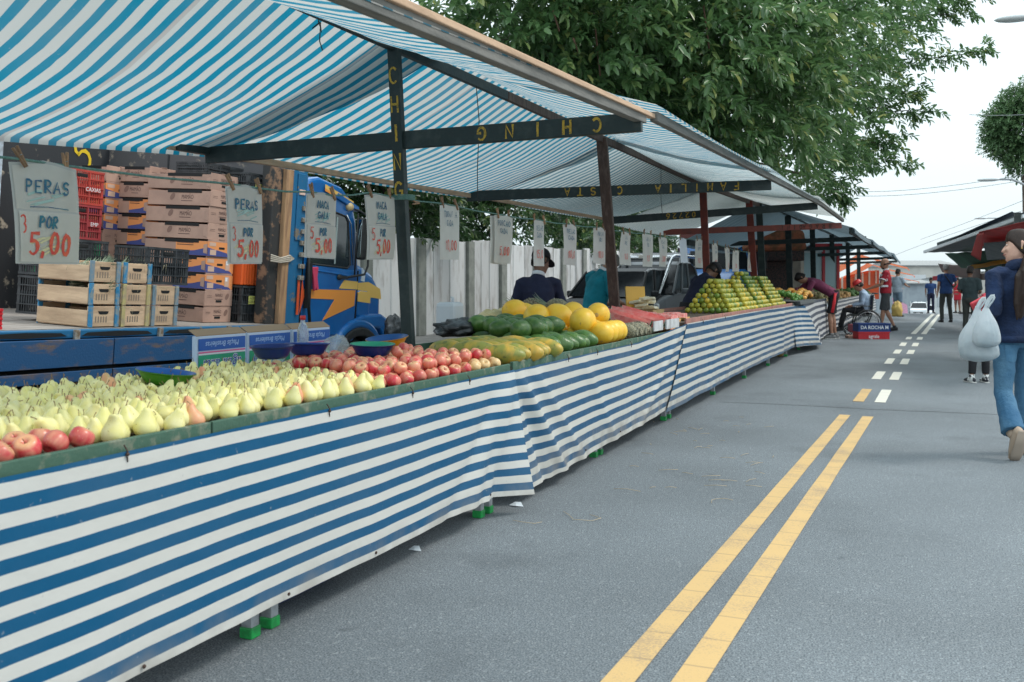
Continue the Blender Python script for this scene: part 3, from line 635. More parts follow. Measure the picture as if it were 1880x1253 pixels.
# ------------------------------------------------------------------ fruit materials
def fruit_mat(name, ca, cb, cc=None, scale=9, lo=.4, hi=.65, rough=.4, streak=None, spots=None, rnd=.08, hue=.01, bump=.05, axis=0, sss=.0, green=None):
    """mottled skin: ca/cb blended by noise, cc near the stem end"""
    m = bpy.data.materials.new(name); m.use_nodes = True; nt = m.node_tree; b = nt.nodes['Principled BSDF']; N = nt.nodes.new; L = nt.links.new
    tc = N('ShaderNodeTexCoord'); oi = N('ShaderNodeObjectInfo'); ml = N('ShaderNodeMath'); ml.operation = 'MULTIPLY'; ml.inputs[1].default_value = 53; L(oi.outputs['Random'], ml.inputs[0])
    ad = N('ShaderNodeVectorMath'); ad.operation = 'ADD'; L(tc.outputs['Object'], ad.inputs[0]); L(ml.outputs[0], ad.inputs[1])
    mp = N('ShaderNodeMapping'); L(ad.outputs[0], mp.inputs[0])
    if streak: mp.inputs['Scale'].default_value = streak
    n = N('ShaderNodeTexNoise'); n.inputs['Scale'].default_value = scale; n.inputs['Detail'].default_value = 5; L(mp.outputs[0], n.inputs['Vector'])
    r = N('ShaderNodeMapRange'); r.inputs['From Min'].default_value = lo; r.inputs['From Max'].default_value = hi; L(n.outputs[0], r.inputs['Value'])
    mx = N('ShaderNodeMix'); mx.data_type = 'RGBA'; mx.inputs['A'].default_value = ca + (1,); mx.inputs['B'].default_value = cb + (1,); L(r.outputs[0], mx.inputs['Factor']); res = mx.outputs['Result']
    if green:      # each fruit its own ripeness
        m5 = N('ShaderNodeMath'); m5.operation = 'MULTIPLY'; m5.inputs[1].default_value = 11.7; m6 = N('ShaderNodeMath'); m6.operation = 'FRACT'; L(oi.outputs['Random'], m5.inputs[0]); L(m5.outputs[0], m6.inputs[0])
        m7 = N('ShaderNodeMapRange'); m7.inputs['From Min'].default_value = green[1]; m7.inputs['From Max'].default_value = green[2]; L(m6.outputs[0], m7.inputs['Value'])
        m8 = N('ShaderNodeMix'); m8.data_type = 'RGBA'; m8.inputs['B'].default_value = green[0] + (1,); L(m7.outputs[0], m8.inputs['Factor']); L(res, m8.inputs['A']); res = m8.outputs['Result']
    if cc:
        sp = N('ShaderNodeSeparateXYZ'); L(tc.outputs['Object'], sp.inputs[0])
        r2 = N('ShaderNodeMapRange'); r2.inputs['From Min'].default_value = cc[1]; r2.inputs['From Max'].default_value = cc[2]; L(sp.outputs[cc[3]], r2.inputs['Value'])
        m2 = N('ShaderNodeMix'); m2.data_type = 'RGBA'; m2.inputs['B'].default_value = cc[0] + (1,); L(r2.outputs[0], m2.inputs['Factor']); L(res, m2.inputs['A']); res = m2.outputs['Result']
    if spots:
        n3 = N('ShaderNodeTexNoise'); n3.inputs['Scale'].default_value = spots[1]; n3.inputs['Detail'].default_value = 2; L(ad.outputs[0], n3.inputs['Vector'])
        r3 = N('ShaderNodeMapRange'); r3.inputs['From Min'].default_value = spots[2]; r3.inputs['From Max'].default_value = spots[2] + .06; L(n3.outputs[0], r3.inputs['Value'])
        m3 = N('ShaderNodeMix'); m3.data_type = 'RGBA'; m3.inputs['B'].default_value = spots[0] + (1,); L(r3.outputs[0], m3.inputs['Factor']); L(res, m3.inputs['A']); res = m3.outputs['Result']
    hs = N('ShaderNodeHueSaturation'); L(res, hs.inputs['Color'])
    mr = N('ShaderNodeMapRange'); mr.inputs['To Min'].default_value = 1 - rnd; mr.inputs['To Max'].default_value = 1 + rnd; L(oi.outputs['Random'], mr.inputs['Value']); L(mr.outputs[0], hs.inputs['Value'])
    L(hs.outputs[0], b.inputs['Base Color']); b.inputs['Roughness'].default_value = rough
    b.inputs['Subsurface Weight'].default_value = sss; b.inputs['Subsurface Radius'].default_value = (.01, .006, .003)
    if bump:
        bp = N('ShaderNodeBump'); bp.inputs['Strength'].default_value = bump; bp.inputs['Distance'].default_value = .004; n2 = N('ShaderNodeTexNoise'); n2.inputs['Scale'].default_value = 90; L(ad.outputs[0], n2.inputs['Vector']); L(n2.outputs[0], bp.inputs['Height']); L(bp.outputs[0], b.inputs['Normal'])
    return m
PEAR = fruit_mat('pear_skin', (.84, .75, .27), (.92, .84, .46), scale=22, lo=.35, hi=.7, rough=.42, spots=((.42, .32, .12), 120, .70), rnd=.10, green=((.62, .64, .22), .55, 1.8))
PEARB = fruit_mat('pear_blush', (.80, .62, .28), (.85, .36, .20), scale=14, lo=.3, hi=.6, rough=.42, rnd=.08)
APPLE = fruit_mat('apple_skin', (.62, .045, .06), (.80, .36, .22), cc=((.78, .52, .25), .022, .036, 2), scale=26, lo=.42, hi=.72, rough=.3, streak=(1, 1, .22), spots=((.85, .62, .42), 170, .68), rnd=.14, green=((.80, .42, .24), .55, 1.6))
STEM = mat('stem_brown', (.26, .16, .07), .8)
ORANGE = fruit_mat('orange_skin', (.34, .36, .04), (.55, .46, .05), scale=18, lo=.35, hi=.65, rough=.38, rnd=.12, bump=.35, green=((.09, .20, .025), .45, 1.0), spots=((.25, .18, .05), 60, .74))
ORANGE2 = fruit_mat('orange_ripe', (.72, .44, .04), (.60, .50, .05), scale=18, lo=.35, hi=.65, rough=.38, rnd=.10, bump=.35, green=((.40, .42, .05), .5, 1.3))
MELON = fruit_mat('melon_skin', (.90, .48, .02), (.93, .60, .06), scale=10, lo=.35, hi=.65, rough=.42, rnd=.04, bump=.12, spots=((.60, .34, .07), 26, .72))
AVO = fruit_mat('avocado_skin', (.05, .13, .025), (.10, .19, .04), scale=30, lo=.4, hi=.65, rough=.33, rnd=.15, bump=.5, spots=((.16, .16, .08), 70, .70), green=((.03, .055, .02), .75, 1.4))
PAPA = fruit_mat('papaya_skin', (.26, .27, .05), (.62, .38, .05), scale=13, lo=.42, hi=.6, rough=.42, rnd=.1, spots=((.14, .16, .04), 22, .62), streak=(.35, 1, 1), green=((.16, .22, .05), .5, 1.4))
PAPNET = mat('foam_net', (.75, .78, .80), .6, transl=.3)
FLESH = fruit_mat('watermelon_flesh', (.84, .19, .18), (.88, .40, .36), scale=30, lo=.35, hi=.7, rough=.35, rnd=.05, spots=((.10, .02, .02), 55, .72))
RIND = fruit_mat('watermelon_rind', (.03, .10, .04), (.16, .28, .11), scale=22, lo=.42, hi=.58, rough=.35, rnd=.05)
RINDW = mat('rind_white', (.68, .75, .55), .5)
PINE = fruit_mat('pineapple_skin', (.10, .09, .06), (.36, .31, .21), scale=75, lo=.42, hi=.6, rough=.75, rnd=.1, green=((.22, .24, .17), .3, 1.6), bump=.8)
PLEAF = mat('pineapple_leaf', (.11, .17, .10), .55, (.30, .33, .22), 12, rnd=.1)
LIME = fruit_mat('lime_skin', (.05, .18, .02), (.16, .30, .04), scale=20, rough=.38, rnd=.15)
# ------------------------------------------------------------------ prototypes
def grp(s): return s
def pear_proto(mt, bend):
    prof = [(0.002, 0), (.018, -.0015), (.028, .004), (.0355, .017), (.0375, .030), (.034, .044), (.026, .058), (.0185, .072), (.0145, .082), (.011, .089), (.005, .0925), (.001, .091)]
    b = MB(); rings = []
    for r, z in prof:
        k = max(0, z - .045) ; ox = bend * k * k * 60
        rings.append([(r * math.cos(2 * math.pi * q / 16) + ox, r * math.sin(2 * math.pi * q / 16), z) for q in range(16)])
    b.loft(rings, mt); o = b.build('pear')
    b = MB(); ox = bend * .047 ** 2 * 60; t = random.choice((-1, 1)) * .008
    b.tube([(ox, 0, .088), (ox + t * .3, .001, .100), (ox + t, .003, .111 + random.uniform(-.006, .006))], [.0015, .0012, .0019], STEM, n=6); b.build('stem', None, o)
    return o
random.seed(11)
pears = [pear_proto(PEAR, b_) for b_ in (.1, -.05, .18, 0)] + [pear_proto(PEARB, .08)]
G_P = 'pears standing upright on the front table'
def scatter(proto, loc, rz, tilt=(0, 0), sc=1.0, label=None, cat=None, group=None, used=set()):
    o = proto if proto.name not in used else copy_tree(proto)
    used.add(proto.name) if o is proto else None
    o.location = loc; o.rotation_euler = (tilt[0], tilt[1], rz); o.scale = (sc, sc, sc) if not isinstance(sc, tuple) else sc
    tag(o, label, cat, group); return o
def bound(x, k=0):     # border between pears and apples
    t = (x + 2.14) / -1.06
    return lerp(3.66, 4.02, t)
def pxof(x, y, z):
    zc = -x * ST + y * CT; return CX + FPX * (x * CT + y * ST) / zc
random.seed(5); cnt = 0; row = 0; yy = 1.55; spots = []
ZT = .775
while yy < 4.2:
    for i in range(16):
        x = -2.180 - i * .0695 - (.035 if row % 2 else 0) + random.uniform(-.009, .009); y = yy + random.uniform(-.010, .010)
        if y > bound(x) or x < -3.12: continue
        if x > -2.33 and y < 2.13: continue
        if pxof(x, y, .8) < -28: continue
        spots.append((x, y))
    yy += .0625; row += 1
spots.sort(key=lambda q: -q[0] * ST + q[1] * CT); REST = MB()
for x, y in spots:
    r = random.random(); p = pears[4] if r < .055 else pears[int(r * 97) % 4]; tl = random.random()
    tilt = (random.uniform(.7, 1.2) * random.choice((-1, 1)), random.uniform(-.3, .3)) if tl < .07 else (random.gauss(0, .14), random.gauss(0, .14))
    z = ZT + .001 + random.uniform(0, .016) + (.026 if tl < .07 else 0) + max(0, (-2.5 - x)) * .02; sc = random.uniform(.80, .97)
    if cnt < 298:
        scatter(p, (x, y, z), random.uniform(0, 6.28), tilt, sc, 'pear with a pink blush standing among the yellow green pears' if p is pears[4] else 'yellow green pear standing stem up in the crowd of pears', 'pear', G_P if p is not pears[4] else 'blushed pears'); cnt += 1
    else:
        M_ = Matrix.Translation((x, y, z)) @ Euler((tilt[0], tilt[1], random.uniform(0, 6.28))).to_matrix().to_4x4() @ Matrix.Scale(sc, 4)
        for ob, mm in ((p, p.data.materials[0]), (p.children[0], STEM)): REST.add([v.co for v in ob.data.vertices], [tuple(f.vertices) for f in ob.data.polygons], mm, True, M_)
o = REST.build('pears'); tag(o, 'farther pears at the back of the crowd, before the apples', 'pears', None, 'stuff')
# a few pears lying on the second layer
def apple_proto(k):
    prof = [(.002, -.022), (.010, -.027), (.018, -.0295), (.028, -.025), (.0365, -.010), (.0385, .004), (.036, .017), (.028, .028), (.018, .0315), (.010, .029), (.004, .022), (.001, .020)]
    b = MB(); rings = []
    for r, z in prof: rings.append([((r + .0012 * math.cos(5 * 2 * math.pi * q / 20 + k) * (z < 0)) * math.cos(2 * math.pi * q / 20), (r) * math.sin(2 * math.pi * q / 20), z * (1 - .04 * math.cos(2 * math.pi * q / 20 + k))) for q in range(20)])
    b.loft(rings, APPLE); o = b.build('apple')
    b = MB(); b.tube([(0, 0, .018), (.001, .001, .028), (.004 * (-1) ** k, .002, .037)], [.0012, .001, .0016], STEM, n=5); b.build('stem', None, o); return o
apples = [apple_proto(k) for k in range(4)]
random.seed(21)
def put_apple(x, y, z, big=1.0, label='red and yellow apple heaped on the front table below the bowls', group='apples heaped in front of the lettered post'):
    scatter(random.choice(apples), (x, y, z), random.uniform(0, 6.28), (random.gauss(0, .55), random.gauss(0, .55)), random.uniform(.78, .92) * big, label, 'apple', group)
aspots = []; yy = 3.68; row = 0
while yy < 5.6:
    for i in range(17):
        x = -2.178 - i * .0655 - (.033 if row % 2 else 0) + random.uniform(-.008, .008); y = yy + random.uniform(-.01, .01)
        lim = 5.0 if x > -2.62 else 5.0 + (-2.62 - x) * 1.1
        if y < bound(x) + .045 or y > lim or x < -3.22: continue
        aspots.append((x, y, ZT + .031 + random.uniform(0, .006)))
    yy += .061; row += 1
yy = 3.76; row = 1
while yy < 5.4:
    for i in range(14):
        x = -2.225 - i * .071 - (.035 if row % 2 else 0) + random.uniform(-.014, .014); y = yy + random.uniform(-.014, .014)
        lim = 4.93 if x > -2.62 else 4.95 + (-2.62 - x) * 1.0
        if y < bound(x) + .11 or y > lim or x < -3.0 or random.random() < .28: continue
        aspots.append((x, y, ZT + .078 + random.uniform(-.004, .008)))
    yy += .068; row += 1
aspots.sort(key=lambda q: -(q[2] > ZT + .06) * 3 + (-q[0] * ST + q[1] * CT)); RESTA = MB()
for k, (x, y, z) in enumerate(aspots):
    if k < 275: put_apple(x, y, z)
    else:
        p = random.choice(apples); M_ = Matrix.Translation((x, y, z)) @ Euler((random.gauss(0, .55), random.gauss(0, .55), random.uniform(0, 6))).to_matrix().to_4x4() @ Matrix.Scale(.84, 4)
        RESTA.add([v.co for v in p.data.vertices], [tuple(f.vertices) for f in p.data.polygons], APPLE, True, M_)
o = RESTA.build('apples'); tag(o, 'apples of the bottom layer at the back of the heap', 'apples', None, 'stuff')
print('apples', len(aspots), 'pears', len(spots))
for (x, y, z) in [(-2.6, 4.65, .130), (-2.5, 4.4, .13)]: put_apple(x, y, ZT + z - .01)
for (x, y, z) in [(-2.17, 1.70, .04), (-2.25, 1.74, .04), (-2.17, 1.79, .04), (-2.26, 1.83, .04), (-2.18, 1.88, .04), (-2.27, 1.92, .04), (-2.18, 1.97, .04), (-2.28, 2.01, .04), (-2.18, 2.06, .04), (-2.33, 1.78, .04), (-2.35, 1.87, .04), (-2.17, 1.61, .04), (-2.26, 1.65, .04)]:
    put_apple(x, y, ZT + z, 1.1, 'red apple in the small cluster at the near left corner of the table', 'apples at the near left corner')
# papayas ---------------------------------------------------------
def oval(name, ln, r, mt, n=18, k=14, neck=0, ridge_=0, seed=0):
    b = MB(); rings = []
    for i in range(k + 1):
        t = i / k; a = math.pi * min(max(t, .02), .98); rr = r * math.sin(a) ** .72; y = -ln / 2 * math.cos(a)
        if neck and y > 0: rr *= 1 - neck * (y / (ln / 2)) ** 1.5
        rings.append([(rr * math.cos(2 * math.pi * q / n) * (1 + ridge_ * math.cos(5 * 2 * math.pi * q / n)), y, rr * math.sin(2 * math.pi * q / n) * (1 + ridge_ * math.cos(5 * 2 * math.pi * q / n))) for q in range(n)])
    b.loft(rings, mt); return b.build(name)
random.seed(31)
pap = [oval('papaya', .29, .068, PAPA, neck=.3, ridge_=.03), oval('papaya', .25, .062, PAPA, neck=.35, ridge_=.03)]
for p in pap:
    b = MB(); b.lathe([(.001, -.006), (.016, -.004), (.012, .004), (.003, .010), (.001, .010)], 10, mat('papaya_stalk', (.30, .26, .12), .8), M=Matrix.Translation((0, .128 if p is pap[0] else .110, 0)) @ Matrix.Rotation(R(-90), 4, 'X')); b.build('stalk', None, p)
papp = []
for r_ in range(6):
    for i in range(3): papp.append((-2.20 - .02 - .225 * i, 5.13 + .118 * r_ + .10 * i, .785 + .055))
for n_, (x, y, z) in enumerate(papp):
    if y > 5.92 + (-2.2 - x) * .55: continue
    scatter(random.choice(pap), (x + random.uniform(-.012, .012), y, z), R(-90) + random.uniform(-.22, .22), (0, random.uniform(0, 6)), random.uniform(.9, 1.06), 'mottled green and yellow papaya lying in the papaya heap', 'papaya', 'papayas piled between apples and avocados')
# avocados --------------------------------------------------------
av = [oval('avocado', .195, .066, AVO, neck=.40), oval('avocado', .17, .064, AVO, neck=.22)]
random.seed(41); avp = []
for r_ in range(7): avp.append((-2.23, 5.90 + .125 * r_, .84, R(-90)))
for r_ in range(6):
    for i in range(4): avp.append((-2.42 - .17 * i, 6.02 + .135 * r_ + .12 * i, .845, None))
for r_ in range(5):
    for i in range(4): avp.append((-2.50 - .17 * i, 6.08 + .15 * r_ + .13 * i, .845 + .095, None))
for (x, y, z, a) in avp:
    if y > 6.85 + (-2.2 - x) * .3: continue
    scatter(random.choice(av), (x + random.uniform(-.025, .02), y + random.uniform(-.025, .025), z + random.uniform(-.01, .012)), (a + random.uniform(-.35, .35) if a is not None else R(-50) + random.uniform(-1.2, 1.2)), (random.uniform(-.15, .15), random.uniform(0, 6)), random.uniform(.92, 1.1), 'large glossy dark green avocado in the heap before the melons', 'avocado', 'avocados heaped before the melons')
# melons ----------------------------------------------------------
def melon():
    b = MB(); rings = []; n = 22
    for i in range(13):
        a = math.pi * min(max(i / 12, .02), .98); rr = .088 * math.sin(a) ** .9; y = -.10 * math.cos(a)
        rings.append([(rr * math.cos(2 * math.pi * q / n), y, rr * math.sin(2 * math.pi * q / n)) for q in range(n)])
    b.loft(rings, MELON); o = b.build('melon'); b = MB(); b.lathe([(.001, 0), (.013, -.001), (.016, .002), (.012, .004), (.001, .0045)], 10, mat('melon_scar', (.55, .36, .12), .8), M=Matrix.Translation((0, .0985, 0)) @ Matrix.Rotation(R(-90), 4, 'X')); b.build('stem_scar', None, o); return o
ml_ = melon(); random.seed(51)
mel = [(-2.24, 7.00 + .14 * i, .875) for i in range(4)] + [(-2.42, 7.02 + .17 * i, .88) for i in range(3)] + [(-2.60, 7.02 + .17 * i, .88) for i in range(3)] + [(-2.80, 7.02 + .17 * i, .88) for i in range(4)] + [(-3.0, 7.1 + .17 * i, .88) for i in range(4)] + [(-3.18, 7.3 + .17 * i, .88) for i in range(3)]
for t in [(1210, 600), ]: pass
top_px = [(945, 572, 7.9), (985, 582, 7.5), (1025, 582, 7.55), (1070, 590, 7.35), (1098, 578, 7.9), (962, 578, 8.1), (1052, 577, 8.0)]
for (x, y, z) in mel: scatter(ml_, (x, y, z), random.uniform(0, 6), (random.uniform(-.4, .4), random.uniform(-.4, .4)), random.uniform(.93, 1.02), 'round yellow melon in the bottom layer, half hidden by the others', 'melon', 'melons in the lower layer')
labs = ['yellow melon at the left end of the top layer', 'large yellow melon, second from left in the top layer', 'yellow melon with a small dark pit in the middle of the top layer', 'yellow melon low in front, right of the pitted one', 'yellow melon at the right end of the top layer beside the pineapples', 'yellow melon peeking between the two leftmost top melons', 'yellow melon peeking behind the pitted melon']
for (px, py, zc), lb in zip(top_px, labs):
    p = W(px, py, zc); scatter(ml_, p, random.uniform(0, 6), (random.uniform(-.4, .4), random.uniform(-.4, .4)), random.uniform(1.08, 1.16), lb, 'melon', 'melons in the top layer')
# pineapples ------------------------------------------------------
def pineapple():
    b = MB(); rings = []; n = 26; k = 22
    for i in range(k + 1):
        t = i / k; a = math.pi * min(max(t, .04), .96); rr = .062 * math.sin(a) ** .45; y = -.10 * math.cos(a) if False else lerp(-.10, .10, t)
        rings.append([(rr * (1 + .13 * ((q + i) % 2)) * math.cos(2 * math.pi * q / n), y, rr * (1 + .13 * ((q + i) % 2)) * math.sin(2 * math.pi * q / n)) for q in range(n)])
    b.loft(rings, PINE, smooth=False); o = b.build('pineapple')
    b = MB(); rnd_ = random.Random(3)
    for j in range(34):
        a = j * 2.4; sp = .15 + .5 * (1 - j / 34); ln = .11 + .07 * rnd_.random(); d = Vector((math.cos(a) * sp, 1, math.sin(a) * sp)).normalized(); s = Vector((-math.sin(a), 0, math.cos(a))) * .009
        p0 = Vector((math.cos(a) * .018, .092, math.sin(a) * .018)); p1 = p0 + d * ln * .6; p2 = p0 + d * ln + Vector((math.cos(a), 0, math.sin(a))) * .025
        b.add([p0 - s, p0 + s, p1 + s * .8, p1 - s * .8, p2], [(0, 1, 2, 3), (3, 2, 4)], PLEAF)
    b.build('leaf_crown', None, o, recalc=False); return o
pn = pineapple(); random.seed(61); pnp = []
for r_ in range(4):
    for i in range(5): pnp.append((-2.24 - .21 * i, 7.66 + .125 * r_ + .02 * i, .785 + .068))
for r_ in range(4):
    for i in range(1, 4): pnp.append((-2.36 - .21 * i, 7.60 + .12 * r_, .785 + .175))
for i in range(2): pnp.append((-2.85 - .22 * i, 7.72, .785 + .27))
for (x, y, z) in pnp:
    scatter(pn, (x, y, z), R(90) + random.uniform(-.25, .25), (random.uniform(-.1, .1), random.uniform(0, 6)), random.uniform(.95, 1.1), 'greyish pineapple lying on its side behind the melons', 'pineapple', 'pineapples stacked between melons and watermelon')
# watermelon ------------------------------------------------------
def wedge(r=.15, ln=.38, ang=70):
    """a long wedge cut from a watermelon, flesh faces up"""
    b = MB(); n = 14; k = 10; out_, inn, whi = [], [], []
    for j in range(k + 1):
        t = j / k; a = math.pi * min(max(t, .03), .97); s = math.sin(a) ** .8; x = -ln / 2 * math.cos(a)
        out_.append([(x, r * s * math.sin(R(lerp(-ang / 2, ang / 2, q / n))), -r * s * math.cos(R(lerp(-ang / 2, ang / 2, q / n)))) for q in range(n + 1)])
        inn.append([(x, max(.002, r * s - .027) * math.sin(R(lerp(-ang / 2, ang / 2, q / n))), -max(.002, r * s - .027) * math.cos(R(lerp(-ang / 2, ang / 2, q / n)))) for q in range(n + 1)])
    fr_, f2 = MB(), MB()
    v = [p for r_ in out_ for p in r_]; m1 = n + 1
    f2.add(v, [(j * m1 + q, j * m1 + q + 1, (j + 1) * m1 + q + 1, (j + 1) * m1 + q) for j in range(k) for q in range(n)], RIND, True)
    for e in (0, n):
        v = [out_[j][e] for j in range(k + 1)] + [inn[j][e] for j in range(k + 1)]
        f2.add(v, [(j, j + 1, k + 2 + j, k + 1 + j) for j in range(k)], RINDW)
        v = [inn[j][e] for j in range(k + 1)] + [(out_[j][0][0], 0, 0) for j in range(k + 1)]
        fr_.add(v, [(j, j + 1, k + 2 + j, k + 1 + j) for j in range(k)], FLESH)
    o = f2.build('watermelon_slice', recalc=False); fr_.build('flesh', None, o, recalc=False); return o
wd = wedge(); random.seed(71)
wl = ['nearest big watermelon slice leaning toward the pineapples', 'watermelon slice with a wide white rind edge, second from the pineapples', 'third watermelon slice, its dark rind turned to the road', 'fourth watermelon slice from the pineapples', 'fifth watermelon slice, curling rind tip raised', 'sixth watermelon slice before the trays of cut pieces']
for i in range(6):
    scatter(wd, (-2.44, 8.20 + i * .165, .785 + .185 + .012 * (i % 2)), R(0) + random.uniform(-.12, .12), (R(38 + random.uniform(-6, 6)), R(14)), (1.3, 1.25, 1.2), wl[i], 'watermelon', 'big watermelon slices')
wl2 = 'watermelon slice in the rear rank near the brown post'
for i in range(4): scatter(wd, (-2.92, 8.2 + i * .2, .785 + .17), random.uniform(-.12, .12), (R(36), R(6)), 1.15, wl2, 'watermelon', 'rear watermelon slices')
TRAY = mat('foam_tray', (.72, .45, .16), .6); FILM = mat('red_cut', (.86, .20, .18), .3, (.90, .48, .42), 40, 3, .4, .6, rnd=.1)
def tray():
    o = empty('fruit_tray', (0, 0, 0)); b = MB()
    b.prism([(-.11, 0), (.11, 0), (.145, .028), (.14, .03), (.105, .008), (-.105, .008), (-.14, .03), (-.145, .028)], -.09, .09, 'x'); b.build('foam_tray', TRAY, o)
    for i in range(5):
        b = MB(); b.prism([(-.03, 0), (.03, 0), (.02, .05), (-.012, .058)], -.07, .07, 'x', FILM, M=Matrix.Translation((0, -.085 + i * .042, .012)) @ Matrix.Rotation(R(random.uniform(-12, 12)), 4, 'X'))
        b.build('cut_piece', None, o, bevel=.006)
    return o
tr = tray(); tr0 = True
for i, (x, y, z) in enumerate([(-2.32, 9.40, .87), (-2.34, 9.95, .87), (-2.62, 9.25, .80), (-2.85, 9.15, .80), (-2.65, 9.55, .87), (-2.9, 9.5, .87), (-3.08, 9.35, .87), (-3.0, 9.05, .8), (-2.6, 9.05, .8), (-2.3, 9.14, .79), (-2.55, 9.85, .87), (-2.84, 9.82, .87), (-3.08, 9.75, .87), (-2.75, 10.25, .87), (-3.02, 10.2, .87), (-2.5, 10.3, .87)]):
    scatter(tr, (x, y, z), random.uniform(-.1, .1), (0, 0), 1, ['tray of cut red watermelon nearest the pink table edge', 'last tray of cut red watermelon, alone on the wooden table'][i] if i < 2 else 'tray of cut red watermelon pieces in the crowd behind the slices', 'fruit tray', None if i < 2 else 'trays of cut watermelon')
# lone cut papaya trays + yellow board
YBOX = mat('yellow_card', (.80, .45, .08), .6); PALE = mat('pale_pack', (.78, .66, .42), .5, (.86, .80, .62), 30, 3, .4, .6)
BY = 11.15
b = MB(); b.prism([(-.20, 0), (.20, 0), (.27, .07), (-.27, .07)], -.16, .16, 'x', mat('wicker', (.55, .36, .16), .7, bump=.3))
o = b.build('shallow_basket', None, loc=(-3.02, BY, .87)); tag(o, 'shallow tan basket with wrapped packs piled in it, near the yellow card', 'basket')
for i in range(16):
    b = MB(); b.box((0, 0, 0), (.15, .10, .035)); o = b.build('wrapped_pack', PALE, bevel=.012, loc=(-3.02 + random.uniform(-.13, .13), BY + random.uniform(-.19, .19), .96 + .036 * (i // 4)))
    o.rotation_euler = (random.uniform(-.2, .2), random.uniform(-.2, .2), random.uniform(-.6, .6)); tag(o, 'pale wrapped pack lying in the basket near the yellow card', 'pack', 'wrapped packs in the basket')
b = MB(); b.box((0, 0, .1), (.02, .24, .24)); o = b.build('yellow_card', YBOX, loc=(-3.10, BY - .12, .99)); o.rotation_euler = (0, R(-8), -R(50)); tag(o, 'plain yellow card standing upright behind the wrapped packs', 'card')
WB = mat('white_box', (.72, .74, .76), .6); NV = mat('navy_print', (.03, .05, .25), .6)
b = MB(); b.box((0, 0, .04), (.10, .24, .08)); o = b.build('white_carton', WB, bevel=.004, loc=(-2.75, 9.95, .87)); tag(o, 'small white carton with navy lettering among the watermelon trays', 'carton')
b = MB(); put_text(b, 'CAIXA', (.0515, 0, .042), (0, 1, 0), (0, 0, 1), .075, NV); b.build('lettering', None, o, recalc=False)
for i, (y, wdt) in enumerate(((8.42, .30), (8.78, .16), (9.02, .34))):
    b = MB(); b.box((0, 0, 0), (.012, wdt, .085)); o = b.build('white_tile', mat('white_tile', (.66, .67, .68), .5, (.5, .5, .5), 8), loc=(-2.165, y, .875)); tag(o, ['long white board strip by the pineapples, at the table edge', 'short white board strip at the table edge', 'white board strip nearest the pink edge board'][i], 'board')
# oranges in pyramids ---------------------------------------------
def orange(mt):
    b = MB(); b.ball((0, 0, 0), (.0385, .0385, .036), mt, n=14, k=9); o = b.build('orange'); return o
orr = [orange(ORANGE), orange(ORANGE2)]; random.seed(81); oc = 0
D = .077; FAR = MB()
def pyramid(x0, y0, nx, ny, nz_, p2, lab, grpn, lean=.5):
    """heap of fruit; only the faces that can be seen are built"""
    global oc
    for k in range(nz_):
        for i in range(nx - k):
            for j in range(ny - k):
                if not (i == 0 or j == 0 or k == nz_ - 1): continue
                x = x0 - (i + k * lean) * D + random.uniform(-.005, .005); y = y0 + (j + k * .5) * D + random.uniform(-.005, .005); z = .865 + .037 + k * .061
                if oc >= 300: FAR.ball((x, y, z), .0385, ORANGE2 if random.random() < p2 else ORANGE, n=9, k=6); continue
                oc += 1
                scatter(orr[1] if random.random() < p2 else orr[0], (x, y, z), random.uniform(0, 6), (random.uniform(-1, 1), random.uniform(-1, 1)), random.uniform(.95, 1.06), lab, 'orange', grpn)
pyramid(-2.25, 12.35, 8, 13, 7, .06, 'green and yellow orange in the first pyramid, nearest the red post', 'oranges of the nearest pyramid')
pyramid(-2.25, 13.5, 8, 13, 7, .25, 'mottled orange in the second pyramid, between the other pyramids', 'oranges of the second pyramid')
pyramid(-2.25, 14.6, 10, 15, 9, .3, 'mottled orange in the third pyramid, the tallest one', 'oranges of the third pyramid')
pyramid(-2.25, 16.0, 9, 18, 8, .7, '', '')
o = FAR.build('oranges'); tag(o, 'farthest heaps of yellower oranges at the end of the pink edged table', 'oranges', None, 'stuff')
print('oranges', oc, 'pears', cnt)
# ------------------------------------------------------------------ rope, signs, pegs
random.seed(101)
ROPE = mat('green_rope', (.09, .20, .17), .8, (.16, .28, .25), 90)
PAPER = mat('sign_paper', (.72, .69, .64), .75, (.64, .61, .56), 6, 4, .4, .7, transl=.3)
PLAST = mat('plastic_sleeve', (.56, .55, .52), .3, transl=.35)
PEG = mat('peg_wood', (.38, .22, .12), .7, (.28, .16, .09), 30, rnd=.25)
INKB = mat('ink_navy', (.03, .09, .20), .6, (.02, .16, .22), 40); INKR = mat('ink_red', (.62, .06, .05), .6, (.72, .12, .06), 30); INKY = mat('ink_yellow', (.66, .60, .36), .6); INKG = mat('ink_green', (.36, .52, .48), .6)
XR = -3.22
sg = [(80, 300, 485, .27), (449, 343, 485, .215), (592, 357, 475, .20), (697, 358, 477, .205), (824, 377, 477, .175), (922, 396, 484, .165), (989, 405, 489, .15), (1046, 413, 487, .15), (1102, 419, 485, .155), (1150, 427, 487, .155), (1188, 430, 490, .16), (1216, 436, 490, .15), (1252, 438, 482, .15), (1283, 440, 492, .16), (1313, 448, 494, .14), (1336, 455, 499, .14), (1351, 460, 499, .14), (1376, 464, 499, .14)]
def onX(px, py, X):
    r = (px - CX) / FPX; t = X / (r * CT - ST); return Vector((X, t * (r * ST + CT), EYE + (HY - py) / FPX * t))
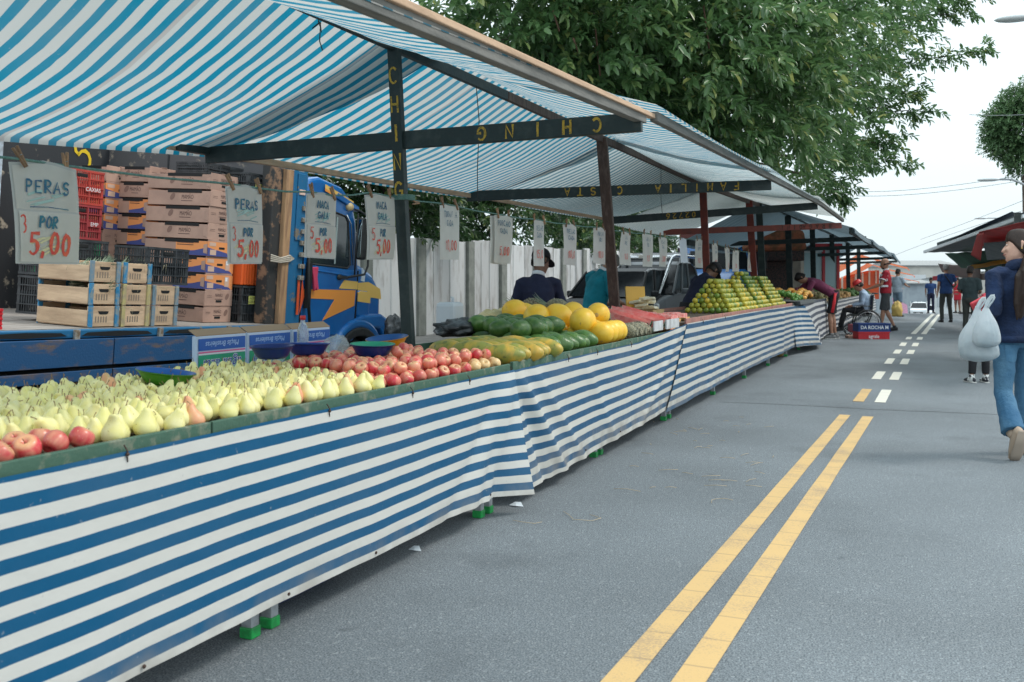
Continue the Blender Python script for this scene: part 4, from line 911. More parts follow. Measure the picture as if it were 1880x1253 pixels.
words = [('PERAS', '', '3', 'POR', '5,00'), ('PERAS', '', '3', 'POR', '5,00'), ('MACA', 'GALA', '5', 'POR', '5,00'), ('MACA', 'GALA', '5', 'POR', '5,00'), ('TORANJA', 'CADA', '', '', '10,00'), ('PORCAO', 'CADA', '', '', '5,00'), ('MELAO', 'CADA', '', '', '15,0'), ('MELAO', 'CADA', '', '', '10,0'), ('MELAO', 'REI', '', '', '10,0')]
lbl = ['large price sheet reading PERAS 3 POR 5,00, at the far left', 'price sheet reading PERAS 3 POR 5,00, in front of the stack of brown cartons', 'price sheet for MACA GALA in front of the blue truck cab', 'price sheet for MACA GALA just left of the lettered post', 'price sheet marked 10,00 just right of the lettered post', 'pair of overlapping price sheets marked 5,00', 'price sheet marked 15,0 covering the capped vendor', 'price sheet hanging between the two vendors', 'price sheet just left of the bare brown post', 'first price sheet right of the brown post', 'second price sheet right of the brown post', 'third price sheet right of the brown post', 'white blank sheet hanging askew on the rope', 'price sheet left of the dark red post', 'price sheet just right of the dark red post', 'narrow price sheet second right of the dark red post', 'narrow price sheet third right of the dark red post', 'last price sheet by the bright red post']
edg = [(22, 137), (413, 485), (565, 619), (672, 722), (807, 842), (910, 937), (977, 1002), (1037, 1056), (1093, 1110), (1142, 1158), (1180, 1197), (1210, 1222), (1247, 1258), (1278, 1289), (1308, 1318), (1331, 1339), (1347, 1355), (1373, 1379)]
rope_pts = []; proto_peg = None
for i, (cx_, pt, pb, wd_) in enumerate(sg):
    wd_ = onX(edg[i][1], pt, XR).y - onX(edg[i][0], pt, XR).y; cx_ = (edg[i][0] + edg[i][1]) / 2
    top = onX(cx_, pt, XR); bot = onX(cx_, pb, XR); h = top.z - bot.z; yv = top.y
    o = empty('price_sign', (XR, yv, top.z), 0, lbl[i], 'price sign', 'price sheets pegged to the green rope')
    o.rotation_euler = (random.uniform(-.03, .03), 0, random.uniform(-.10, .10) + (.0 if i else .0))
    b = MB(); v = []; nn = 8; mm = 6; cv = random.uniform(-.015, .015); sk = random.uniform(-.02, .02)
    if i == 12: sk = .10
    def sheet(m, dx, s=1.0, off=0, z0=0, z1=1):
        b = MB(); v = []
        for a in range(nn + 1):
            for c in range(mm + 1):
                t = lerp(z0, z1, a / nn); u = c / mm - .5
                v.append((dx + cv * math.sin(t * 3 + u) + .006 * math.sin(u * 7 + i), u * wd_ * s + sk * t + off, -h * t + (.010 * math.cos(u * 6.28) * (1 - t) if t < .2 else 0)))
        b.add(v, [(a * (mm + 1) + c, a * (mm + 1) + c + 1, (a + 1) * (mm + 1) + c + 1, (a + 1) * (mm + 1) + c) for a in range(nn) for c in range(mm)], m, True); return b
    pp = sheet(PLAST if i < 4 else PAPER if i != 12 else mat('white_sheet', (.80, .84, .92), .6, transl=.3), 0); pb_ = pp.build('sheet', None, o, recalc=False)
    if i < 4:
        sheet(PAPER, .004, .93, 0, .03, .47).build('upper_card', None, o, recalc=False); sheet(PAPER, .005, .93, wd_ * .03, .49, .98).build('lower_card', None, o, recalc=False)
    if i == 5: sheet(PAPER, -.02, 1, -.035, .02, 1.02).build('rear_sheet', None, o, recalc=False)
    if i != 12:
        wds = words[i] if i < len(words) else random.choice([('LARANJA', 'PERA', '', '', '10,0'), ('MELAN', 'CIA', '', '', '5,00'), ('UVA', 'ROSE', '', '', '10,0')])
        def onsheet(b):
            b.v = [(p[0] + cv * math.sin(-p[2] / h * 3 + p[1] / wd_) + .006 * math.sin(p[1] / wd_ * 7 + i), p[1], p[2]) for p in b.v]; return b
        X0 = .009; S = wd_; ox = sk * .3; b = MB()
        n_ = len(wds[0]); hh = h * (.12 if i < 2 else .105)
        cw = min(.62, S * .72 / (hh * (n_ * 1.28))); 
        strokes(b, wds[0], (X0, ox, -h * (.30 if i < 2 else .22)), (0, 1, 0), (0, 0, 1), hh, .0085 if i < 4 else .006, INKB, cw=cw, gap=.3, jit=.4, slant=.08, wob=.06)
        if wds[1]: strokes(b, wds[1], (X0, ox, -h * .38), (0, 1, 0), (0, 0, 1), h * .10, .008 if i < 4 else .006, INKB, cw=min(.6, S * .55 / (h * .1 * 4 * 1.28)), gap=.3, jit=.4, slant=.08, wob=.06)
        if wds[3]: strokes(b, wds[3], (X0, ox + .0, -h * .64), (0, 1, 0), (0, 0, 1), h * .105, .008, INKB, cw=.52, gap=.25, jit=.4, slant=.1, wob=.05)
        onsheet(b).build('lettering', None, o, recalc=False)
        b = MB(); hp = h * (.20 if i < 4 else .17); cw = min(.55, S * .74 / (hp * (len(wds[4]) * 1.1)))
        strokes(b, wds[4], (X0, ox + .012, -h * (.90 if i < 4 else .82)), (0, 1, 0), (0, 0, 1), hp, .014 if i < 4 else .009, INKR, cw=cw, gap=.25, jit=.35, slant=.04, wob=.03)
        if wds[2]: strokes(b, wds[2], (X0, -S * .34, -h * .70), (0, 1, 0), (0, 0, 1), h * .17, .007, INKR, cw=.45, jit=.3)
        onsheet(b).build('price', None, o, recalc=False)
        if i < 4:
            b = MB()
            for q in range(14):     # crayon hatching behind the price and under the word
                u = random.uniform(-.26, .22) * S; zz = -h * random.uniform(.74, .90); ribbon(b, [(u - .03, -.012), (u, .004), (u + .03, .012)], .005, INKY, (X0 - .0015, ox, zz), (0, 1, 0), (0, 0, 1), .5)
            for q in range(12):
                u = random.uniform(-.20, .22) * S; zz = -h * random.uniform(.30, .41); ribbon(b, [(u - .03, -.008), (u, .002), (u + .03, .010)], .005, INKG, (X0 - .0015, ox, zz), (0, 1, 0), (0, 0, 1), .5)
            ribbon(b, [(-.25 * S, 0), (0, .003), (.3 * S, -.003)], .003, INKB, (X0 - .001, ox, -h * .445), (0, 1, 0), (0, 0, 1), .3)
            onsheet(b).build('crayon_shading', None, o, recalc=False)
    # two pegs
    for s in (-1, 1):
        if i == 12 and s == 1: continue
        if proto_peg is None:
            b = MB(); b.prism([(-.005, -.036), (-.001, -.036), (-.001, .012), (-.008, .036), (-.012, .036)], -.005, .005, 'x', PEG); b.prism([(.005, -.036), (.001, -.036), (.001, .012), (.008, .036), (.012, .036)], -.005, .005, 'x', PEG)
            b.tube([(-.006, -.004, .006), (-.006, .004, .006), (.006, .004, .006), (.006, -.004, .006)], .0015, mat('steel', (.4, .4, .4), .4, metal=1), n=5); proto_peg = b.build('clothes_peg'); pg = proto_peg
        else: pg = copy_tree(proto_peg)
        pg.location = (XR + .002, yv + s * wd_ * .36, top.z + .012); pg.rotation_euler = (R(random.uniform(12, 32)), R(random.uniform(-15, 15)), 0); pg.scale = (1.2, 1.2, 1.2)
        tag(pg, 'wooden clothes peg pinching the upper corner of a price sheet to the rope', 'clothes peg', 'pegs on the green rope')
    rope_pts += [(XR - .002, yv - wd_ * .36, top.z + .004), (XR - .002, yv + wd_ * .36, top.z + .002)]
a = onX(-60, 288, XR); rp = [(XR, a.y, a.z + .01)] + rope_pts
pole_y = 5.72
rp = [p for p in rp]
ins = []
for p in rp:
    ins.append(p)
rp2 = []
for i, p in enumerate(rp):
    rp2.append(p)
    if i + 1 < len(rp) and rp[i + 1][1] - p[1] > .35:
        q = rp[i + 1]; rp2.append((XR, (p[1] + q[1]) / 2, (p[2] + q[2]) / 2 - .008))
b = MB(); b.tube(rp2 + [(XR, 19.6, rp[-1][2] - .02)], .0055, ROPE, n=7)
for k in range(4):   # wraps round the lettered post
    z = 1.80 + k * .009
    b.tube([(-3.135, 5.63, z), (-3.135, 5.76, z + .004), (-3.225, 5.76, z), (-3.225, 5.63, z), (-3.135, 5.63, z)], .005, ROPE, n=6)
o = b.build('rope'); tag(o, 'thin green rope strung from post to post carrying the price sheets', 'rope')
pg = copy_tree(proto_peg); pg.location = (XR, 5.93, 1.80); pg.rotation_euler = (R(92), 0, 0); pg.scale = (1.3, 1.3, 1.3); tag(pg, 'spare clothes peg lying level along the rope right of the lettered post', 'clothes peg', 'pegs on the green rope')
# ------------------------------------------------------------------ bowls and odds on the fruit
def bowl(name_in, cin, cout, px, py, zc, label, r=.155, tilt=(0, 0), h=.062):
    mi = mat('bowl_' + name_in, cin, .35, spec=.5); mo = mat('bowl_out_' + name_in, cout, .35)
    o = empty('plastic_bowl', W(px, py, zc), 0, label, 'bowl', 'plastic bowls resting on the fruit')
    b = MB(); b.lathe([(.002, 0), (r * .62, 0), (r * .75, .012), (r * .93, h * .8), (r * 1.0, h), (r * 1.04, h - .003), (r * 1.045, h), (r * .985, h), (r * .90, h * .78), (r * .70, .012), (r * .6, .004), (.002, .004)], 30, mo); b.build('outer_wall', None, o)
    b = MB(); b.lathe([(.002, .0085), (r * .58, .0085), (r * .70, .018), (r * .885, h * .82), (r * .975, h + .0015), (r * 1.035, h + .0025), (r * 1.03, h + .001), (r * .975, h), (r * .89, h * .81), (r * .70, .016), (r * .58, .006), (.002, .006)], 30, mi); b.build('inner_wall', None, o)
    o.rotation_euler = (tilt[0], tilt[1], 0)
    return o
BL = (.005, .05, .26); NVY = (.004, .02, .13); GR = (.02, .28, .16)
bowl('a', (.01, .10, .36), (.06, .24, .02), 302, 706, 3.93, 'blue bowl with a green underside, resting on the pears', .112, (R(-4), R(6)), .052)
bowl('b', NVY, (.004, .025, .15), 500, 658, 4.62, 'dark blue bowl in front of the printed cartons, left of its twin', .10, (R(2), 0), .058)
bowl('c', BL, (.004, .03, .19), 565, 652, 5.0, 'dark blue bowl below the bottle with a red cap', .108, (R(-2), 0), .058)
bowl('d', GR, (.005, .03, .17), 684, 654, 5.05, 'navy bowl with a green inside, on the apples', .112, (R(2), R(2)), .062)
bowl('e', (.01, .08, .26), (.62, .30, .01), 712, 640, 5.6, 'yellow bowl with a blue inside, behind the green one near the lettered post', .118, (R(7), R(-2)), .062)
# cartons behind the apples, printed upside down
CB = mat('box_white_blue', (.52, .62, .78), .6); CBL = mat('box_blue', (.01, .10, .42), .5); CGR = mat('box_green', (.01, .30, .16), .5, (.02, .38, .22), 4); CPK = mat('box_pink', (.75, .12, .30), .5); CWH = mat('box_white', (.80, .82, .84), .6); CBR = mat('box_inside', (.40, .27, .17), .8); CNV = mat('box_letter', (.01, .06, .36), .6)
def apple_carton(x, y, z, lab):
    o = empty('apple_carton', (x, y, z), 0, lab, 'carton', 'blue and green apple cartons standing behind the table'); wdt = .385; hh = .36
    b = MB(); b.box((-.015, 0, hh / 2), (.03, wdt, hh)); b.build('box', CB, o, bevel=.006)
    b = MB(); F_ = .0035
    def q(y0, y1, z0, z1, m, dx=0): b.add([(F_ + dx, y0, z0), (F_ + dx, y1, z0), (F_ + dx, y1, z1), (F_ + dx, y0, z1)], [(0, 1, 2, 3)], m)
    q(-.182, .182, .285, .345, CBL); q(-.182, .182, .272, .279, CPK); q(-.182, .182, .264, .270, CWH); q(-.182, .182, .02, .262, CGR)
    b.add([(F_ + .001, .15 * math.cos(a), .15 + .07 * math.sin(a)) for a in [R(k * 20) for k in range(18)]], [tuple(range(18))], mat('box_mint', (.35, .62, .52), .6))
    put_text(b, 'Maçãs Brasileiras', (F_ + .001, 0, .316), (0, -1, 0), (0, 0, -1), .040, mat('box_pale', (.45, .62, .85), .6), shear=.2, sx=.95)
    put_text(b, 'água azul', (F_ + .002, 0, .212), (0, -1, 0), (0, 0, -1), .082, CWH, shear=.25, bold=.03)
    put_text(b, 'água azul', (F_ + .003, 0, .212), (0, -1, 0), (0, 0, -1), .082, CNV, shear=.25)
    b.build('printed_label', None, o, recalc=False)
    b = MB(); b.add([(.0, -wdt / 2, hh), (.0, wdt / 2, hh), (-.05, wdt / 2, hh + .03), (-.05, -wdt / 2, hh + .03)], [(0, 1, 2, 3)], CBR); b.build('open_flap', None, o, solid=.004)
for i, (pxa, lab) in enumerate(((393, 'printed apple carton with an upside-down label, left one of three'), (483, 'printed apple carton with an upside-down label, middle one of three'), (575, 'printed apple carton half hidden by the bottle, right one of three'))):
    p = onX(pxa, 660, -3.45); apple_carton(-3.34, [4.07, 4.47, 4.87][i], .625, lab)
CLEAR = mat('clear_plastic', (.80, .85, .88), .12, trans=.75, spec=.5, rnd=0)
b = MB(); b.lathe([(.001, 0), (.030, 0), (.033, .01), (.033, .10), (.028, .125), (.013, .155), (.013, .170)], 16, CLEAR)
o = b.build('plastic_bottle', None, loc=W(556, 642, 5.55)); tag(o, 'clear plastic bottle with a red cap standing beside a clear bag', 'bottle')
b = MB(); b.lathe([(.001, .168), (.016, .168), (.016, .192), (.001, .192)], 14, mat('red_cap', (.62, .03, .03), .4)); b.build('cap', None, o)
def crumple(name, m, c, r, seed, label, cat, n=28, k=18, amp=.35, f=2.2, loc=None, flat=.0):
    b = MB(); rings = []
    for i in range(k + 1):
        a = math.pi * min(max(i / k, .01), .99); ring = []
        for q in range(n):
            t = 2 * math.pi * q / n; d = Vector((math.sin(a) * math.cos(t), math.sin(a) * math.sin(t), -math.cos(a)))
            s = 1 + amp * (noise.noise(d * f + Vector((seed, 0, 0)))) + amp * .5 * abs(noise.noise(d * f * 3 + Vector((0, seed, 0)))) * 1.5
            p = Vector((d.x * r[0], d.y * r[1], d.z * r[2])) * s
            if p.z < -r[2] * .75: p.z = -r[2] * .75
            ring.append(p)
        rings.append(ring)
    b.loft(rings, m); o = b.build(name, None, loc=c); tag(o, label, cat); return o
BAGC = mat('clear_bag', (.72, .78, .82), .18, trans=.35, alpha=.42, bump=.5, bs=25)
crumple('clear_bag', BAGC, W(616, 640, 5.8), (.06, .10, .07), 3, 'crumpled clear plastic bag full of bags beside the bottle', 'plastic bag')
BLK = mat('black_bag', (.035, .037, .04), .35, (.16, .17, .18), 14, 4, .5, .7, bump=.6, bs=18)
crumple('grey_black_cloth', BLK, W(842, 604, 7.15), (.13, .23, .07), 8, 'crumpled black plastic bag lying left of the avocados', 'plastic bag', amp=.38, f=2.4)
b = MB(); b.box((0, 0, .12), (.16, .20, .24)); o = b.build('white_jug', mat('jug_white', (.72, .75, .78), .35, transl=.2), bevel=.03, loc=(0, 0, 0)); p = W(826, 612, 7.6); o.location = p; tag(o, 'white plastic jug with a pump nozzle in front of the concrete fence', 'jug')
b = MB(); b.tube([(0, .05, .24), (0, .05, .275)], .012, n=10); b.tube([(0, .055, .275), (0, .015, .278)], .007, n=8); b.build('pump', mat('jug_white', (.7, .7, .7)), o)
NET = mat('net_bag', (.62, .50, .24), .6, (.72, .62, .36), 80, 2, .4, .6, bump=.5, bs=60)
crumple('fruit_net', NET, W(900, 590, 8.3), (.10, .2, .09), 12, 'pale net bag of fruit at the back, left of the melons', 'net bag', amp=.25)
crumple('fruit_net', NET, W(920, 588, 8.9), (.12, .16, .10), 15, 'second net bag of fruit tucked behind the leftmost melon', 'net bag', amp=.25)
crumple('dark_bag', BLK, W(724, 606, 11.6), (.10, .13, .17), 18, 'dark bag hanging between the truck fender and the lettered post', 'bag', amp=.35)
crumple('teal_bag', mat('teal_bag', (.08, .42, .44), .4, bump=.4), W(1290, 552, 14.4), (.14, .22, .06), 21, 'small teal plastic bag left of the first orange pyramid', 'plastic bag', amp=.4)
# fruit on the far tables, bowl of limes by the bending man
random.seed(121)
limes = []
lm = MB(); lm.ball((0, 0, 0), (.03, .036, .03), LIME, n=8, k=6); lm = lm.build('lime'); t0 = []
for r_ in range(9):
    for c in range(14):
        x = -2.22 - c * .062; y = 18.6 + r_ * .13 + c * .03
        z = .93 + .10 * math.sin(math.pi * min(1, c / 12)) + random.uniform(0, .06)
        scatter(lm, (x, y, z), random.uniform(0, 6), (0, 0), random.uniform(1.0, 1.5), 'small dark green lime in the heap past the orange pyramids', 'lime', 'limes past the orange pyramids')
tg = oval('mango', .11, .042, fruit_mat('mango_skin', (.85, .36, .05), (.80, .52, .14), scale=12, rough=.4, rnd=.1), n=10, k=8)
for r_ in range(8):
    for c in range(6):
        scatter(tg, (-2.2 - c * .12, 19.9 + r_ * .17 + c * .05, .96 + .05 * (c % 2) + .10 * math.sin(r_ * .4)), random.uniform(0, 6), (0, 0), random.uniform(.9, 1.2), 'orange yellow mango under the bending man', 'mango', 'mangoes under the bending man')
b = MB(); b.prism([(17.75, .87), (20.1, .87), (20.3, .93), (17.65, .93)], -3.1, -2.02, 'x', mat('grey_tray', (.10, .11, .11), .6)); o = b.build('produce_tray'); tag(o, 'wide dark tray holding the limes at the table corner', 'tray')
# vegetables on the far tables: piles too small to count
def heap(x0, x1, y0, y1, z, m, n, r, label, name='vegetables'):
    b = MB()
    for _ in range(n):
        x = random.uniform(x0, x1); y = random.uniform(y0, y1); b.ball((x, y, z + random.uniform(0, .12) * (1 - abs((x - (x0 + x1) / 2) / (x1 - x0))) * 2), (r * random.uniform(.7, 1.3), r * random.uniform(.7, 1.6), r), m, n=7, k=5)
    o = b.build(name); tag(o, label, 'vegetables', None, 'stuff')
VG = mat('veg_green', (.05, .14, .03), .6, (.14, .24, .05), 20, rnd=.2); VO = mat('veg_orange', (.50, .24, .08), .6, (.6, .4, .16), 14); VR = mat('veg_purple', (.16, .03, .05), .5, (.3, .06, .05), 14); VT = mat('veg_tan', (.42, .32, .18), .7, (.3, .3, .12), 12)
heap(-3.1, -2.2, 25, 29, .80, VT, 160, .06, 'pale roots and greens heaped behind the bending man'); heap(-3.1, -2.2, 29, 33, .80, VO, 160, .06, 'orange and tan vegetables heaped behind the wheelchair')
heap(-3.2, -2.6, 27, 34, .88, VG, 160, .08, 'dark leafy greens at the back of the vegetable table'); heap(-3.2, -2.7, 25, 27, .9, VR, 60, .07, 'dark red vegetables near the post'); heap(-3.1, -2.2, 34, 45, .8, VG, 200, .07, 'green vegetables on the far table')
# ------------------------------------------------------------------ litter on the street
STR = mat('straw', (.48, .38, .25), .8)
def straw(px, py, pts, label='curved dry straw lying on the asphalt'):
    t = (EYE - .006) * FPX / (py - HY); p = W(px, py, t); p.z = .006
    b = MB(); b.tube([(x, y, .001 + .004 * (i % 2)) for i, (x, y) in enumerate(pts)], 0.0015, STR, n=5); o = b.build('straw', None, loc=p); tag(o, label, 'straw', 'straws littering the street'); return o
straw(1075, 952, [(-.16, .10), (-.10, .02), (-.05, -.05), (.0, -.06), (.05, -.04), (.08, .02), (.04, .06), (0, .07)], 'long straw bent like a hook, the largest on the asphalt')
straw(1310, 920, [(.0, -.06), (-.01, 0), (.0, .05), (.05, .07), (.1, .06)])
straw(1150, 900, [(-.08, 0), (0, .01), (.09, -.01)]); straw(965, 960, [(-.08, .02), (-.02, -.01), (.05, .0), (.08, .03)])
rs = random.Random(9)
for k in range(40):
    px = rs.choice((rs.uniform(1150, 1380), rs.uniform(1230, 1420))); py = rs.uniform(765, 900); a = rs.uniform(0, 3.1); l = rs.uniform(.02, .07)
    straw(px, py, [(-l * math.cos(a), -l * math.sin(a)), (rs.uniform(-.01, .01), rs.uniform(-.01, .01)), (l * math.cos(a), l * math.sin(a))])
def paper(px, py, s, lab):
    t = EYE * FPX / (py - HY); p = W(px, py, t); p.z = .004
    b = MB(); b.add([(-s, 0, 0), (-.3 * s, .3 * s, .018), (0, -.2 * s, .012), (.5 * s, .25 * s, .02), (s, -.1 * s, .0), (.2 * s, -.5 * s, .004), (-.6 * s, -.4 * s, .003)], [(0, 1, 2), (0, 2, 6), (1, 3, 2), (2, 3, 4), (2, 4, 5), (2, 5, 6)], mat('litter_white', (.72, .78, .82), .6)); o = b.build('paper_scrap', None, loc=p, recalc=False); tag(o, lab, 'litter')
paper(948, 930, .045, 'torn white paper scrap beside the table leg feet'); paper(762, 1012, .035, 'small white scrap in the shade below the nearest cloth'); paper(1710, 605, .10, 'white scrap lying far down the street')
# box under the near table
b = MB(); b.box((0, 0, .08), (.3, .42, .16)); o = b.build('low_crate', mat('navy_crate', (.008, .03, .12), .5), bevel=.01, loc=(-2.46, 3.30, 0)); tag(o, 'navy crate pushed under the nearest table', 'crate')
b = MB(); b.ball((0, 0, .06), (.07, .07, .06), n=12, k=8); o = b.build('fallen_fruit', mat('fallen_brown', (.30, .20, .06), .7), loc=(-2.28, 17.0, 0)); tag(o, 'brownish fruit on the ground below the orange table', 'fruit')
# ------------------------------------------------------------------ blue flatbed truck
TBLUE = mat('truck_blue', (.006, .15, .44), .3, (.005, .11, .36), 2.5, 3, .4, .7, coat=.35, spec=.5)
TBLUE2 = mat('truck_blue_worn', (.010, .13, .28), .5, (.20, .17, .13), 9, 7, .60, .66, bump=.1)
TBLUEW = mat('plank_blue_worn', (.012, .075, .19), .6, (.16, .11, .08), 5, 8, .52, .68, bump=.25, stretch=(1, .6, 2.2))
TFLOOR = mat('bed_floor', (.33, .30, .27), .8, (.20, .17, .15), 5, 6, .4, .65, bump=.3, stretch=(4, .7, 1))
PLYB = mat('black_plywood', (.030, .033, .038), .6, (.42, .36, .28), 7, 9, .60, .68, bump=.15)
PLYG = mat('grey_plywood', (.095, .092, .098), .65, (.40, .33, .26), 9, 9, .58, .70, bump=.15)
TBLK = mat('black_rubber', (.015, .015, .016), .6, (.03, .03, .03), 20, bump=.2)
TORG = mat('stripe_orange', (.94, .34, .06), .35, coat=.3); TYEL = mat('stripe_yellow', (.94, .58, .14), .35, coat=.3)
GLASS = mat('window_glass', (.02, .03, .035), .08, spec=.8); CHROME = mat('chrome', (.6, .62, .64), .2, metal=1); DARK = mat('dark_gap', (.006, .007, .008), .7)
SILV = mat('silver_bracket', (.42, .40, .36), .5, (.25, .18, .12), 30, metal=.4)
PINKC = mat('pink_cloth', (.62, .05, .12), .85, bump=.3, bs=30)
T0 = Vector((-6.30, 5.2, .902)); TR = Matrix.Translation(T0) @ Euler((R(-1.45), R(3.2), 0)).to_matrix().to_4x4()
tk = empty('blue_truck', (0, 0, 0), 0, 'blue flatbed truck with an orange lightning stripe, parked behind the front tables', 'truck'); tk.matrix_world = TR
def TB(name, fn, m=None, parent=None, **k):
    b = MB(); fn(b)
    if min(v[1] for v in b.v) > 3.38: b.v = [(v[0], v[1] - .26, v[2]) for v in b.v]      # cab group sits a little farther back
    return b.build(name, m, parent or tk, **k)
TB('bed_floor', lambda b: [b.bb((-2.5, -3 + 0 * i, -.05), (0, 3.46, 0)) for i in range(1)], TFLOOR)
def side(b): b.bb((-.02, -3, -.075), (.045, 3.70, -.006))
TB('bed_rim', side, TBLUE2, bevel=.01)
for i in range(6):
    y = -1.2 + i * .93
    def rec(b, y=y): b.prism([(y + .06, -.055), (y + .12, -.03), (y + .45, -.022), (y + .78, -.03), (y + .84, -.055), (y + .45, -.068)], .046, .050, 'x')
    TB('rim_recess', rec, DARK)
    TB('hinge', lambda b, y=y: (b.box((.055, y, -.045), (.03, .05, .08)), b.tube([(.06, y - .02, -.02), (.06, y + .02, -.02)], .012)), SILV, bevel=.003)
for k, (z0, z1) in enumerate(((-.30, -.082), (-.42, -.335), (-.53, -.45))):
    yy = -3
    for ye in (-.6, 1.05, 2.4, 3.66):
        TB('side_plank', lambda b, yy=yy, ye=ye: b.bb((.03, yy, z0), (.075, ye - .012, z1)), TBLUEW, bevel=.004); yy = ye
TB('chassis', lambda b: (b.bb((-2.2, -3, -.45), (-.05, 3.9, -.08)), b.bb((-1.9, -3, -.62), (-.5, 6.0, -.45))), DARK)
# bulkhead behind the cab, side wall with peeling black paint
TB('bulkhead', lambda b: b.bb((-2.55, 3.64, 0), (-.16, 3.70, 1.95)), PLYG)
TB('bulkhead_trim', lambda b: (b.bb((-.90, 3.625, 1.72), (-.16, 3.64, 1.95)), b.bb((-1.62, 3.63, 0), (-1.60, 3.64, 1.9))), PLYB)
TB('rear_board', lambda b: b.bb((-2.54, 1.9, 0), (-2.49, 3.38, 2.4)), PLYB)
TB('side_post', lambda b: b.bb((-.17, 3.44, 0), (-.02, 3.64, 1.72)), mat('peeled_black', (.03, .03, .03), .7, (.26, .15, .09), 6, 8, .54, .62, bump=.25), bevel=.01)
TB('timber_post', lambda b: b.bb((-.03, 3.60, 0), (.03, 3.72, 1.74)), mat('timber_orange', (.46, .27, .14), .7, (.28, .16, .09), 6, 5, bump=.25, stretch=(4, 4, .5)), bevel=.008)
TB('steel_post', lambda b: b.bb((-2.52, 1.72, -.1), (-2.40, 1.90, 2.4)), mat('steel_strip', (.50, .58, .66), .5, (.30, .33, .36), 10))
TB('red_panel', lambda b: b.bb((-2.56, .2, 0), (-2.50, 1.7, 2.4)), mat('red_panel', (.36, .06, .05), .6, (.22, .08, .06), 4))
b = MB()   # yellow painted letters, lying on their side, on the black board
ribbon(b, _arc(.06, .04, .09, .11, 150, -120, 9), .04, mat('paint_yellow', (.75, .52, .02), .6), (-2.484, 2.95, 1.62), (0, 1, 0), (0, 0, 1), .2)
ribbon(b, [(-.02, .10), (-.06, .13), (-.07, .18)], .035, mat('paint_yellow', (.75, .52, .02)), (-2.484, 2.95, 1.62), (0, 1, 0), (0, 0, 1), .2)
ribbon(b, [(-.10, .05), (.0, -.05), (.12, -.12)], .045, mat('paint_yellow', (.75, .52, .02)), (-2.484, 2.85, 1.28), (0, 1, 0), (0, 0, 1), .2)
ribbon(b, [(.0, -.05), (-.06, -.12)], .04, mat('paint_yellow', (.75, .52, .02)), (-2.484, 2.85, 1.28), (0, 1, 0), (0, 0, 1), .2)
b.build('painted_letters', None, tk, recalc=False)
# folded side gate with seven brackets
TB('folded_gate', lambda b: (b.bb((-.12, 3.73, -.02), (.02, 3.98, 1.66)), b.bb((.02, 3.80, .9), (.035, 3.97, 1.62)), b.ball((-.05, 3.86, 1.65), (.06, .12, .07))), TBLUE2, bevel=.02)
for i in range(7): TB('bracket', lambda b: b.box((.045, 3.93, 1.25 - i * .125), (.03, .085, .05)), SILV, bevel=.004)
TB('reflector', lambda b: b.box((.04, 3.87, 1.42), (.012, .10, .055)), mat('reflector', (.80, .55, .45), .3))
TB('gate_stripe', lambda b: (b.bb((.036, 3.89, .10), (.041, 3.93, .50)), b.add([(.037, 3.95, .10), (.037, 4.03, .30), (.037, 3.97, .50)], [(0, 1, 2)])), mat('red_stripe', (.70, .10, .03), .4))
TB('tie_rope', lambda b: [b.tube([(.035, 3.40, .66 + .02 * k), (.045, 3.55, .65 + .015 * k), (.05, 3.70, .67 + .02 * k), (.045, 3.78, .70)], .009) for k in range(4)], mat('pale_rope', (.50, .44, .36), .8))
# cab, drawn as a side outline (y, z) and given its width
def P(*pts): return list(pts)
cabp = P((4.0, -.25), (4.0, 1.46), (4.08, 1.60), (4.30, 1.64), (4.75, 1.58), (4.98, 1.45), (5.02, 1.36), (5.10, 1.20), (5.20, .70), (5.22, .64), (5.22, -.25))
TB('cab', lambda b: b.prism(cabp, -2.1, -.02), TBLUE, bevel=.06, seg=3)
TB('sun_visor', lambda b: b.prism(P((4.55, 1.44), (4.62, 1.50), (5.08, 1.38), (5.10, 1.32), (5.0, 1.34)), -2.12, .01), TBLUE, bevel=.012)
TB('roof_stripe', lambda b: (b.add([(.004, 4.35, 1.52), (.004, 4.96, 1.39), (.004, 4.96, 1.43), (.004, 4.35, 1.565)], [(0, 1, 2, 3)], TYEL), b.add([(.004, 4.35, 1.49), (.004, 4.96, 1.355), (.004, 4.96, 1.385), (.004, 4.35, 1.52)], [(0, 1, 2, 3)], TORG)))
TB('marker_lamp', lambda b: b.ball((.0, 4.88, 1.36), (.05, .055, .05)), mat('amber_lamp', (.70, .50, .25), .3))
door = TB('door', lambda b: b.prism(P((4.02, -.14), (4.02, .66), (5.12, .62), (5.14, .40), (5.12, .02), (4.95, -.14)), -.015, .012), TBLUE, bevel=.012)
TB('door_gap', lambda b: (b.bb((.0, 4.0, -.2), (.014, 4.012, 1.4)), b.bb((.0, 5.135, -.1), (.014, 5.148, .62))), DARK, door)
TB('belt_line', lambda b: b.tube([(.014, 4.05, .60), (.016, 4.5, .58), (.016, 4.95, .55), (.014, 5.10, .56)], .012), TBLUE, door)
TB('handle', lambda b: (b.box((.03, 4.80, .53), (.03, .14, .035)), b.ball((.025, 4.72, .53), (.02, .045, .035))), TBLK, door, bevel=.006)
win = TB('door_window', lambda b: b.prism(P((4.12, .66), (4.12, 1.28), (4.20, 1.32), (4.80, 1.24), (4.86, 1.18), (4.96, .68), (4.90, .64)), -.03, .004), GLASS)
TB('window_seal', lambda b: [b.tube([(.006, 4.12, .66), (.006, 4.12, 1.28), (.006, 4.20, 1.32), (.006, 4.80, 1.24), (.006, 4.86, 1.18), (.006, 4.96, .68), (.006, 4.9, .64), (.006, 4.12, .66)], .012)], TBLK, win)
TB('window_trim', lambda b: b.tube([(.02, 4.80, 1.26), (.022, 4.9, 1.16), (.02, 5.0, .68)], .008), CHROME, win)
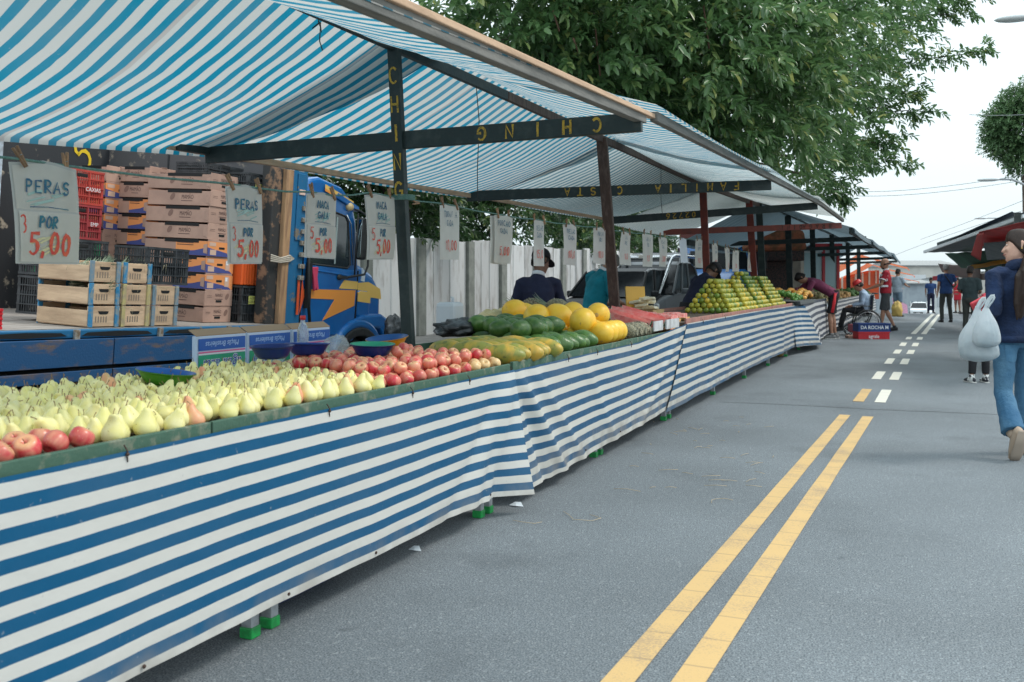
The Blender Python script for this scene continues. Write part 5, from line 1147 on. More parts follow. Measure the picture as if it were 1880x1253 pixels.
TB('quarter_pane', lambda b: b.bb((.004, 4.62, .68), (.008, 4.645, 1.22)), mat('pale_glass', (.35, .42, .40), .2), win)
TB('windscreen', lambda b: b.add([(-2.0, 5.03, 1.30), (-.12, 5.03, 1.30), (-.12, 5.205, .70), (-2.0, 5.205, .70)], [(0, 1, 2, 3)]), GLASS)
# bonnet with rounded nose
hood = P((5.18, -.10), (5.18, .74), (5.45, .69), (5.72, .60), (5.88, .46), (5.96, .28), (5.98, -.10), (5.7, -.16))
TB('bonnet', lambda b: b.prism(hood, -1.95, -.12), TBLUE, bevel=.10, seg=4)
TB('grille', lambda b: [b.bb((-1.7, 5.97, -.20 + i * .07), (-.4, 5.995, -.16 + i * .07)) for i in range(5)], CHROME)
TB('bonnet_stripe', lambda b: (b.prism(P((5.20, .46), (5.20, .33), (5.93, .28), (5.89, .41), (5.6, .49)), -.13, -.114, 'x', TYEL), b.prism(P((5.42, .50), (5.50, .49), (5.51, .59), (5.44, .66)), -.13, -.112, 'x', mat('white_glint', (.7, .75, .78), .3))))  # yellow stripe, plus a pale patch painted on as a highlight
TB('lightning_stripe', lambda b: (b.prism(P((4.05, .28), (4.05, .38), (5.10, .385), (5.09, .20), (4.44, .03), (4.66, .27)), .012, .017, 'x', TORG), b.prism(P((4.74, .40), (4.84, .50), (5.14, .49), (5.14, .395)), .012, .0165, 'x', TYEL), b.prism(P((5.15, .24), (5.15, .47), (5.20, .47), (5.20, .24)), -.03, -.017, 'x', TYEL)))
TB('side_box', lambda b: b.prism(P((5.18, .08), (5.18, .36), (5.24, .385), (5.46, .375), (5.48, .34), (5.48, .04), (5.42, .0)), -.13, .0), TBLUE, bevel=.03)
TB('side_box_stripe', lambda b: b.prism(P((5.19, .25), (5.19, .355), (5.245, .378), (5.455, .368), (5.475, .34), (5.475, .23)), -.02, .003), TYEL, bevel=.002)
# fender, wheel arch and wheel
arc = [(5.20 + .62 * math.cos(R(a)), -.56 + .60 * math.sin(R(a))) for a in range(10, 181, 10)]; arci = [(5.20 + .54 * math.cos(R(a)), -.56 + .50 * math.sin(R(a))) for a in range(180, 9, -10)]
TB('fender', lambda b: b.prism(arc + arci, -.42, .06), TBLUE, bevel=.03)
arc2 = [(5.20 + .545 * math.cos(R(a)), -.56 + .505 * math.sin(R(a))) for a in range(0, 181, 10)]; arc3 = [(5.20 + .47 * math.cos(R(a)), -.56 + .40 * math.sin(R(a))) for a in range(180, -1, -10)]
TB('arch_trim', lambda b: b.prism(arc2 + arc3, -.40, .075), TBLK, bevel=.02)
TB('fender_top', lambda b: b.prism(P((4.95, .0), (5.3, .09), (5.7, .10), (5.98, .0), (6.0, -.35), (5.9, -.35), (5.7, -.08), (5.3, -.06), (5.0, -.12)), -.5, .05), TBLUE, bevel=.03)
for yw in (5.20, 1.0, -.2):
    wh = TB('wheel', lambda b: b.lathe([(.30, -.12), (.42, -.11), (.445, -.06), (.445, .06), (.42, .11), (.30, .12)], 28, None, M=Matrix.Translation((-.14, yw, -.62)) @ Matrix.Rotation(R(90), 4, 'Y')), TBLK)
    TB('rim', lambda b: b.lathe([(.02, .05), (.1, .06), (.12, .02), (.24, .03), (.29, .10), (.30, .115), (.30, -.1), (.02, -.1)], 20, None, M=Matrix.Translation((-.14, yw, -.62)) @ Matrix.Rotation(R(90), 4, 'Y')), mat('rim_grey', (.3, .3, .3), .5), wh)
mr = TB('mirror', lambda b: b.box((.07, 5.08, 1.0), (.09, .14, .50)), TBLK, bevel=.03)
TB('mirror_glass', lambda b: b.box((.07, 5.008, 1.0), (.07, .006, .45)), mat('mirror_face', (.35, .42, .44), .05, metal=1), mr)
TB('mirror_arm', lambda b: b.tube([(.0, 5.0, 1.34), (.04, 5.05, 1.33), (.10, 5.12, 1.28), (.12, 5.16, 1.18), (.12, 5.17, .68), (.10, 5.14, .58), (.02, 4.86, .53)], .014, n=8), TBLK, mr)
TB('mirror_strut', lambda b: b.tube([(.05, 5.0, 1.30), (.05, 5.0, .56)], .011, n=6), TBLK, mr)
TB('exhaust_strap', lambda b: (b.tube([(.06, 4.02, .9), (.07, 4.05, .3), (.06, 4.20, -.3)], .018), b.box((.05, 4.07, .42), (.04, .07, .5))), DARK)
b = MB(); b.prism([(-.06, 0), (.07, .01), (.06, -.10), (.10, -.24), (.06, -.25), (.05, -.22), (.02, -.26), (-.01, -.13)], -.012, .016, 'x'); o = b.build('pink_rag', PINKC, bevel=.008); o.matrix_world = TR @ Matrix.Translation((.05, 3.90, .62)); tag(o, 'pink rag hanging from the blue truck cab below a price sheet', 'rag')
# ------------------------------------------------------------------ load on the truck bed
def place(o, x, y, z, rz=0): o.matrix_world = TR @ Matrix.Translation((x, y, z)) @ Matrix.Rotation(rz, 4, 'Z')
def crate_mesh(w_, d_, h_, m, nh=4, sl=.018, solid_end=False):
    """ribbed plastic crate: x depth, y width, z height"""
    b = MB(); t = .006
    b.bb((-w_ / 2, -d_ / 2, 0), (w_ / 2, d_ / 2, .008), m)
    for sx in (-1, 1):
        for sy in (-1, 1): b.box((sx * (w_ / 2 - .012), sy * (d_ / 2 - .012), h_ / 2), (.026, .026, h_), m)
    for s in (-1, 1):
        for k in range(nh + 1):
            z = h_ * k / nh; th = .02 if k in (0, nh) else .011
            z = min(max(z, .010), h_ - .010)
            b.box((0, s * d_ / 2, z), (w_, .016, th), m); b.box((s * w_ / 2, 0, z), (.016, d_, th), m)
        n = int(w_ / .028)
        for i in range(1, n): b.box((-w_ / 2 + i * w_ / n, s * (d_ / 2 - .003), h_ / 2), (.009, .007, h_), m)
        n = int(d_ / .028)
        for i in range(1, n): b.box((s * (w_ / 2 - .003), -d_ / 2 + i * d_ / n, h_ / 2), (.007, .009, h_), m)
        for i in (1, 2): b.box((s * w_ / 2, -d_ / 2 + i * d_ / 3, h_ / 2), (.018, .013, h_), m)
        # solid lower band behind the ribs
        b.box((s * (w_ / 2 - .010), 0, h_ * .42), (.003, d_ - .03, h_ * .36), m); b.box((0, s * (d_ / 2 - .010), h_ * .42), (w_ - .03, .003, h_ * .36), m)
    return b
CRED = mat('crate_red', (.55, .07, .05), .5, (.42, .06, .05), 6, rnd=.1); CRED2 = mat('crate_darkred', (.34, .045, .05), .55); CGRN = mat('crate_green', (.01, .22, .09), .5); CBLK = mat('crate_black', (.022, .026, .030), .5, (.05, .055, .06), 10); CBRT = mat('crate_bright_red', (.62, .02, .03), .45)
def crate(m, x, y, z, lab, w_=.36, d_=.52, h_=.33, rz=0, grpn=None, txt=None, card=None):
    b = crate_mesh(w_, d_, h_, m); o = empty('plastic_crate', (0, 0, 0), 0, lab, 'crate', grpn); c = b.build('lattice', None, o, recalc=False)
    b = MB(); b.box((w_ / 2 + .004, 0, h_ * .84), (.010, .13, .035)); b.build('hand_hole', DARK, o, bevel=.01)
    if txt:
        b = MB(); b.box((w_ / 2 + .008, txt[1], h_ * .45), (.004, txt[2], .05), m); put_text(b, txt[0], (w_ / 2 + .011, txt[1], h_ * .45), (0, 1, 0), (0, 0, 1), .055, CWH); b.build('lettering', None, o, recalc=False)
    if card:
        b = MB(); b.box((w_ / 2 + .012, card[0], card[1]), (.004, .17, .085), mat('card_yellow', (.62, .60, .16), .6))
        for q in range(2): put_text(b, card[2][q], (w_ / 2 + .0145, card[0], card[1] + .018 - q * .038), (0, 1, 0), (0, 0, 1), .036, DARK, sx=.9)
        b.build('name_card', None, o, recalc=False)
    place(o, x, y, z, rz); return o
# red and green crates at the left
crate(CRED, -1.62, 2.02, 1.10, 'upper orange red crate of the stack, topmost at left', h_=.34, d_=.56, txt=('CAXIAS', .14, .2))
crate(CRED2, -1.62, 2.02, .755, 'darker red crate right below the topmost red one', h_=.34, d_=.56, txt=('EMP', .18, .16))
crate(CGRN, -1.62, 2.02, .41, 'green crate under the two red ones', h_=.34, d_=.56)
crate(CBLK, -1.62, 2.02, .065, 'black crate at the foot of the red and green stack', h_=.34, d_=.56)
crate(CBRT, -.20, -.12, .0, 'bright red crate cut by the left edge of the view, on the truck bed', h_=.155, d_=.34, w_=.3)
# wooden crates with pineapple crowns
WCR = mat('crate_pine', (.64, .45, .29), .75, (.42, .28, .18), 5, 6, .4, .7, bump=.3, stretch=(.6, .6, 4), rnd=.12)
PBL = mat('strip_blue', (.03, .22, .42), .7, (.22, .28, .30), 20, 5, .45, .6); PBG = mat('strip_bluegrey', (.16, .25, .32), .7, (.28, .28, .26), 20, 5, .45, .6); PYE = mat('strip_yellow', (.50, .42, .18), .7, (.4, .32, .2), 20, 5)
def wcrate(x, y, z, strip, lab, h_=.18, w_=.34, l_=.56):
    o = empty('wooden_crate', (0, 0, 0), 0, lab, 'crate', 'wooden crates on the truck bed')
    for sx in (0, -l_):
        b = MB(); b.box((sx - .008, 0, h_ / 2), (.016, w_ - .02, h_ - .012))
        if sx == 0: pass
        b.build('end_board', WCR, o, bevel=.003)
    for s in (-1, 1):
        b = MB(); b.box((-l_ / 2, s * (w_ / 2 - .005), h_ * .42), (l_, .010, h_ * .72)); b.build('side_board', WCR, o, bevel=.002)
        b = MB(); b.box((.006, s * (w_ / 2 - .028), h_ / 2), (.016, .042, h_)); b.build('corner_strip', strip, o, bevel=.003)
        b = MB(); b.box((-l_ + .0, s * (w_ / 2 - .028), h_ / 2), (.016, .042, h_)); b.build('corner_strip', strip, o)
    b = MB(); b.prism([(-.055, .0), (.055, 0), (.05, -.018), (.035, -.026), (-.035, -.026), (-.05, -.018)], .0005, .0025, 'x', M=Matrix.Translation((0, 0, h_ * .74))); b.build('hand_slot', DARK, o)
    b = MB()
    for q in range(5): b.bb((.0005, -.085 + q * .028, h_ * .22), (.0018, -.085 + q * .028 + .013, h_ * .22 + .05))
    b.build('stamp', mat('stamp_grey', (.26, .20, .15), .8), o)
    b = MB(); b.bb((-l_ + .01, -w_ / 2 + .01, .004), (-.01, w_ / 2 - .01, .012)); b.build('bottom', WCR, o)
    place(o, x, y, z); return o
cols = [(1.0, (PBL, PBL, PBG)), (1.355, (PYE, PYE, PBL)), (1.71, (PBG, PBG))]
names = [['near wooden crate, bottom of the left column', 'wooden crate in the middle of the left column, blue corner strips', 'top wooden crate of the left column, broad handle slot'], ['yellow stripped wooden crate at the foot of the middle column', 'yellow stripped wooden crate, middle of the middle column', 'top wooden crate of the middle column, with blue corner strips'], ['wooden crate at the foot of the right column below the black crate', 'upper wooden crate of the right column, touching the black crate']]
for c, (yc, st) in enumerate(cols):
    for k, s_ in enumerate(st): wcrate(-.03 + random.uniform(-.01, .01), yc, .004 + k * .185, s_, names[c][k])
HAY = mat('hay', (.50, .42, .26), .8)
for (yc, n_, z) in ((1.0, 5, .56), (1.36, 5, .56), (1.0, 3, .37)):
    for q in range(n_):
        pp = copy_tree(pn); pp.parent = None; pp.matrix_world = TR @ Matrix.Translation((-.12 - q * .11, yc + random.uniform(-.06, .06), z - .085)) @ Matrix.Rotation(R(random.uniform(-40, 40)), 4, 'Z') @ Matrix.Rotation(R(random.uniform(10, 30)), 4, 'X') @ Matrix.Scale(.8, 4)
        tag(pp, 'pineapple packed in a wooden crate on the truck, leaves poking out', 'pineapple', 'pineapples in the wooden crates')
b = MB()
for q in range(60):
    yc = random.uniform(.85, 1.85); k = random.choice((0, 1, 2)); z = .004 + .185 * (k + 1) - .02; x0 = random.uniform(-.3, .03)
    a = random.uniform(0, 6.3); l = random.uniform(.04, .12)
    b.tube([(x0, yc, z), (x0 + .02 + l * .2, yc + l * math.cos(a), z + .02 * math.sin(a)), (x0 + .03, yc + l * 1.3 * math.cos(a), z - l * .7)], .0017, n=4)
o = b.build('straw_packing', HAY); place(o, 0, 0, 0); tag(o, 'loose straw poking from between the wooden crates', 'straw', None, 'stuff')
crate(CBLK, -.22, 1.73, .375, 'black crate standing on the right column of wooden crates', w_=.38, d_=.52, h_=.33)
crate(CBLK, -.80, 1.28, .40, 'black crate behind the wooden crates, wisps of pineapple in front', w_=.40, d_=.60, h_=.33)
crate(CBLK, -.80, 1.28, .06, 'black crate at floor level behind the wooden crates', w_=.40, d_=.60, h_=.33)
# cardboard cartons
CARD = mat('carton_brown', (.48, .30, .23), .75, (.40, .25, .195), 4, rnd=.07); COR = mat('carton_orange', (.80, .30, .10), .7, rnd=.05); CBLU = mat('carton_blue', (.06, .08, .26), .7); CINK = mat('carton_ink', (.09, .05, .045), .8); CPAL = mat('carton_pale', (.62, .42, .32), .8)
_cm = {}
def carton(kind, x, y, z, lab, wy=.42, lx=.80, h_=.162, grpn='papaya cartons stacked on the truck', text_side=True):
    o = empty('papaya_carton', (0, 0, 0), 0, lab, 'carton', grpn); key = (kind, wy, lx)
    if key not in _cm:
        b = MB(); b.bb((-lx, -wy / 2, 0), (0, wy / 2, h_ - .016), CARD); b.box((-.006, 0, h_ - .008), (.012, wy * .96, .022), CARD)
        for q in (-1, 1): b.box((-.003, q * wy * .0 + 0, h_ + .003), (.006, .085, .02), CARD)
        b1 = b
        p = MB(); e = .0015
        def q4(y0, y1, z0, z1, m, d=0): p.add([(e + d, y0, z0), (e + d, y1, z0), (e + d, y1, z1), (e + d, y0, z1)], [(0, 1, 2, 3)], m)
        def s4(x0, x1, z0, z1, m, d=0): p.add([(x0, -wy / 2 - e - d, z0), (x1, -wy / 2 - e - d, z0), (x1, -wy / 2 - e - d, z1), (x0, -wy / 2 - e - d, z1)], [(0, 1, 2, 3)], m)
        if kind == 'o':
            q4(-wy / 2, wy / 2, .0, h_ - .017, COR)
            n = 8; top = [(e + .001, lerp(-wy / 2, wy / 2, i / n), .085 - .075 * (i / n) ** 1.0 * (1.1 - .25 * math.sin(i / n * 3))) for i in range(n + 1)]
            p.add([(e + .001, -wy / 2, .001), (e + .001, wy / 2 * .9, .001)] + top[::-1][1:], [tuple(range(2 + n))], CBLU)
            q4(-wy * .42, -wy * .20, .012, .065, CPAL, .002); q4(-wy * .45, -wy * .22, .10, .138, CPAL, .002); q4(wy * .20, wy * .36, .03, .15 - .017, CPAL, .002); q4(wy * .22, wy * .30, .085, .125, CWH, .003)
            s4(-lx * .5, 0, 0, h_ - .018, COR); p.add([(-lx * .5, -wy / 2 - e - .001, .001), (0, -wy / 2 - e - .001, .001), (0, -wy / 2 - e - .001, .085), (-lx * .2, -wy / 2 - e - .001, .05), (-lx * .5, -wy / 2 - e - .001, .03)], [(0, 1, 2, 3, 4)], CBLU)
            for r_ in range(2): s4(-lx * .48, -lx * .22, .10 + r_ * .02, .107 + r_ * .02, CINK, .002)
        else:
            put_text(p, 'MAMÃO', (e, 0, .105), (0, 1, 0), (0, 0, 1), .05, CINK, sx=.62); q4(-.06, .06, .066, .072, CINK)
            q4(-wy * .42, -wy * .25, .10, .103, CINK); q4(-wy * .42, -wy * .25, .085, .088, CINK)
            p.add([(e, wy * .30 + .028 * math.cos(R(a)) + .012 * math.sin(R(a)), .095 + .034 * math.sin(R(a))) for a in range(0, 360, 30)], [tuple(range(12))], mat('carton_mark', (.24, .14, .11), .8))
            put_text(p, 'MAMÃO', (-lx * .36, -wy / 2 - e, .082), (1, 0, 0), (0, 0, 1), .062, CINK, sx=.66); s4(-lx * .46, -lx * .28, .042, .048, CINK)
            p.add([(-lx * .60 + .03 * math.cos(R(a)) + .014 * math.sin(R(a)), -wy / 2 - e, .085 + .036 * math.sin(R(a))) for a in range(0, 360, 30)], [tuple(range(12))], mat('carton_mark', (.24, .14, .11), .8))
        hh = MB(); hh.box((.002, 0, .048 if kind != 'o' else .085), (.006, .085, .022)); sl_ = MB(); sl_.bb((-lx * .68, -wy / 2 - .003, h_ - .036), (-lx * .14, -wy / 2 + .003, h_ - .004))
        tb = MB(); tb.prism([(-.05, .03), (-.004, .02), (-.004, .12), (-.05, .11)], -wy / 2 - .004, -wy / 2, 'y')
        _cm[key] = [b1, p, hh, sl_, tb]
    b1, p, hh, sl_, tb = _cm[key]
    for nm, mb_, m_, bv in (('box', b1, None, .004), ('printed_label', p, None, 0), ('hand_hole', hh, DARK, .004), ('side_slot', sl_, DARK, 0), ('tab', tb, CARD, 0)):
        mb_.build(nm, m_, o, bevel=bv, recalc=nm != 'printed_label')
    place(o, x, y, z, random.uniform(-.008, .008)); return o
ordn = ['bottom', 'second', 'third', 'fourth', 'fifth', 'sixth', 'seventh', 'eighth', 'ninth', 'tenth']
for k, kd in enumerate('bbooobbbb'):
    kd = {'b': 'm', 'o': 'o'}[kd]
    carton(kd, -.30 + random.uniform(-.012, .006), 2.77, .004 + k * .1655, '%s %s carton from below in the tall front stack beside the black crates' % (ordn[k], 'orange' if kd == 'o' else 'brown'))
for k, kd in enumerate('mmmmmooom'):
    if k < 3: continue
    carton(kd, -1.62, 2.72, .06 + k * .1655, '%s %s carton from below in the leftmost carton stack, next to the red crates' % (ordn[k], 'orange' if kd == 'o' else 'brown'), wy=.44, lx=.5)
for k, kd in enumerate('mmmmooomm'):
    if k < 3: continue
    carton(kd, -1.22, 2.90, .07 + k * .1655 + .01, '%s %s carton from below in the middle carton stack' % (ordn[k], 'orange' if kd == 'o' else 'brown'), wy=.42, lx=.5)
for k, nm in enumerate(('black crate at the foot of the column beside the timber post', 'crate of bright orange slats in the column beside the post', 'black crate above the orange slatted one', 'topmost black crate with a name card, beside the timber post')):
    if k == 1:
        o = empty('slatted_crate', (0, 0, 0), 0, nm, 'crate'); 
        for q in range(7): b = MB(); b.box((.0, -.14 + q * .047, .19), (.32, .040, .375)); b.build('slat', mat('slat_orange', (.80, .12, .02), .5), o, bevel=.008)
        place(o, -.38, 3.17, .39); continue
    crate(CBLK, -.38, 3.17, k * .39, nm, w_=.36, d_=.34, h_=.385, card=(.02, .24, ('ALEMAO', 'ELDER BORBA')) if k in (0, 3) else None)
crate(CBLK, -.70, 3.0, 1.50, 'black crate lying on top of the brown cartons', w_=.40, d_=.56, h_=.12)
b = MB(); b.prism([(-.16, 0), (.10, 0), (-.02, .95), (-.16, .98)], -.03, .03, 'x'); o = b.build('leaning_board', mat('grey_board', (.22, .21, .20), .8, (.32, .3, .26), 6, bump=.2), bevel=.01); place(o, -.9, .62, .0); tag(o, 'grey board leaning at the far left edge behind the price sheet', 'board')
# ------------------------------------------------------------------ people
SKIN_D = mat('skin_dark', (.20, .095, .055), .5, (.16, .075, .045), 12, rnd=.03); SKIN_M = mat('skin_medium', (.38, .20, .13), .5, (.33, .16, .10), 12, rnd=.03); SKIN_L = mat('skin_light', (.55, .33, .24), .5, (.48, .27, .20), 12)
HAIRB = mat('hair_black', (.012, .009, .008), .5, (.025, .018, .015), 30, bump=.25, bs=60, spec=.25, stretch=(5, 5, .6)); HAIRG = mat('hair_grey', (.22, .21, .20), .6, (.12, .12, .12), 60, bump=.4, bs=100)
SHOE = mat('shoe_black', (.015, .015, .018), .5); SHOEG = mat('shoe_grey', (.20, .20, .20), .7, (.12, .12, .12), 10); SOLE = mat('sole_white', (.65, .65, .62), .6)
EYEW = mat('eye_white', (.6, .58, .55), .3); LIP = mat('lips', (.30, .11, .09), .5)
def cloth(name, c, c2=None, r=.9): return mat(name, c, r, c2 or tuple(x * .78 for x in c), 6, 5, .4, .65, bump=.35, bs=14)
def V(*a): return Vector(a)
BASE = dict(pelvis=V(0, 0, .93), waist=V(0, -.005, 1.06), chest=V(0, .0, 1.28), neck=V(0, -.01, 1.46), head=V(0, .02, 1.61),
            sl=V(-.185, -.01, 1.405), sr=V(.185, -.01, 1.405), el=V(-.235, -.04, 1.13), er=V(.235, -.04, 1.13), wl=V(-.235, .03, .88), wr=V(.235, .03, .88),
            hl=V(-.088, 0, .90), hr=V(.088, 0, .90), kl=V(-.10, .015, .49), kr=V(.10, .015, .49), al=V(-.11, -.02, .09), ar=V(.11, -.02, .09))
def hand(b, w, e, side, curl=.55, fwd=None, s=1.0, m=None):
    d = (w - e).normalized(); f = fwd or V(0, 1, 0); f = (f - d * f.dot(d)).normalized(); n = d.cross(f)     # f: towards the thumb side
    b.tube([w - d * .01, w + d * .03 * s, w + d * .065 * s, w + d * .092 * s], [(.026, .018), (.032, .016), (.040, .015), (.036, .012)], m, 10, side=f)
    pal = n * side
    for k, (off, ln) in enumerate(((.028, .072), (.010, .080), (-.009, .075), (-.027, .060))):
        p = w + d * .085 * s + f * off * s; dd = d.copy(); pts = [p - d * .01]; a = curl * .6
        for q in range(3):
            p = p + dd * ln * (.42, .33, .25)[q] * s; pts.append(p.copy()); dd = (dd * math.cos(a) + pal * math.sin(a)).normalized(); a = curl
        b.tube(pts, [.0095, .009, .008, .0065], m, 7)
    p = w + d * .025 * s + f * .026 * s; b.tube([p, p + (f * .6 + d * .7) * .035 * s, p + (f * .35 + d * .9) * .062 * s + pal * .012], [.012, .010, .0075], m, 7)
def person(label, loc, rz, J=None, skin=SKIN_M, shirt=None, sleeve=.45, pants=None, plen=1.0, hair=HAIRB, hairtype='short', shoes=SHOE, scale=1.0, vox=.011, hat=None, belly=0, wide=1.0, curl=.5, faced=True, shirt_len=.0, collar=None, neckfat=1.0, footdir=None, headdir=None, sandals=False, hand_fwd=None, flare=0, group=None, bag=None, look=None, beard=None, hemr=0):
    j = {k: v.copy() for k, v in BASE.items()}
    for k, v in (J or {}).items(): j[k] = V(*v)
    o = empty('person', loc, rz, label, 'person', group); o.scale = (scale,) * 3
    def fin(mb, name, m, vs=vox, par=o, sm=4):
        ob = mb.build(name, m, par, recalc=True)
        r = ob.modifiers.new('remesh', 'REMESH'); r.mode = 'VOXEL'; r.voxel_size = vs; r.use_smooth_shade = True
        s = ob.modifiers.new('smooth', 'SMOOTH'); s.factor = .5; s.iterations = sm
        return ob
    up = (j['head'] - j['neck']).normalized(); side = (j['sr'] - j['sl']).normalized(); hips = (j['hr'] - j['hl']).normalized()
    hd = V(*headdir).normalized() if headdir else (side.cross(up) * -1).normalized() if False else up.cross(side).normalized()
    hd = (hd - up * hd.dot(up)).normalized(); hs = hd.cross(up).normalized()
    H = j['head']
    def hp(x, y, z): return H + hs * x + hd * y + up * z
    b = MB()
    # head: stacked cross sections, chin to crown
    rings = []
    for z, rx, ry, oy in ((-.125, .022, .030, .040), (-.112, .045, .055, .030), (-.085, .060, .078, .016), (-.05, .069, .090, .006), (-.01, .074, .096, .0), (.03, .077, .100, -.004), (.07, .073, .095, -.008), (.10, .058, .076, -.010), (.122, .028, .038, -.010)):
        rings.append([hp(rx * math.cos(2 * math.pi * q / 14), oy + ry * math.sin(2 * math.pi * q / 14), z) for q in range(14)])
    b.loft(rings)
    b.tube([hp(0, .082, .02), hp(0, .104, -.02), hp(0, .112, -.036), hp(0, .092, -.045)], [.009, .013, .017, .010], None, 8)
    for s in (-1, 1):
        b.tube([hp(s * .074, -.008, .022), hp(s * .084, -.018, .010), hp(s * .080, -.010, -.03)], [(.006, .012), (.007, .017), (.005, .009)], None, 8)
        b.ball(hp(s * .030, .080, -.03), (.022, .020, .020), None, 8, 6)
    b.tube([hp(-.02, .085, -.068), hp(0, .098, -.066), hp(.02, .085, -.068)], [.008, .011, .008], None, 6); b.ball(hp(0, .072, -.105), (.022, .020, .016), None, 8, 6)
    b.tube([j['neck'] - up * .06, j['neck'] + up * .02, H - up * .06], [(.062 * neckfat, .06), (.054 * neckfat, .055), (.052 * neckfat, .052)], None, 12, side=side)
    b.tube([j['pelvis'] - V(0, 0, .05), j['waist'], j['chest'], j['neck'] - up * .05], [(.12, .09), (.12, .085), (.14, .095), (.08, .06)], None, 14, side=side)
    for s, S_, E_, W_ in ((-1, 'sl', 'el', 'wl'), (1, 'sr', 'er', 'wr')):
        a, e, w_ = j[S_], j[E_], j[W_]
        b.tube([a - side * s * .05, a, a.lerp(e, .45), e, e.lerp(w_, .3), e.lerp(w_, .75), w_], [.032, .044, .044, .038, .040, .030, .025], None, 11)
        hand(b, w_, e, s, curl, hand_fwd.get(S_[1]) if hand_fwd else None)
    for s, A_, K_, F_ in ((-1, 'hl', 'kl', 'al'), (1, 'hr', 'kr', 'ar')):
        a, k, f = j[A_], j[K_], j[F_]
        b.tube([a + V(0, 0, .04), a, a.lerp(k, .5), k, k.lerp(f, .25), k.lerp(f, .7), f], [.070, .080, .068, .052, .054, .036, .032], None, 12)
    body = fin(b, 'body', skin, vox * .85)
    if faced:
        for s in (-1, 1):
            e = MB(); e.ball(hp(s * .030, .087, .006), (.0085, .005, .0045), EYEW, 8, 6); e.ball(hp(s * .030, .0945, .006), .0045, HAIRB, 6, 4); e.build('eye', None, body)
            e = MB(); e.tube([hp(s * .016, .099, .026), hp(s * .032, .097, .031), hp(s * .048, .085, .026)], .0035, None, 5); e.build('eyebrow', hair if hair else HAIRB, body)
        e = MB(); e.tube([hp(-.022, .090, -.067), hp(0, .107, -.065), hp(.022, .090, -.067)], [.003, .0055, .003], None, 6); e.build('mouth', LIP, body)
    # hair
    if hair:
        b = MB(); rings = []
        lowf = {'short': .045, 'bald': .2, 'long': .035, 'bun': .035}[hairtype]
        n = 20
        for i in range(9):
            t = i / 8; ring = []
            for q in range(n):
                th = 2 * math.pi * q / n; y = math.sin(th)
                zlow = lerp(-.06 if hairtype != 'long' else -.085, lowf, max(0, (y + .15) / .9)) if y < .75 else lowf
                a = t * math.pi / 2; z = zlow * (1 - math.sin(a)) + .138 * math.sin(a); rr = (math.cos(a) ** .34 if t < 1 else .05) * (.95 if t == 0 else 1)
                bx = .083 * rr; by = .109 * rr
                nn = 1 + .03 * noise.noise(V(math.cos(th) * 3, y * 3, t * 4 + loc[0]))
                ring.append(hp(bx * math.cos(th) * nn, by * y * nn - .008, z))
            rings.append(ring)
        if hairtype == 'bald':
            b.tube([hp(.080 * math.cos(R(a)), -.010 + .098 * math.sin(R(a)), -.012 + .012 * math.sin(R(a) * 2)) for a in range(-200, 21, 20)], [(.014, .02)] + [(.014, .046)] * 10 + [(.014, .02)], None, 8, side=up)
        else: b.loft(rings, None)
        ho = b.build('hair', hair, body)
        if hairtype == 'bald': ho.scale = (1, 1, 1)
    if beard:
        b = MB(); b.ball(hp(0, .040, -.092), (.056, .060, .040)); b.ball(hp(0, .086, -.052), (.030, .020, .010)); b.build('beard', beard, body)
    if hairtype == 'long':
        b = MB(); b.tube([hp(0, -.075, .045), hp(.0, -.105, .0), V(.035, -.12, 1.47), V(-.03, -.155, 1.36), V(-.06, -.165, 1.20), V(-.07, -.16, 1.04)], [(.05, .035), (.060, .05), (.080, .055), (.085, .05), (.060, .035), (.02, .012)], None, 12, side=hs)
        for k in range(5): b.tube([V(.0 + k * .02, -.13, 1.46), V(-.10 + k * .035, -.17, 1.34), V(-.12 + k * .03, -.175, 1.14), V(-.10 + k * .02, -.165, .99 + .02 * k)], [.02, .024, .018, .004], None, 7)
        fin(b, 'ponytail', hair, .009, body, 2)
    if hat:
        b = MB(); rings = []
        for t in range(7):
            a = t / 6 * math.pi / 2; rings.append([hp(.092 * math.cos(a) ** .5 * math.cos(2 * math.pi * q / 18), .115 * math.cos(a) ** .5 * math.sin(2 * math.pi * q / 18) - .005, .040 + .105 * math.sin(a)) for q in range(18)])
        b.loft(rings); c = b.build('cap', hat, body)
        b = MB(); b.prism([(-.075, .07), (-.07, .14), (-.04, .185), (0, .195), (.04, .185), (.07, .14), (.075, .07)], -.004, .004, 'z'); b.v = [tuple(hp(x, y, z + .045 - .3 * max(0, y - .09) * .6)) for x, y, z in b.v]; b.build('peak', hat, c)
    # shirt
    if shirt:
        b = MB(); wz = j['pelvis'].lerp(j['waist'], -shirt_len if shirt_len else -.2); g = 1.0 * wide
        up2 = (j['chest'] - j['waist']).normalized()
        b.tube([wz, j['pelvis'].lerp(j['waist'], .4), j['waist'] + V(0, 0, 0), j['chest'], j['chest'].lerp(j['neck'], .55), j['neck'] - up * .025, j['neck'] + up * .005],
               [(.165 * g + hemr, .115 + belly + hemr * 1.6), (.158 * g + hemr * .6, .112 + belly + hemr), (.152 * g, .110 + belly * .9), (.172 * g, .122 + belly * .4), (.165 * g, .100), (.085, .070), (.066, .066)], None, 18, side=side)
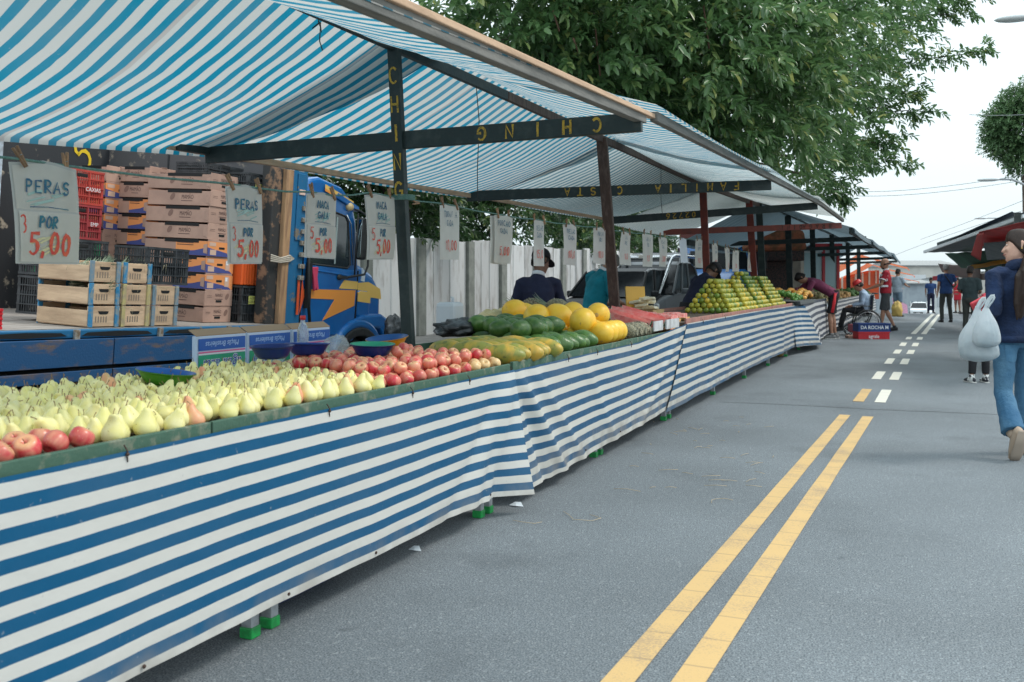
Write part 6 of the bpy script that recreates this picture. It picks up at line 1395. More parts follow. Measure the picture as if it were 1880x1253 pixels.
        for s, S_, E_, W_ in ((-1, 'sl', 'el', 'wl'), (1, 'sr', 'er', 'wr')):
            a, e, w_ = j[S_], j[E_], j[W_]
            pts = [a - side * s * .10 - V(0, 0, .004), a - side * s * .03 - V(0, 0, .002), a + side * s * .014 - V(0, 0, .012)]; rad = [.056, .064, .066]
            if sleeve <= .6: pts += [a.lerp(e, sleeve), a.lerp(e, sleeve * 1.5)]; rad += [.064, .066]
            else: pts += [a.lerp(e, .5), e, e.lerp(w_, .5), e.lerp(w_, min(.95, sleeve))]; rad += [.060, .052, .046, .036]
            b.tube(pts, rad, None, 13)
        so = fin(b, 'shirt', shirt, vox, o, 3)
        tx = bpy.data.textures.get('folds') or bpy.data.textures.new('folds', 'CLOUDS'); tx.noise_scale = .09; tx.noise_depth = 2
        dm = so.modifiers.new('folds', 'DISPLACE'); dm.texture = tx; dm.strength = .022; dm.mid_level = .5; dm.texture_coords = 'LOCAL'
        if collar:
            b = MB(); b.tube([j['neck'] - up * .012, j['neck'] + up * .012, j['neck'] + up * .03], [(.070, .070), (.067, .067), (.065, .065)], None, 16, side=side, cap=False); b.build('collar', collar, so, solid=.006)
    if pants:
        b = MB(); b.tube([j['pelvis'] + V(0, 0, .09), j['pelvis'] + V(0, 0, .0), j['pelvis'] - V(0, 0, .07)], [(.145 * wide, .108 + belly * .6), (.158 * wide, .118 + belly * .4), (.15, .105)], None, 16, side=hips)
        b.ball(j['pelvis'] + V(0, -.045, -.02), (.13, .09, .10), None, 12, 8)
        for s, A_, K_, F_ in ((-1, 'hl', 'kl', 'al'), (1, 'hr', 'kr', 'ar')):
            a, k, f = j[A_], j[K_], j[F_]
            if plen <= .55: e = a.lerp(k, plen / .5); pts = [a + V(0, 0, .03), a, a.lerp(e, .5), e]; rad = [.085, .096, .092, .088]
            else:
                e = k.lerp(f, (plen - .5) / .5); pts = [a + V(0, 0, .03), a, a.lerp(k, .5), k, k.lerp(e, .5), e]; rad = [.085, .094, .080, .066, .060 + flare * .5, .056 + flare]
            b.tube(pts, rad, None, 13)
        po = fin(b, 'trousers', pants, vox, o, 3)
        tx = bpy.data.textures.get('folds') or bpy.data.textures.new('folds', 'CLOUDS')
        dm = po.modifiers.new('folds', 'DISPLACE'); dm.texture = tx; dm.strength = .014; dm.mid_level = .5; dm.texture_coords = 'LOCAL'
    for s, K_, F_ in ((-1, 'kl', 'al'), (1, 'kr', 'ar')):
        f = j[F_]; fd = V(*footdir[0 if s < 0 else 1]).normalized() if footdir else V(s * .12, 1, 0).normalized(); sh = (f - j[K_]).normalized()
        zz = fd.cross(V(1, 0, 0)); zz = zz if zz.length > .1 else V(0, 0, 1); zz = -zz.normalized() if zz.z < 0 else zz.normalized()
        if abs(fd.z) < .15: zz = V(0, 0, 1)
        b = MB(); base = f - zz * .045
        b.tube([base - fd * .075, base - fd * .05 + zz * .005, base + fd * .02 + zz * .008, base + fd * .10 - zz * .005, base + fd * .165 - zz * .012, base + fd * .185 - zz * .015],
               [(.022, .03), (.036, .040), (.040, .048), (.046, .034), (.040, .024), (.018, .014)], None, 12, side=fd.cross(zz))
        if not sandals: b.tube([f + zz * .04, f - zz * .02], .043, None, 10)
        so = b.build('shoe', shoes, o)
        b = MB(); b.tube([base - fd * .085 - zz * .036, base + fd * .03 - zz * .038, base + fd * .12 - zz * .036, base + fd * .195 - zz * .033], [(.034, .008), (.042, .009), (.05, .009), (.03, .008)], None, 12, side=fd.cross(zz)); b.build('sole', mat('sole_tan', (.36, .29, .23), .8) if shoes.name == 'slip_on_tan' else SOLE if shoes != SHOE else SHOE, so)
    return o, j, hp
NAVY = cloth('navy_knit', (.012, .016, .045)); TEAL = cloth('teal_cotton', (.0, .20, .26)); PLUM = cloth('plum_cotton', (.22, .045, .10)); REDC = cloth('red_jersey', (.36, .015, .03)); GREYT = cloth('grey_tee', (.36, .42, .48))
DENIM = mat('denim_blue', (.030, .115, .22), .85, (.085, .20, .31), 4, 6, .35, .65, bump=.6, bs=70); DENIMN = mat('jumper_navy', (.012, .03, .085), .95, (.008, .018, .05), 5, 5, bump=.7, bs=60); BLACKC = cloth('black_cloth', (.014, .014, .018)); DKGREY = cloth('charcoal_cloth', (.05, .055, .06)); BLUES = cloth('blue_shirt', (.015, .05, .16)); GRNS = cloth('grey_green_shirt', (.035, .055, .06)); KHAKI = cloth('dark_khaki', (.045, .05, .045)); LDEN = cloth('light_denim', (.16, .23, .30))
WHITEC = cloth('white_trim', (.75, .75, .78)); PALEB = cloth('pale_blue_cloth', (.38, .48, .62)); CAPR = cloth('red_cap', (.55, .03, .05))
def head_at(px, py, zc, hz=1.61, sc=1.0):
    """ground point so that a figure's head centre shows at that pixel"""
    p = W(px, py, zc); return (p.x, p.y, p.z - hz * sc)
RC = TH     # heading 0 faces +Y (down the street); RC turns towards the camera axis
# vendors behind the tables (they stand on the level ground)
def gstand(px, zc, z=0): p = W(px, HY, zc); return (p.x, p.y, z)
# capped vendor in navy, seen from behind, head turned right
p = gstand(988, 9.6)
person('vendor in a navy sweater and dark cap, seen from behind the melons', p, TH + R(8), dict(head=(.035, .05, 1.545), neck=(0, -.01, 1.40), waist=(0, -.0, 1.02), chest=(0, -.01, 1.22), sl=(-.165, 0, 1.33), sr=(.165, .0, 1.33), el=(-.25, .05, 1.08), er=(.27, .06, 1.10), wl=(-.16, .22, .95), wr=(.20, .26, .97)), SKIN_D, NAVY, .9, KHAKI, hat=BLACKC, headdir=(.75, .65, -.1), wide=1.0, collar=WHITEC, scale=.945)
# vendor in teal T-shirt, turned to the table
p = gstand(1094, 11.5)
person('bearded vendor in a teal T-shirt half hidden by the bare brown post', p, TH - R(62), dict(pelvis=(0, -.03, .92), waist=(0, -.01, 1.06), chest=(0, .04, 1.27), neck=(0, .11, 1.43), head=(0, .21, 1.53), sl=(-.20, .06, 1.39), sr=(.20, .06, 1.39), el=(-.27, .10, 1.10), er=(.27, .08, 1.10), wl=(-.16, .34, 1.02), wr=(.10, .36, 1.02)), SKIN_M, TEAL, .62 * .9, BLACKC, hair=HAIRG, beard=HAIRG, headdir=(0, .8, -.6), wide=1.16, belly=.03, scale=.965, collar=WHITEC)
# vendor in navy leaning behind the oranges
p = gstand(1284, 14.6)
person('vendor in a dark blue shirt and cap bending behind the dark red post', p, TH - R(60), dict(pelvis=(0, -.20, .88), waist=(0, -.12, 1.00), chest=(0, .02, 1.20), neck=(0, .14, 1.36), head=(0, .26, 1.43), sl=(-.19, .08, 1.30), sr=(.19, .08, 1.30), el=(-.27, .16, 1.04), er=(.26, .2, 1.04), wl=(-.18, .42, .93), wr=(.18, .42, .93)), SKIN_D, NAVY, .75, BLACKC, hat=BLACKC, headdir=(0, .7, -.7), wide=1.1)
# man in plum shirt bending over the far table
p = gstand(1522, 22.0)
o, j, hp = person('man in a plum T-shirt and black shorts with red stripe, bending over the fruit', (p[0], p[1], 0), TH + R(84), dict(pelvis=(0, -.10, .98), waist=(0, .06, 1.08), chest=(0, .26, 1.20), neck=(0, .47, 1.29), head=(0, .60, 1.335), sl=(-.2, .40, 1.25), sr=(.2, .40, 1.25), el=(-.26, .52, .99), er=(.25, .60, 1.03), wl=(-.20, .64, .84), wr=(.15, .80, .92), hl=(-.09, -.10, .94), hr=(.09, -.10, .94), kl=(-.10, .0, .50), kr=(.10, -.10, .50), al=(-.11, -.04, .09), ar=(.10, -.16, .09)), SKIN_M, PLUM, .5, BLACKC, .44, headdir=(0, .6, -.8), shoes=SHOEG, wide=1.02, scale=1.02, vox=.013)
for s in (-1,):
    b = MB(); b.tube([(s * .170, -.10, 1.0), (s * .187, -.07, .80), (s * .185, -.03, .58)], [(.030, .012), (.034, .012), (.034, .012)], None, 8, side=(0, 1, 0)); b.build('red_stripe', mat('stripe_red', (.62, .02, .03), .7), o)
# man in red jersey pushing the wheelchair
p = gstand(1626, 25.4)
o, j, hp = person('bearded balding man in a red jersey with white trim pushing the wheelchair', (p[0], p[1], 0), TH + R(70), dict(wl=(-.20, .42, 1.00), wr=(.20, .42, 1.0), el=(-.27, .10, 1.12), er=(.27, .10, 1.12), kl=(-.10, .06, .49), al=(-.11, .10, .09), kr=(.10, -.02, .49), ar=(.11, -.20, .10)), SKIN_M, REDC, .42, DKGREY, .48, hairtype='bald', hair=mat('stubble', (.05, .03, .025), .7), beard=mat('stubble', (.05, .03, .025)), scale=1.085, wide=1.12, collar=WHITEC, vox=.013, belly=.02, headdir=(0, .95, -.1), footdir=[(0, 1, 0), (0, 1, -.1)])
b = MB()
for S_, E_ in (('sl', 'el'), ('sr', 'er')): b.tube([j[S_].lerp(j[E_], .60), j[S_].lerp(j[E_], .68)], .076, None, 13, cap=False)
b.build('sleeve_trim', WHITEC, o, solid=.006)
b = MB()
for z, wdt, h_ in ((1.335, .16, .05), (1.08, .16, .045)): b.box((-.155 - .02, .03, z), (.05, wdt, h_), WHITEC, rot=(0, 0, R(18)))
b.tube([(-.185, -.02 + .05 * math.cos(R(a)) + .03, 1.21 + .05 * math.sin(R(a))) for a in range(-20, 201, 20)], .008, WHITEC, 6); b.build('chest_print', None, o)
# man in grey T-shirt and jean shorts farther on
p = gstand(1648, 36.5)
person('man in a pale grey T-shirt and denim shorts standing at a far stall, back turned', (p[0], p[1], 0), TH - R(60), dict(wl=(-.15, .35, 1.05), wr=(.18, .35, 1.1), er=(.28, .08, 1.15)), SKIN_M, GREYT, .5, LDEN, .46, scale=1.02, wide=1.2, belly=.05, vox=.016, shirt_len=.35)
# man in blue shirt with shoulder strap
p = gstand(1737, 31.2)
o, j, hp = person('grey-haired man in a blue shirt with a dark shoulder strap walking away', (p[0], p[1], 0), TH - R(3), dict(kl=(-.12, .03, .49), al=(-.13, -.02, .09), kr=(.11, .02, .49), ar=(.16, .03, .09), wr=(.22, .16, 1.0), er=(.29, -.02, 1.14)), SKIN_M, BLUES, .45, KHAKI, 1.0, hair=HAIRG, scale=1.06, wide=1.18, vox=.015, belly=.02, shirt_len=.5)
b = MB(); b.tube([(-.10, -.10, 1.44), (0, -.145, 1.28), (.12, -.135, 1.12), (.18, -.06, 1.06)], [(.018, .006)] * 4, None, 8); b.build('shoulder_strap', BLACKC, o)
# man in grey-green shirt near the right stall
p = gstand(1781, 22.5)
person('man in a grey-green shirt and dark trousers standing before the right-hand stall', (p[0], p[1], 0), TH - R(35), dict(wl=(-.1, .32, 1.05), wr=(.15, .34, 1.08)), SKIN_D, GRNS, .6, KHAKI, 1.0, scale=.94, wide=1.15, vox=.014, shirt_len=.4)
# small far figures
p = gstand(1709, 44); person('small far person in dark blue, left of the man with the strap', (p[0], p[1], -.1), TH + R(170), dict(), SKIN_D, BLUES, .45, NAVY, 1.0, scale=.92, vox=.02)
p = gstand(1758, 42); person('small far person in a bright red top among the stalls', (p[0], p[1], -.05), TH + R(120), dict(wl=(-.1, .3, 1.1)), SKIN_M, cloth('bright_red', (.55, .02, .04)), .45, cloth('striped_brown', (.30, .12, .10)), .6, scale=.88, vox=.02, wide=1.2, shirt_len=2.2)
# person hidden behind the woman, only legs and trainers show
p = gstand(1796, 12.3)
person('person in black trousers and black and white trainers, mostly hidden behind the woman', (p[0], p[1], 0), TH, dict(kl=(-.07, .02, .45), kr=(.11, .0, .45), hl=(.02, 0, .88), hr=(.19, 0, .88), pelvis=(.11, 0, .91), waist=(.17, 0, 1.03), chest=(.30, 0, 1.24), neck=(.40, 0, 1.40), head=(.45, .02, 1.54), sl=(.13, 0, 1.38), sr=(.5, 0, 1.3), el=(.14, .05, 1.1), er=(.5, .05, 1.0), wl=(.2, .2, .95), wr=(.45, .2, .9)), SKIN_M, cloth('pink_top', (.55, .05, .08)), .5, BLACKC, .93, scale=.80, vox=.012, shoes=mat('trainer', (.02, .02, .03), .5, (.7, .7, .68), 9, 2, .52, .54))
# ---- woman in the foreground
p = gstand(1866, 7.15)
o, j, hp = person('woman in a navy jumper and blue jeans walking away with white plastic bags', (p[0], p[1], 0), TH + R(6), dict(
    head=(.045, .03, 1.565), neck=(.015, -.005, 1.42), chest=(0, -.0, 1.25), sl=(-.175, -.01, 1.365), sr=(.175, -.01, 1.365), el=(-.235, -.085, 1.07), wl=(-.17, .13, 1.04), er=(.22, -.07, 1.10), wr=(.20, .10, .96),
    hl=(-.088, 0, .89), hr=(.088, 0, .89), kl=(-.125, -.03, .48), al=(-.175, -.24, .19), kr=(.10, .06, .48), ar=(.11, .02, .09), pelvis=(0, 0, .92), waist=(0, 0, 1.04)),
    SKIN_L, DENIMN, .93, DENIM, .97, hair=mat('hair_darkbrown', (.020, .011, .008), .5, (.034, .019, .013), 24, bump=.2, bs=40, spec=.3, stretch=(5, 5, .5)), hairtype='long', headdir=(-.86, .5, .0), vox=.009, shoes=mat('slip_on_tan', (.40, .30, .22), .7), footdir=[(.05, .42, -.9), (.1, 1, 0)], flare=.028, wide=.98, shirt_len=.45, neckfat=.8, scale=.965, hemr=.022)
b = MB(); b.tube([(0, -.01, 1.40), (0, -.012, 1.435), (0, -.008, 1.455), (0, -.01, 1.44)], [(.095, .088), (.082, .076), (.076, .070), (.066, .06)], None, 18, side=(1, 0, 0)); b.build('cowl_collar', DENIMN, o)
b = MB(); b.tube([(0, -.004, .85), (0, -.004, .90)], [(.190, .158), (.190, .158)], None, 22, side=(1, 0, 0)); b.build('hem_band', DENIMN, o)
for s in (-1, 1):
    b = MB(); vs = []
    for i in range(9):
        for k in range(9):
            u, v = i / 8 - .5, k / 8; vs.append((s * .085 + u * .115 * (1 - .1 * v), -.25, .835 - v * .115 - (.5 - abs(u)) * .035 * v))
    b.add(vs, [(i * 9 + k, i * 9 + k + 1, (i + 1) * 9 + k + 1, (i + 1) * 9 + k) for i in range(8) for k in range(8)], None, True)
    pk = b.build('back_pocket', mat('denim_pocket', (.04, .14, .26), .85, (.10, .23, .35), 4, 6, .35, .65, bump=.6, bs=70), o, recalc=False); sw = pk.modifiers.new('wrap', 'SHRINKWRAP'); sw.target = [c for c in o.children if c.name.startswith('trousers')][0]; sw.wrap_method = 'PROJECT'; sw.use_project_y = True; sw.use_positive_direction = True; sw.use_negative_direction = False; sw.project_limit = .3; sw.offset = .003; sw.wrap_mode = 'ABOVE_SURFACE'
b = MB(); b.ball(hp(-.084, -.012, -.035), .005, None, 8, 5); b.build('earring', mat('gold', (.8, .55, .2), .3, metal=1), o)
# bags: hung from the crook of her left arm
BAGW = mat('bag_white', (.80, .84, .86), .3, (.62, .70, .74), 5, 5, .4, .65, transl=.45, alpha=.74, bump=1.0, bs=22)
def bagmesh(top, width, height, seed, depth=.8):
    b = MB(); rings = []; n = 72
    for i in range(44):
        t = i / 43; r = width * (.10 + .90 * math.sin(min(1, t * 1.25) * math.pi / 2) ** 1.4) * (1 if t < .84 else math.sqrt(max(.02, 1 - ((t - .84) / .162) ** 2)))
        rings.append([(top[0] + r * (1 + .10 * noise.noise(V(math.cos(a) * 2.5, math.sin(a) * 2.5, seed + t * .7)) + .09 * math.sin(a * 11 + seed + 5 * noise.noise(V(t * 2, seed, 0))) * (1 - t) ** 1.3 + .05 * noise.noise(V(math.cos(a) * 7, math.sin(a) * 7, seed + t * 4))) * math.cos(a) + .03 * noise.noise(V(t * 3, seed, 1)),
                       top[1] + r * depth * (1 + .12 * noise.noise(V(math.cos(a) * 2.5, math.sin(a) * 2.5, seed + 9 + t * .7))) * math.sin(a), top[2] - height * t) for a in [2 * math.pi * q / n for q in range(n)]])
    b.loft(rings); return b
for nm, px, py, zc, wd_, ht, sd_, lab in (('bag', 1795, 562, 7.02, .135, .40, 3, 'bulging white plastic shopping bag, the left one hanging from the woman arm'), ('bag', 1811, 558, 6.9, .09, .31, 8, 'smaller white plastic shopping bag against the woman hip')):
    b = bagmesh((0, 0, 0), wd_, ht, sd_); bo = b.build('shopping_bag', BAGW, None, loc=W(px, py, zc)); tag(bo, lab, 'shopping bag')
    b = bagmesh((0, 0, -ht * .38), wd_ * .82, ht * .56, sd_ + 4); b.build('contents', mat('bag_contents', (.16, .22, .26), .7, (.42, .50, .52), 14, 3), bo)
    b = MB(); b.tube([(0, 0, -.03), (.004, .004, .0), (.018, .008, .03), (.036, .01, .052), (.050, .006, .055), (.052, .0, .045), (.040, -.004, .02), (.02, -.004, -.01), (.01, 0, -.03)], [(.014, .005)] * 9, None, 8); b.build('handle', BAGW, bo)
b = MB(); b.box((0, 0, 0), (.16, .05, .075), None, rot=(0, R(-28), 0)); bo = b.build('red_folder', mat('red_wallet', (.62, .05, .07), .6), bevel=.012, loc=W(1803, 556, 7.25)); bo.rotation_euler = (0, 0, TH); tag(bo, 'red wallet held above the white shopping bags', 'wallet')
# ------------------------------------------------------------------ wheelchair and its user
p = gstand(1583, 23.6); wo = empty('wheelchair', (p[0], p[1], 0), TH + R(75), 'black wheelchair with large spoked wheels seen from its side', 'wheelchair')
TIRE = mat('tyre_grey', (.05, .05, .05), .6); RIMC = mat('rim_alloy', (.45, .46, .47), .35, metal=.8)
for s in (-1, 1):
    b = MB(); b.tube([(s * .29, -.10 + .30 * math.cos(a), .305 + .30 * math.sin(a)) for a in [2 * math.pi * q / 36 for q in range(37)]], .016, TIRE, 7, cap=False); w_ = b.build('wheel', None, wo)
    b = MB(); b.tube([(s * .32, -.10 + .255 * math.cos(a), .305 + .255 * math.sin(a)) for a in [2 * math.pi * q / 36 for q in range(37)]], .009, RIMC, 6, cap=False); b.build('push_rim', None, w_)
    b = MB()
    for q in range(14): a = 2 * math.pi * q / 14; b.tube([(s * .29, -.10, .305), (s * .29, -.10 + .29 * math.cos(a), .305 + .29 * math.sin(a))], .003, RIMC, 4)
    b.tube([(s * .25, -.10, .305), (s * .34, -.10, .305)], .025, TIRE, 8); b.build('spokes', None, w_)
    b = MB(); b.tube([(s * .22, .32 + .075 * math.cos(a), .085 + .075 * math.sin(a)) for a in [2 * math.pi * q / 18 for q in range(19)]], .013, TIRE, 6, cap=False); b.tube([(s * .22, .32, .085), (s * .22, .30, .30)], .010, TIRE, 6); b.build('castor', None, wo)
b = MB()
for s in (-1, 1):
    b.tube([(s * .22, -.24, 1.0), (s * .22, -.34, 1.0)], .016, TIRE, 7); b.tube([(s * .22, -.24, .98), (s * .22, -.20, .5), (s * .22, -.12, .3)], .013, TIRE, 7); b.tube([(s * .22, -.2, .46), (s * .22, .28, .48), (s * .22, .40, .40), (s * .20, .50, .14)], .013, TIRE, 7)
    b.tube([(s * .25, -.18, .70), (s * .25, .15, .70), (s * .25, .2, .5)], .014, TIRE, 7); b.box((s * .11, .56, .12), (.15, .20, .02), TIRE)
b.build('frame', None, wo)
b = MB(); b.box((0, .06, .48), (.42, .42, .05), TIRE); b.build('seat', None, wo, bevel=.015); b = MB(); b.box((0, -.20, .73), (.40, .05, .46), mat('navy_backrest', (.02, .025, .05), .8), rot=(R(6), 0, 0)); b.build('backrest', None, wo, bevel=.02)
person('seated person in the wheelchair wearing a red cap and pale blue jacket', (p[0], p[1], .0), TH + R(75), dict(pelvis=(0, -.08, .60), waist=(0, -.09, .72), chest=(0, -.06, .92), neck=(0, .02, 1.07), head=(0, .09, 1.19), sl=(-.18, -.02, 1.0), sr=(.18, -.02, 1.0), el=(-.23, .02, .76), er=(.23, .02, .76), wl=(-.14, .24, .70), wr=(.14, .24, .70), hl=(-.09, -.02, .58), hr=(.09, -.02, .58), kl=(-.12, .40, .60), kr=(.12, .40, .60), al=(-.11, .50, .19), ar=(.11, .50, .19)),
       SKIN_M, PALEB, .92, BLACKC, 1.0, hat=CAPR, headdir=(0, .9, -.4), vox=.013, scale=1.0)
# crates beside the wheelchair
BC = mat('crate_blue', (.01, .04, .17), .5); RCm = mat('crate_scarlet', (.50, .02, .03), .5)
def boxcrate(px, py, zc, m, lab, txt, w_=.86, h_=.21, d_=.36, rz=0):
    q = W(px, py, zc); o = empty('plastic_crate', q, TH + rz, lab, 'crate'); b = MB(); t = .012
    b.bb((-w_ / 2, -d_ / 2, 0), (w_ / 2, d_ / 2, t)); b.bb((-w_ / 2, -d_ / 2, 0), (w_ / 2, -d_ / 2 + t, h_)); b.bb((-w_ / 2, d_ / 2 - t, 0), (w_ / 2, d_ / 2, h_)); b.bb((-w_ / 2, -d_ / 2, 0), (-w_ / 2 + t, d_ / 2, h_)); b.bb((w_ / 2 - t, -d_ / 2, 0), (w_ / 2, d_ / 2, h_))
    b.bb((-w_ / 2 - .01, -d_ / 2 - .012, h_ - .025), (w_ / 2 + .01, -d_ / 2, h_)); b.bb((-w_ / 2 - .01, -d_ / 2 - .008, 0), (w_ / 2 + .01, -d_ / 2, .02))
    for k in (-.3, -.2, .28, .36): b.bb((k * w_ - .008, -d_ / 2 - .008, 0), (k * w_ + .008, -d_ / 2, h_))
    b.build('shell', m, o, bevel=.005); b = MB(); put_text(b, txt, (0, -d_ / 2 - .010, h_ * .5), (1, 0, 0), (0, 0, 1), .11, CWH, sx=.9, bold=.01); b.build('lettering', None, o, recalc=False); return o
boxcrate(1599, 626, 22.0, RCm, 'scarlet crate on the ground under the blue crate', 'agrale', w_=.70)
boxcrate(1600, 609, 22.0, BC, 'blue crate with white lettering stacked on the scarlet crate', 'DA ROCHA M', w_=.72, h_=.19)
boxcrate(1581, 610, 23.0, mat('crate_pinkish', (.42, .10, .13), .6), 'pinkish crate partly behind the blue crate', '', w_=.5, h_=.18)
b = MB(); b.box((0, 0, .05), (.36, .30, .10)); o = b.build('cardboard_box', CARD, bevel=.01, loc=W(1569, 624, 22.3)); o.rotation_euler = (0, 0, .3); tag(o, 'low cardboard box on the ground left of the scarlet crate', 'box')
b = MB(); q = W(1651, 583, 34.5); crumple('yellow_bag', mat('yellow_bag', (.62, .42, .12), .6), W(1647, 570, 34), (.18, .2, .28), 33, 'yellowish bag on the ground by the man in grey', 'bag', amp=.25)
# ------------------------------------------------------------------ parked vehicles behind the row
CARG = mat('car_graphite', (.020, .022, .024), .5, spec=.3); CARS = mat('car_silver', (.14, .155, .17), .45, spec=.4); CARW = mat('car_white', (.62, .64, .65), .3, coat=.4); CGL = mat('car_glass', (.010, .013, .016), .12, spec=.25); TL = mat('tail_red', (.45, .02, .02), .3); LAMPW = mat('headlamp', (.75, .78, .8), .15)
def car(label, loc, rz, m, kind='hatch', L_=4.1, Wd=1.68, Hh=1.5, group=None, simple=False):
    """x across, y forward (front at +y)"""
    o = empty('parked_car', loc, rz, label, 'car', group); h = Wd / 2; hl = L_ / 2
    low = [(-hl, .28), (-hl + .02, .62), (-hl + .12, .86), (-hl + .35, .92), (hl * .38, .95), (hl * .78, .86), (hl - .08, .70), (hl, .50), (hl - .02, .26)]
    b = MB()
    def ring(y, z0, z1, w0, w1): return [(-w0, y, z0), (-w1, y, lerp(z0, z1, .5)), (-w1 * .96, y, z1), (w1 * .96, y, z1), (w1, y, lerp(z0, z1, .5)), (w0, y, z0)]
    b.loft([ring(y, .24, z, h * .94 * k, h * k) for (y, z, k) in ((-hl, .80, .84), (-hl + .15, .90, .96), (-hl * .5, .94, 1), (0, .95, 1), (hl * .45, .94, 1), (hl * .80, .84, .96), (hl - .08, .72, .88), (hl, .56, .78))], m, smooth=False)
    b.build('body', None, o, bevel=.05, seg=3)
    if kind == 'hatch': cab = [(-hl + .12, .88), (-hl + .42, Hh - .06), (-hl + .75, Hh), (.25, Hh), (.55, Hh - .07), (hl * .62, .92)]
    elif kind == 'van': cab = [(-hl + .02, .88), (-hl + .08, Hh - .05), (-hl + .3, Hh), (.8, Hh), (1.1, Hh - .1), (hl * .80, .92)]
    else: cab = [(-.75, .90), (-.60, Hh - .08), (-.42, Hh), (.35, Hh), (.6, Hh - .07), (hl * .60, .92)]
    b = MB(); n = len(cab)
    def wy(z): return h * lerp(.94, .76, (z - .9) / (Hh - .9))
    vs = [(-wy(z), y, z) for y, z in cab] + [(wy(z), y, z) for y, z in cab]
    b.add(vs, [tuple(range(n - 1, -1, -1)), tuple(range(n, 2 * n))] + [(i, i + 1, n + i + 1, n + i) for i in range(n - 1)], CGL)
    b.build('glasshouse', None, o, bevel=.03)
    b = MB(); r_ = [c for c in cab if c[1] > Hh - .10]
    b.loft([[(-wy(z) - .008, y, z - .03), (-wy(z) * .9, y, z + .012), (wy(z) * .9, y, z + .012), (wy(z) + .008, y, z - .03)] for y, z in r_], m, smooth=False)
    for s in (-1, 1):
        for i in (0, n - 2):
            a, c = cab[i], cab[i + 1]; a2 = cab[0] if i == 0 else cab[-1]
        for (y0, z0), (y1, z1) in (((cab[0]), (cab[1])), ((cab[-1]), (cab[-2])), ((lerp(cab[0][0], cab[-1][0], .45), .9), (lerp(cab[1][0], cab[-2][0], .45), Hh - .02)), ((lerp(cab[0][0], cab[-1][0], .72), .9), (lerp(cab[1][0], cab[-2][0], .74), Hh - .02))):
            b.bar((s * (wy(z0) + .004), y0, z0), (s * (wy(z1) + .004), y1, z1), .035, .06, m, up=(0, 1, 0))
    b.build('roof_and_pillars', None, o, bevel=.01)
    for s in (-1, 1):
        for yy in (-hl + .72, hl - .75):
            M_ = Matrix.Translation((s * (h - .06), yy, .31)) @ Matrix.Rotation(R(90) * s, 4, 'Y')
            b = MB(); b.lathe([(.18, -.09), (.29, -.09), (.31, -.05), (.31, .06), (.28, .09), (.2, .09)], 20, TBLK, M=M_); w_ = b.build('wheel', None, o); b = MB(); b.lathe([(.02, .07), (.19, .085), (.2, .05), (.2, -.05), (.02, -.05)], 14, RIMC, M=M_); b.build('rim', None, w_)
        b = MB(); b.box((s * h * .72, hl - .10, .66), (.34, .12, .13)); b.build('headlight', LAMPW, o, bevel=.03)
        b = MB(); b.box((s * h * .80, -hl + .05, .74), (.20, .08, .22)); b.build('tail_light', TL, o, bevel=.02)
        b = MB(); b.box((s * (h + .08), hl * .40, .98), (.16, .09, .12)); b.build('wing_mirror', m, o, bevel=.03)
    b = MB(); b.box((0, hl - .02, .42), (Wd * .55, .05, .12)); b.build('grille', DARK, o, bevel=.01)
    b = MB(); b.box((0, hl + .012, .36), (.40, .02, .11)); b.build('number_plate', mat('plate_grey', (.6, .6, .6), .5), o)
    return o
q = W(1095, HY, 19.2); car('dark graphite hatchback parked behind the vendor in teal', (q.x, q.y + 2.0, .05), R(180) + R(-4), CARG, 'hatch', 4.0, 1.7, 1.50)
for s in (-1, 1): pass
o = car('silver pickup with a bright roll bar, between the dark car and the blue truck', (W(1195, HY, 22).x, W(1195, HY, 22).y + .6, .10), R(176), CARS, 'pickup', 4.8, 1.75, 1.62)
b = MB()
for s in (-1, 1): b.tube([(s * .7, 2.0, .92), (s * .66, 1.0, 1.70), (s * .60, .6, 1.76), (s * .60, -1.2, 1.76)], .035, CHROME, 8)
b.tube([(-.66, 1.0, 1.70), (.66, 1.0, 1.70)], .035, CHROME, 8); b.tube([(-.6, -.2, 1.76), (.6, -.2, 1.76)], .03, CHROME, 8); b.build('roll_bar', None, o)
b = MB(); b.box((.0, 1.0, 1.73), (.20, .10, .09)); b.build('work_lamp', mat('lamp_cream', (.7, .66, .6), .4), o, bevel=.02)
car('silver grey van with roof rails behind the pickup', (W(1222, HY, 27).x, W(1222, HY, 27).y, .10), R(178), CARS, 'van', 4.6, 1.8, 1.95)
# second blue truck, seen from the front
q = W(1318, HY, 27.5); bt = empty('blue_lorry', (q.x, q.y, .1), TH + R(168), 'rounded blue lorry cab facing the camera behind the hanging price sheets', 'truck'); BL2 = mat('lorry_blue', (.0, .11, .34), .25, (.0, .09, .30), 3, coat=.5)
b = MB()
def rr(y, z0, z1, w0, w1, n=5):
    return [(-w0, y, z0), (-w1, y, lerp(z0, z1, .45)), (-w1 * .93, y, lerp(z0, z1, .85)), (-w1 * .70, y, z1), (w1 * .70, y, z1), (w1 * .93, y, lerp(z0, z1, .85)), (w1, y, lerp(z0, z1, .45)), (w0, y, z0)]
b.loft([rr(-1.6, .5, 2.32, 1.05, 1.06), rr(-.2, .5, 2.42, 1.08, 1.10), rr(.35, .5, 2.36, 1.08, 1.09), rr(.55, .5, 2.16, 1.06, 1.07), rr(.75, .5, 1.55, 1.04, 1.05), rr(1.3, .5, 1.40, .95, .95), rr(1.75, .55, 1.15, .8, .8)], BL2, smooth=True); b.build('cab', None, bt, bevel=.05)
b = MB(); b.add([(-.86, .84, 1.46), (.86, .84, 1.46), (.74, .62, 2.02), (-.74, .62, 2.02)], [(0, 1, 2, 3)], CGL); b.build('windscreen', None, bt, recalc=False, solid=.05)
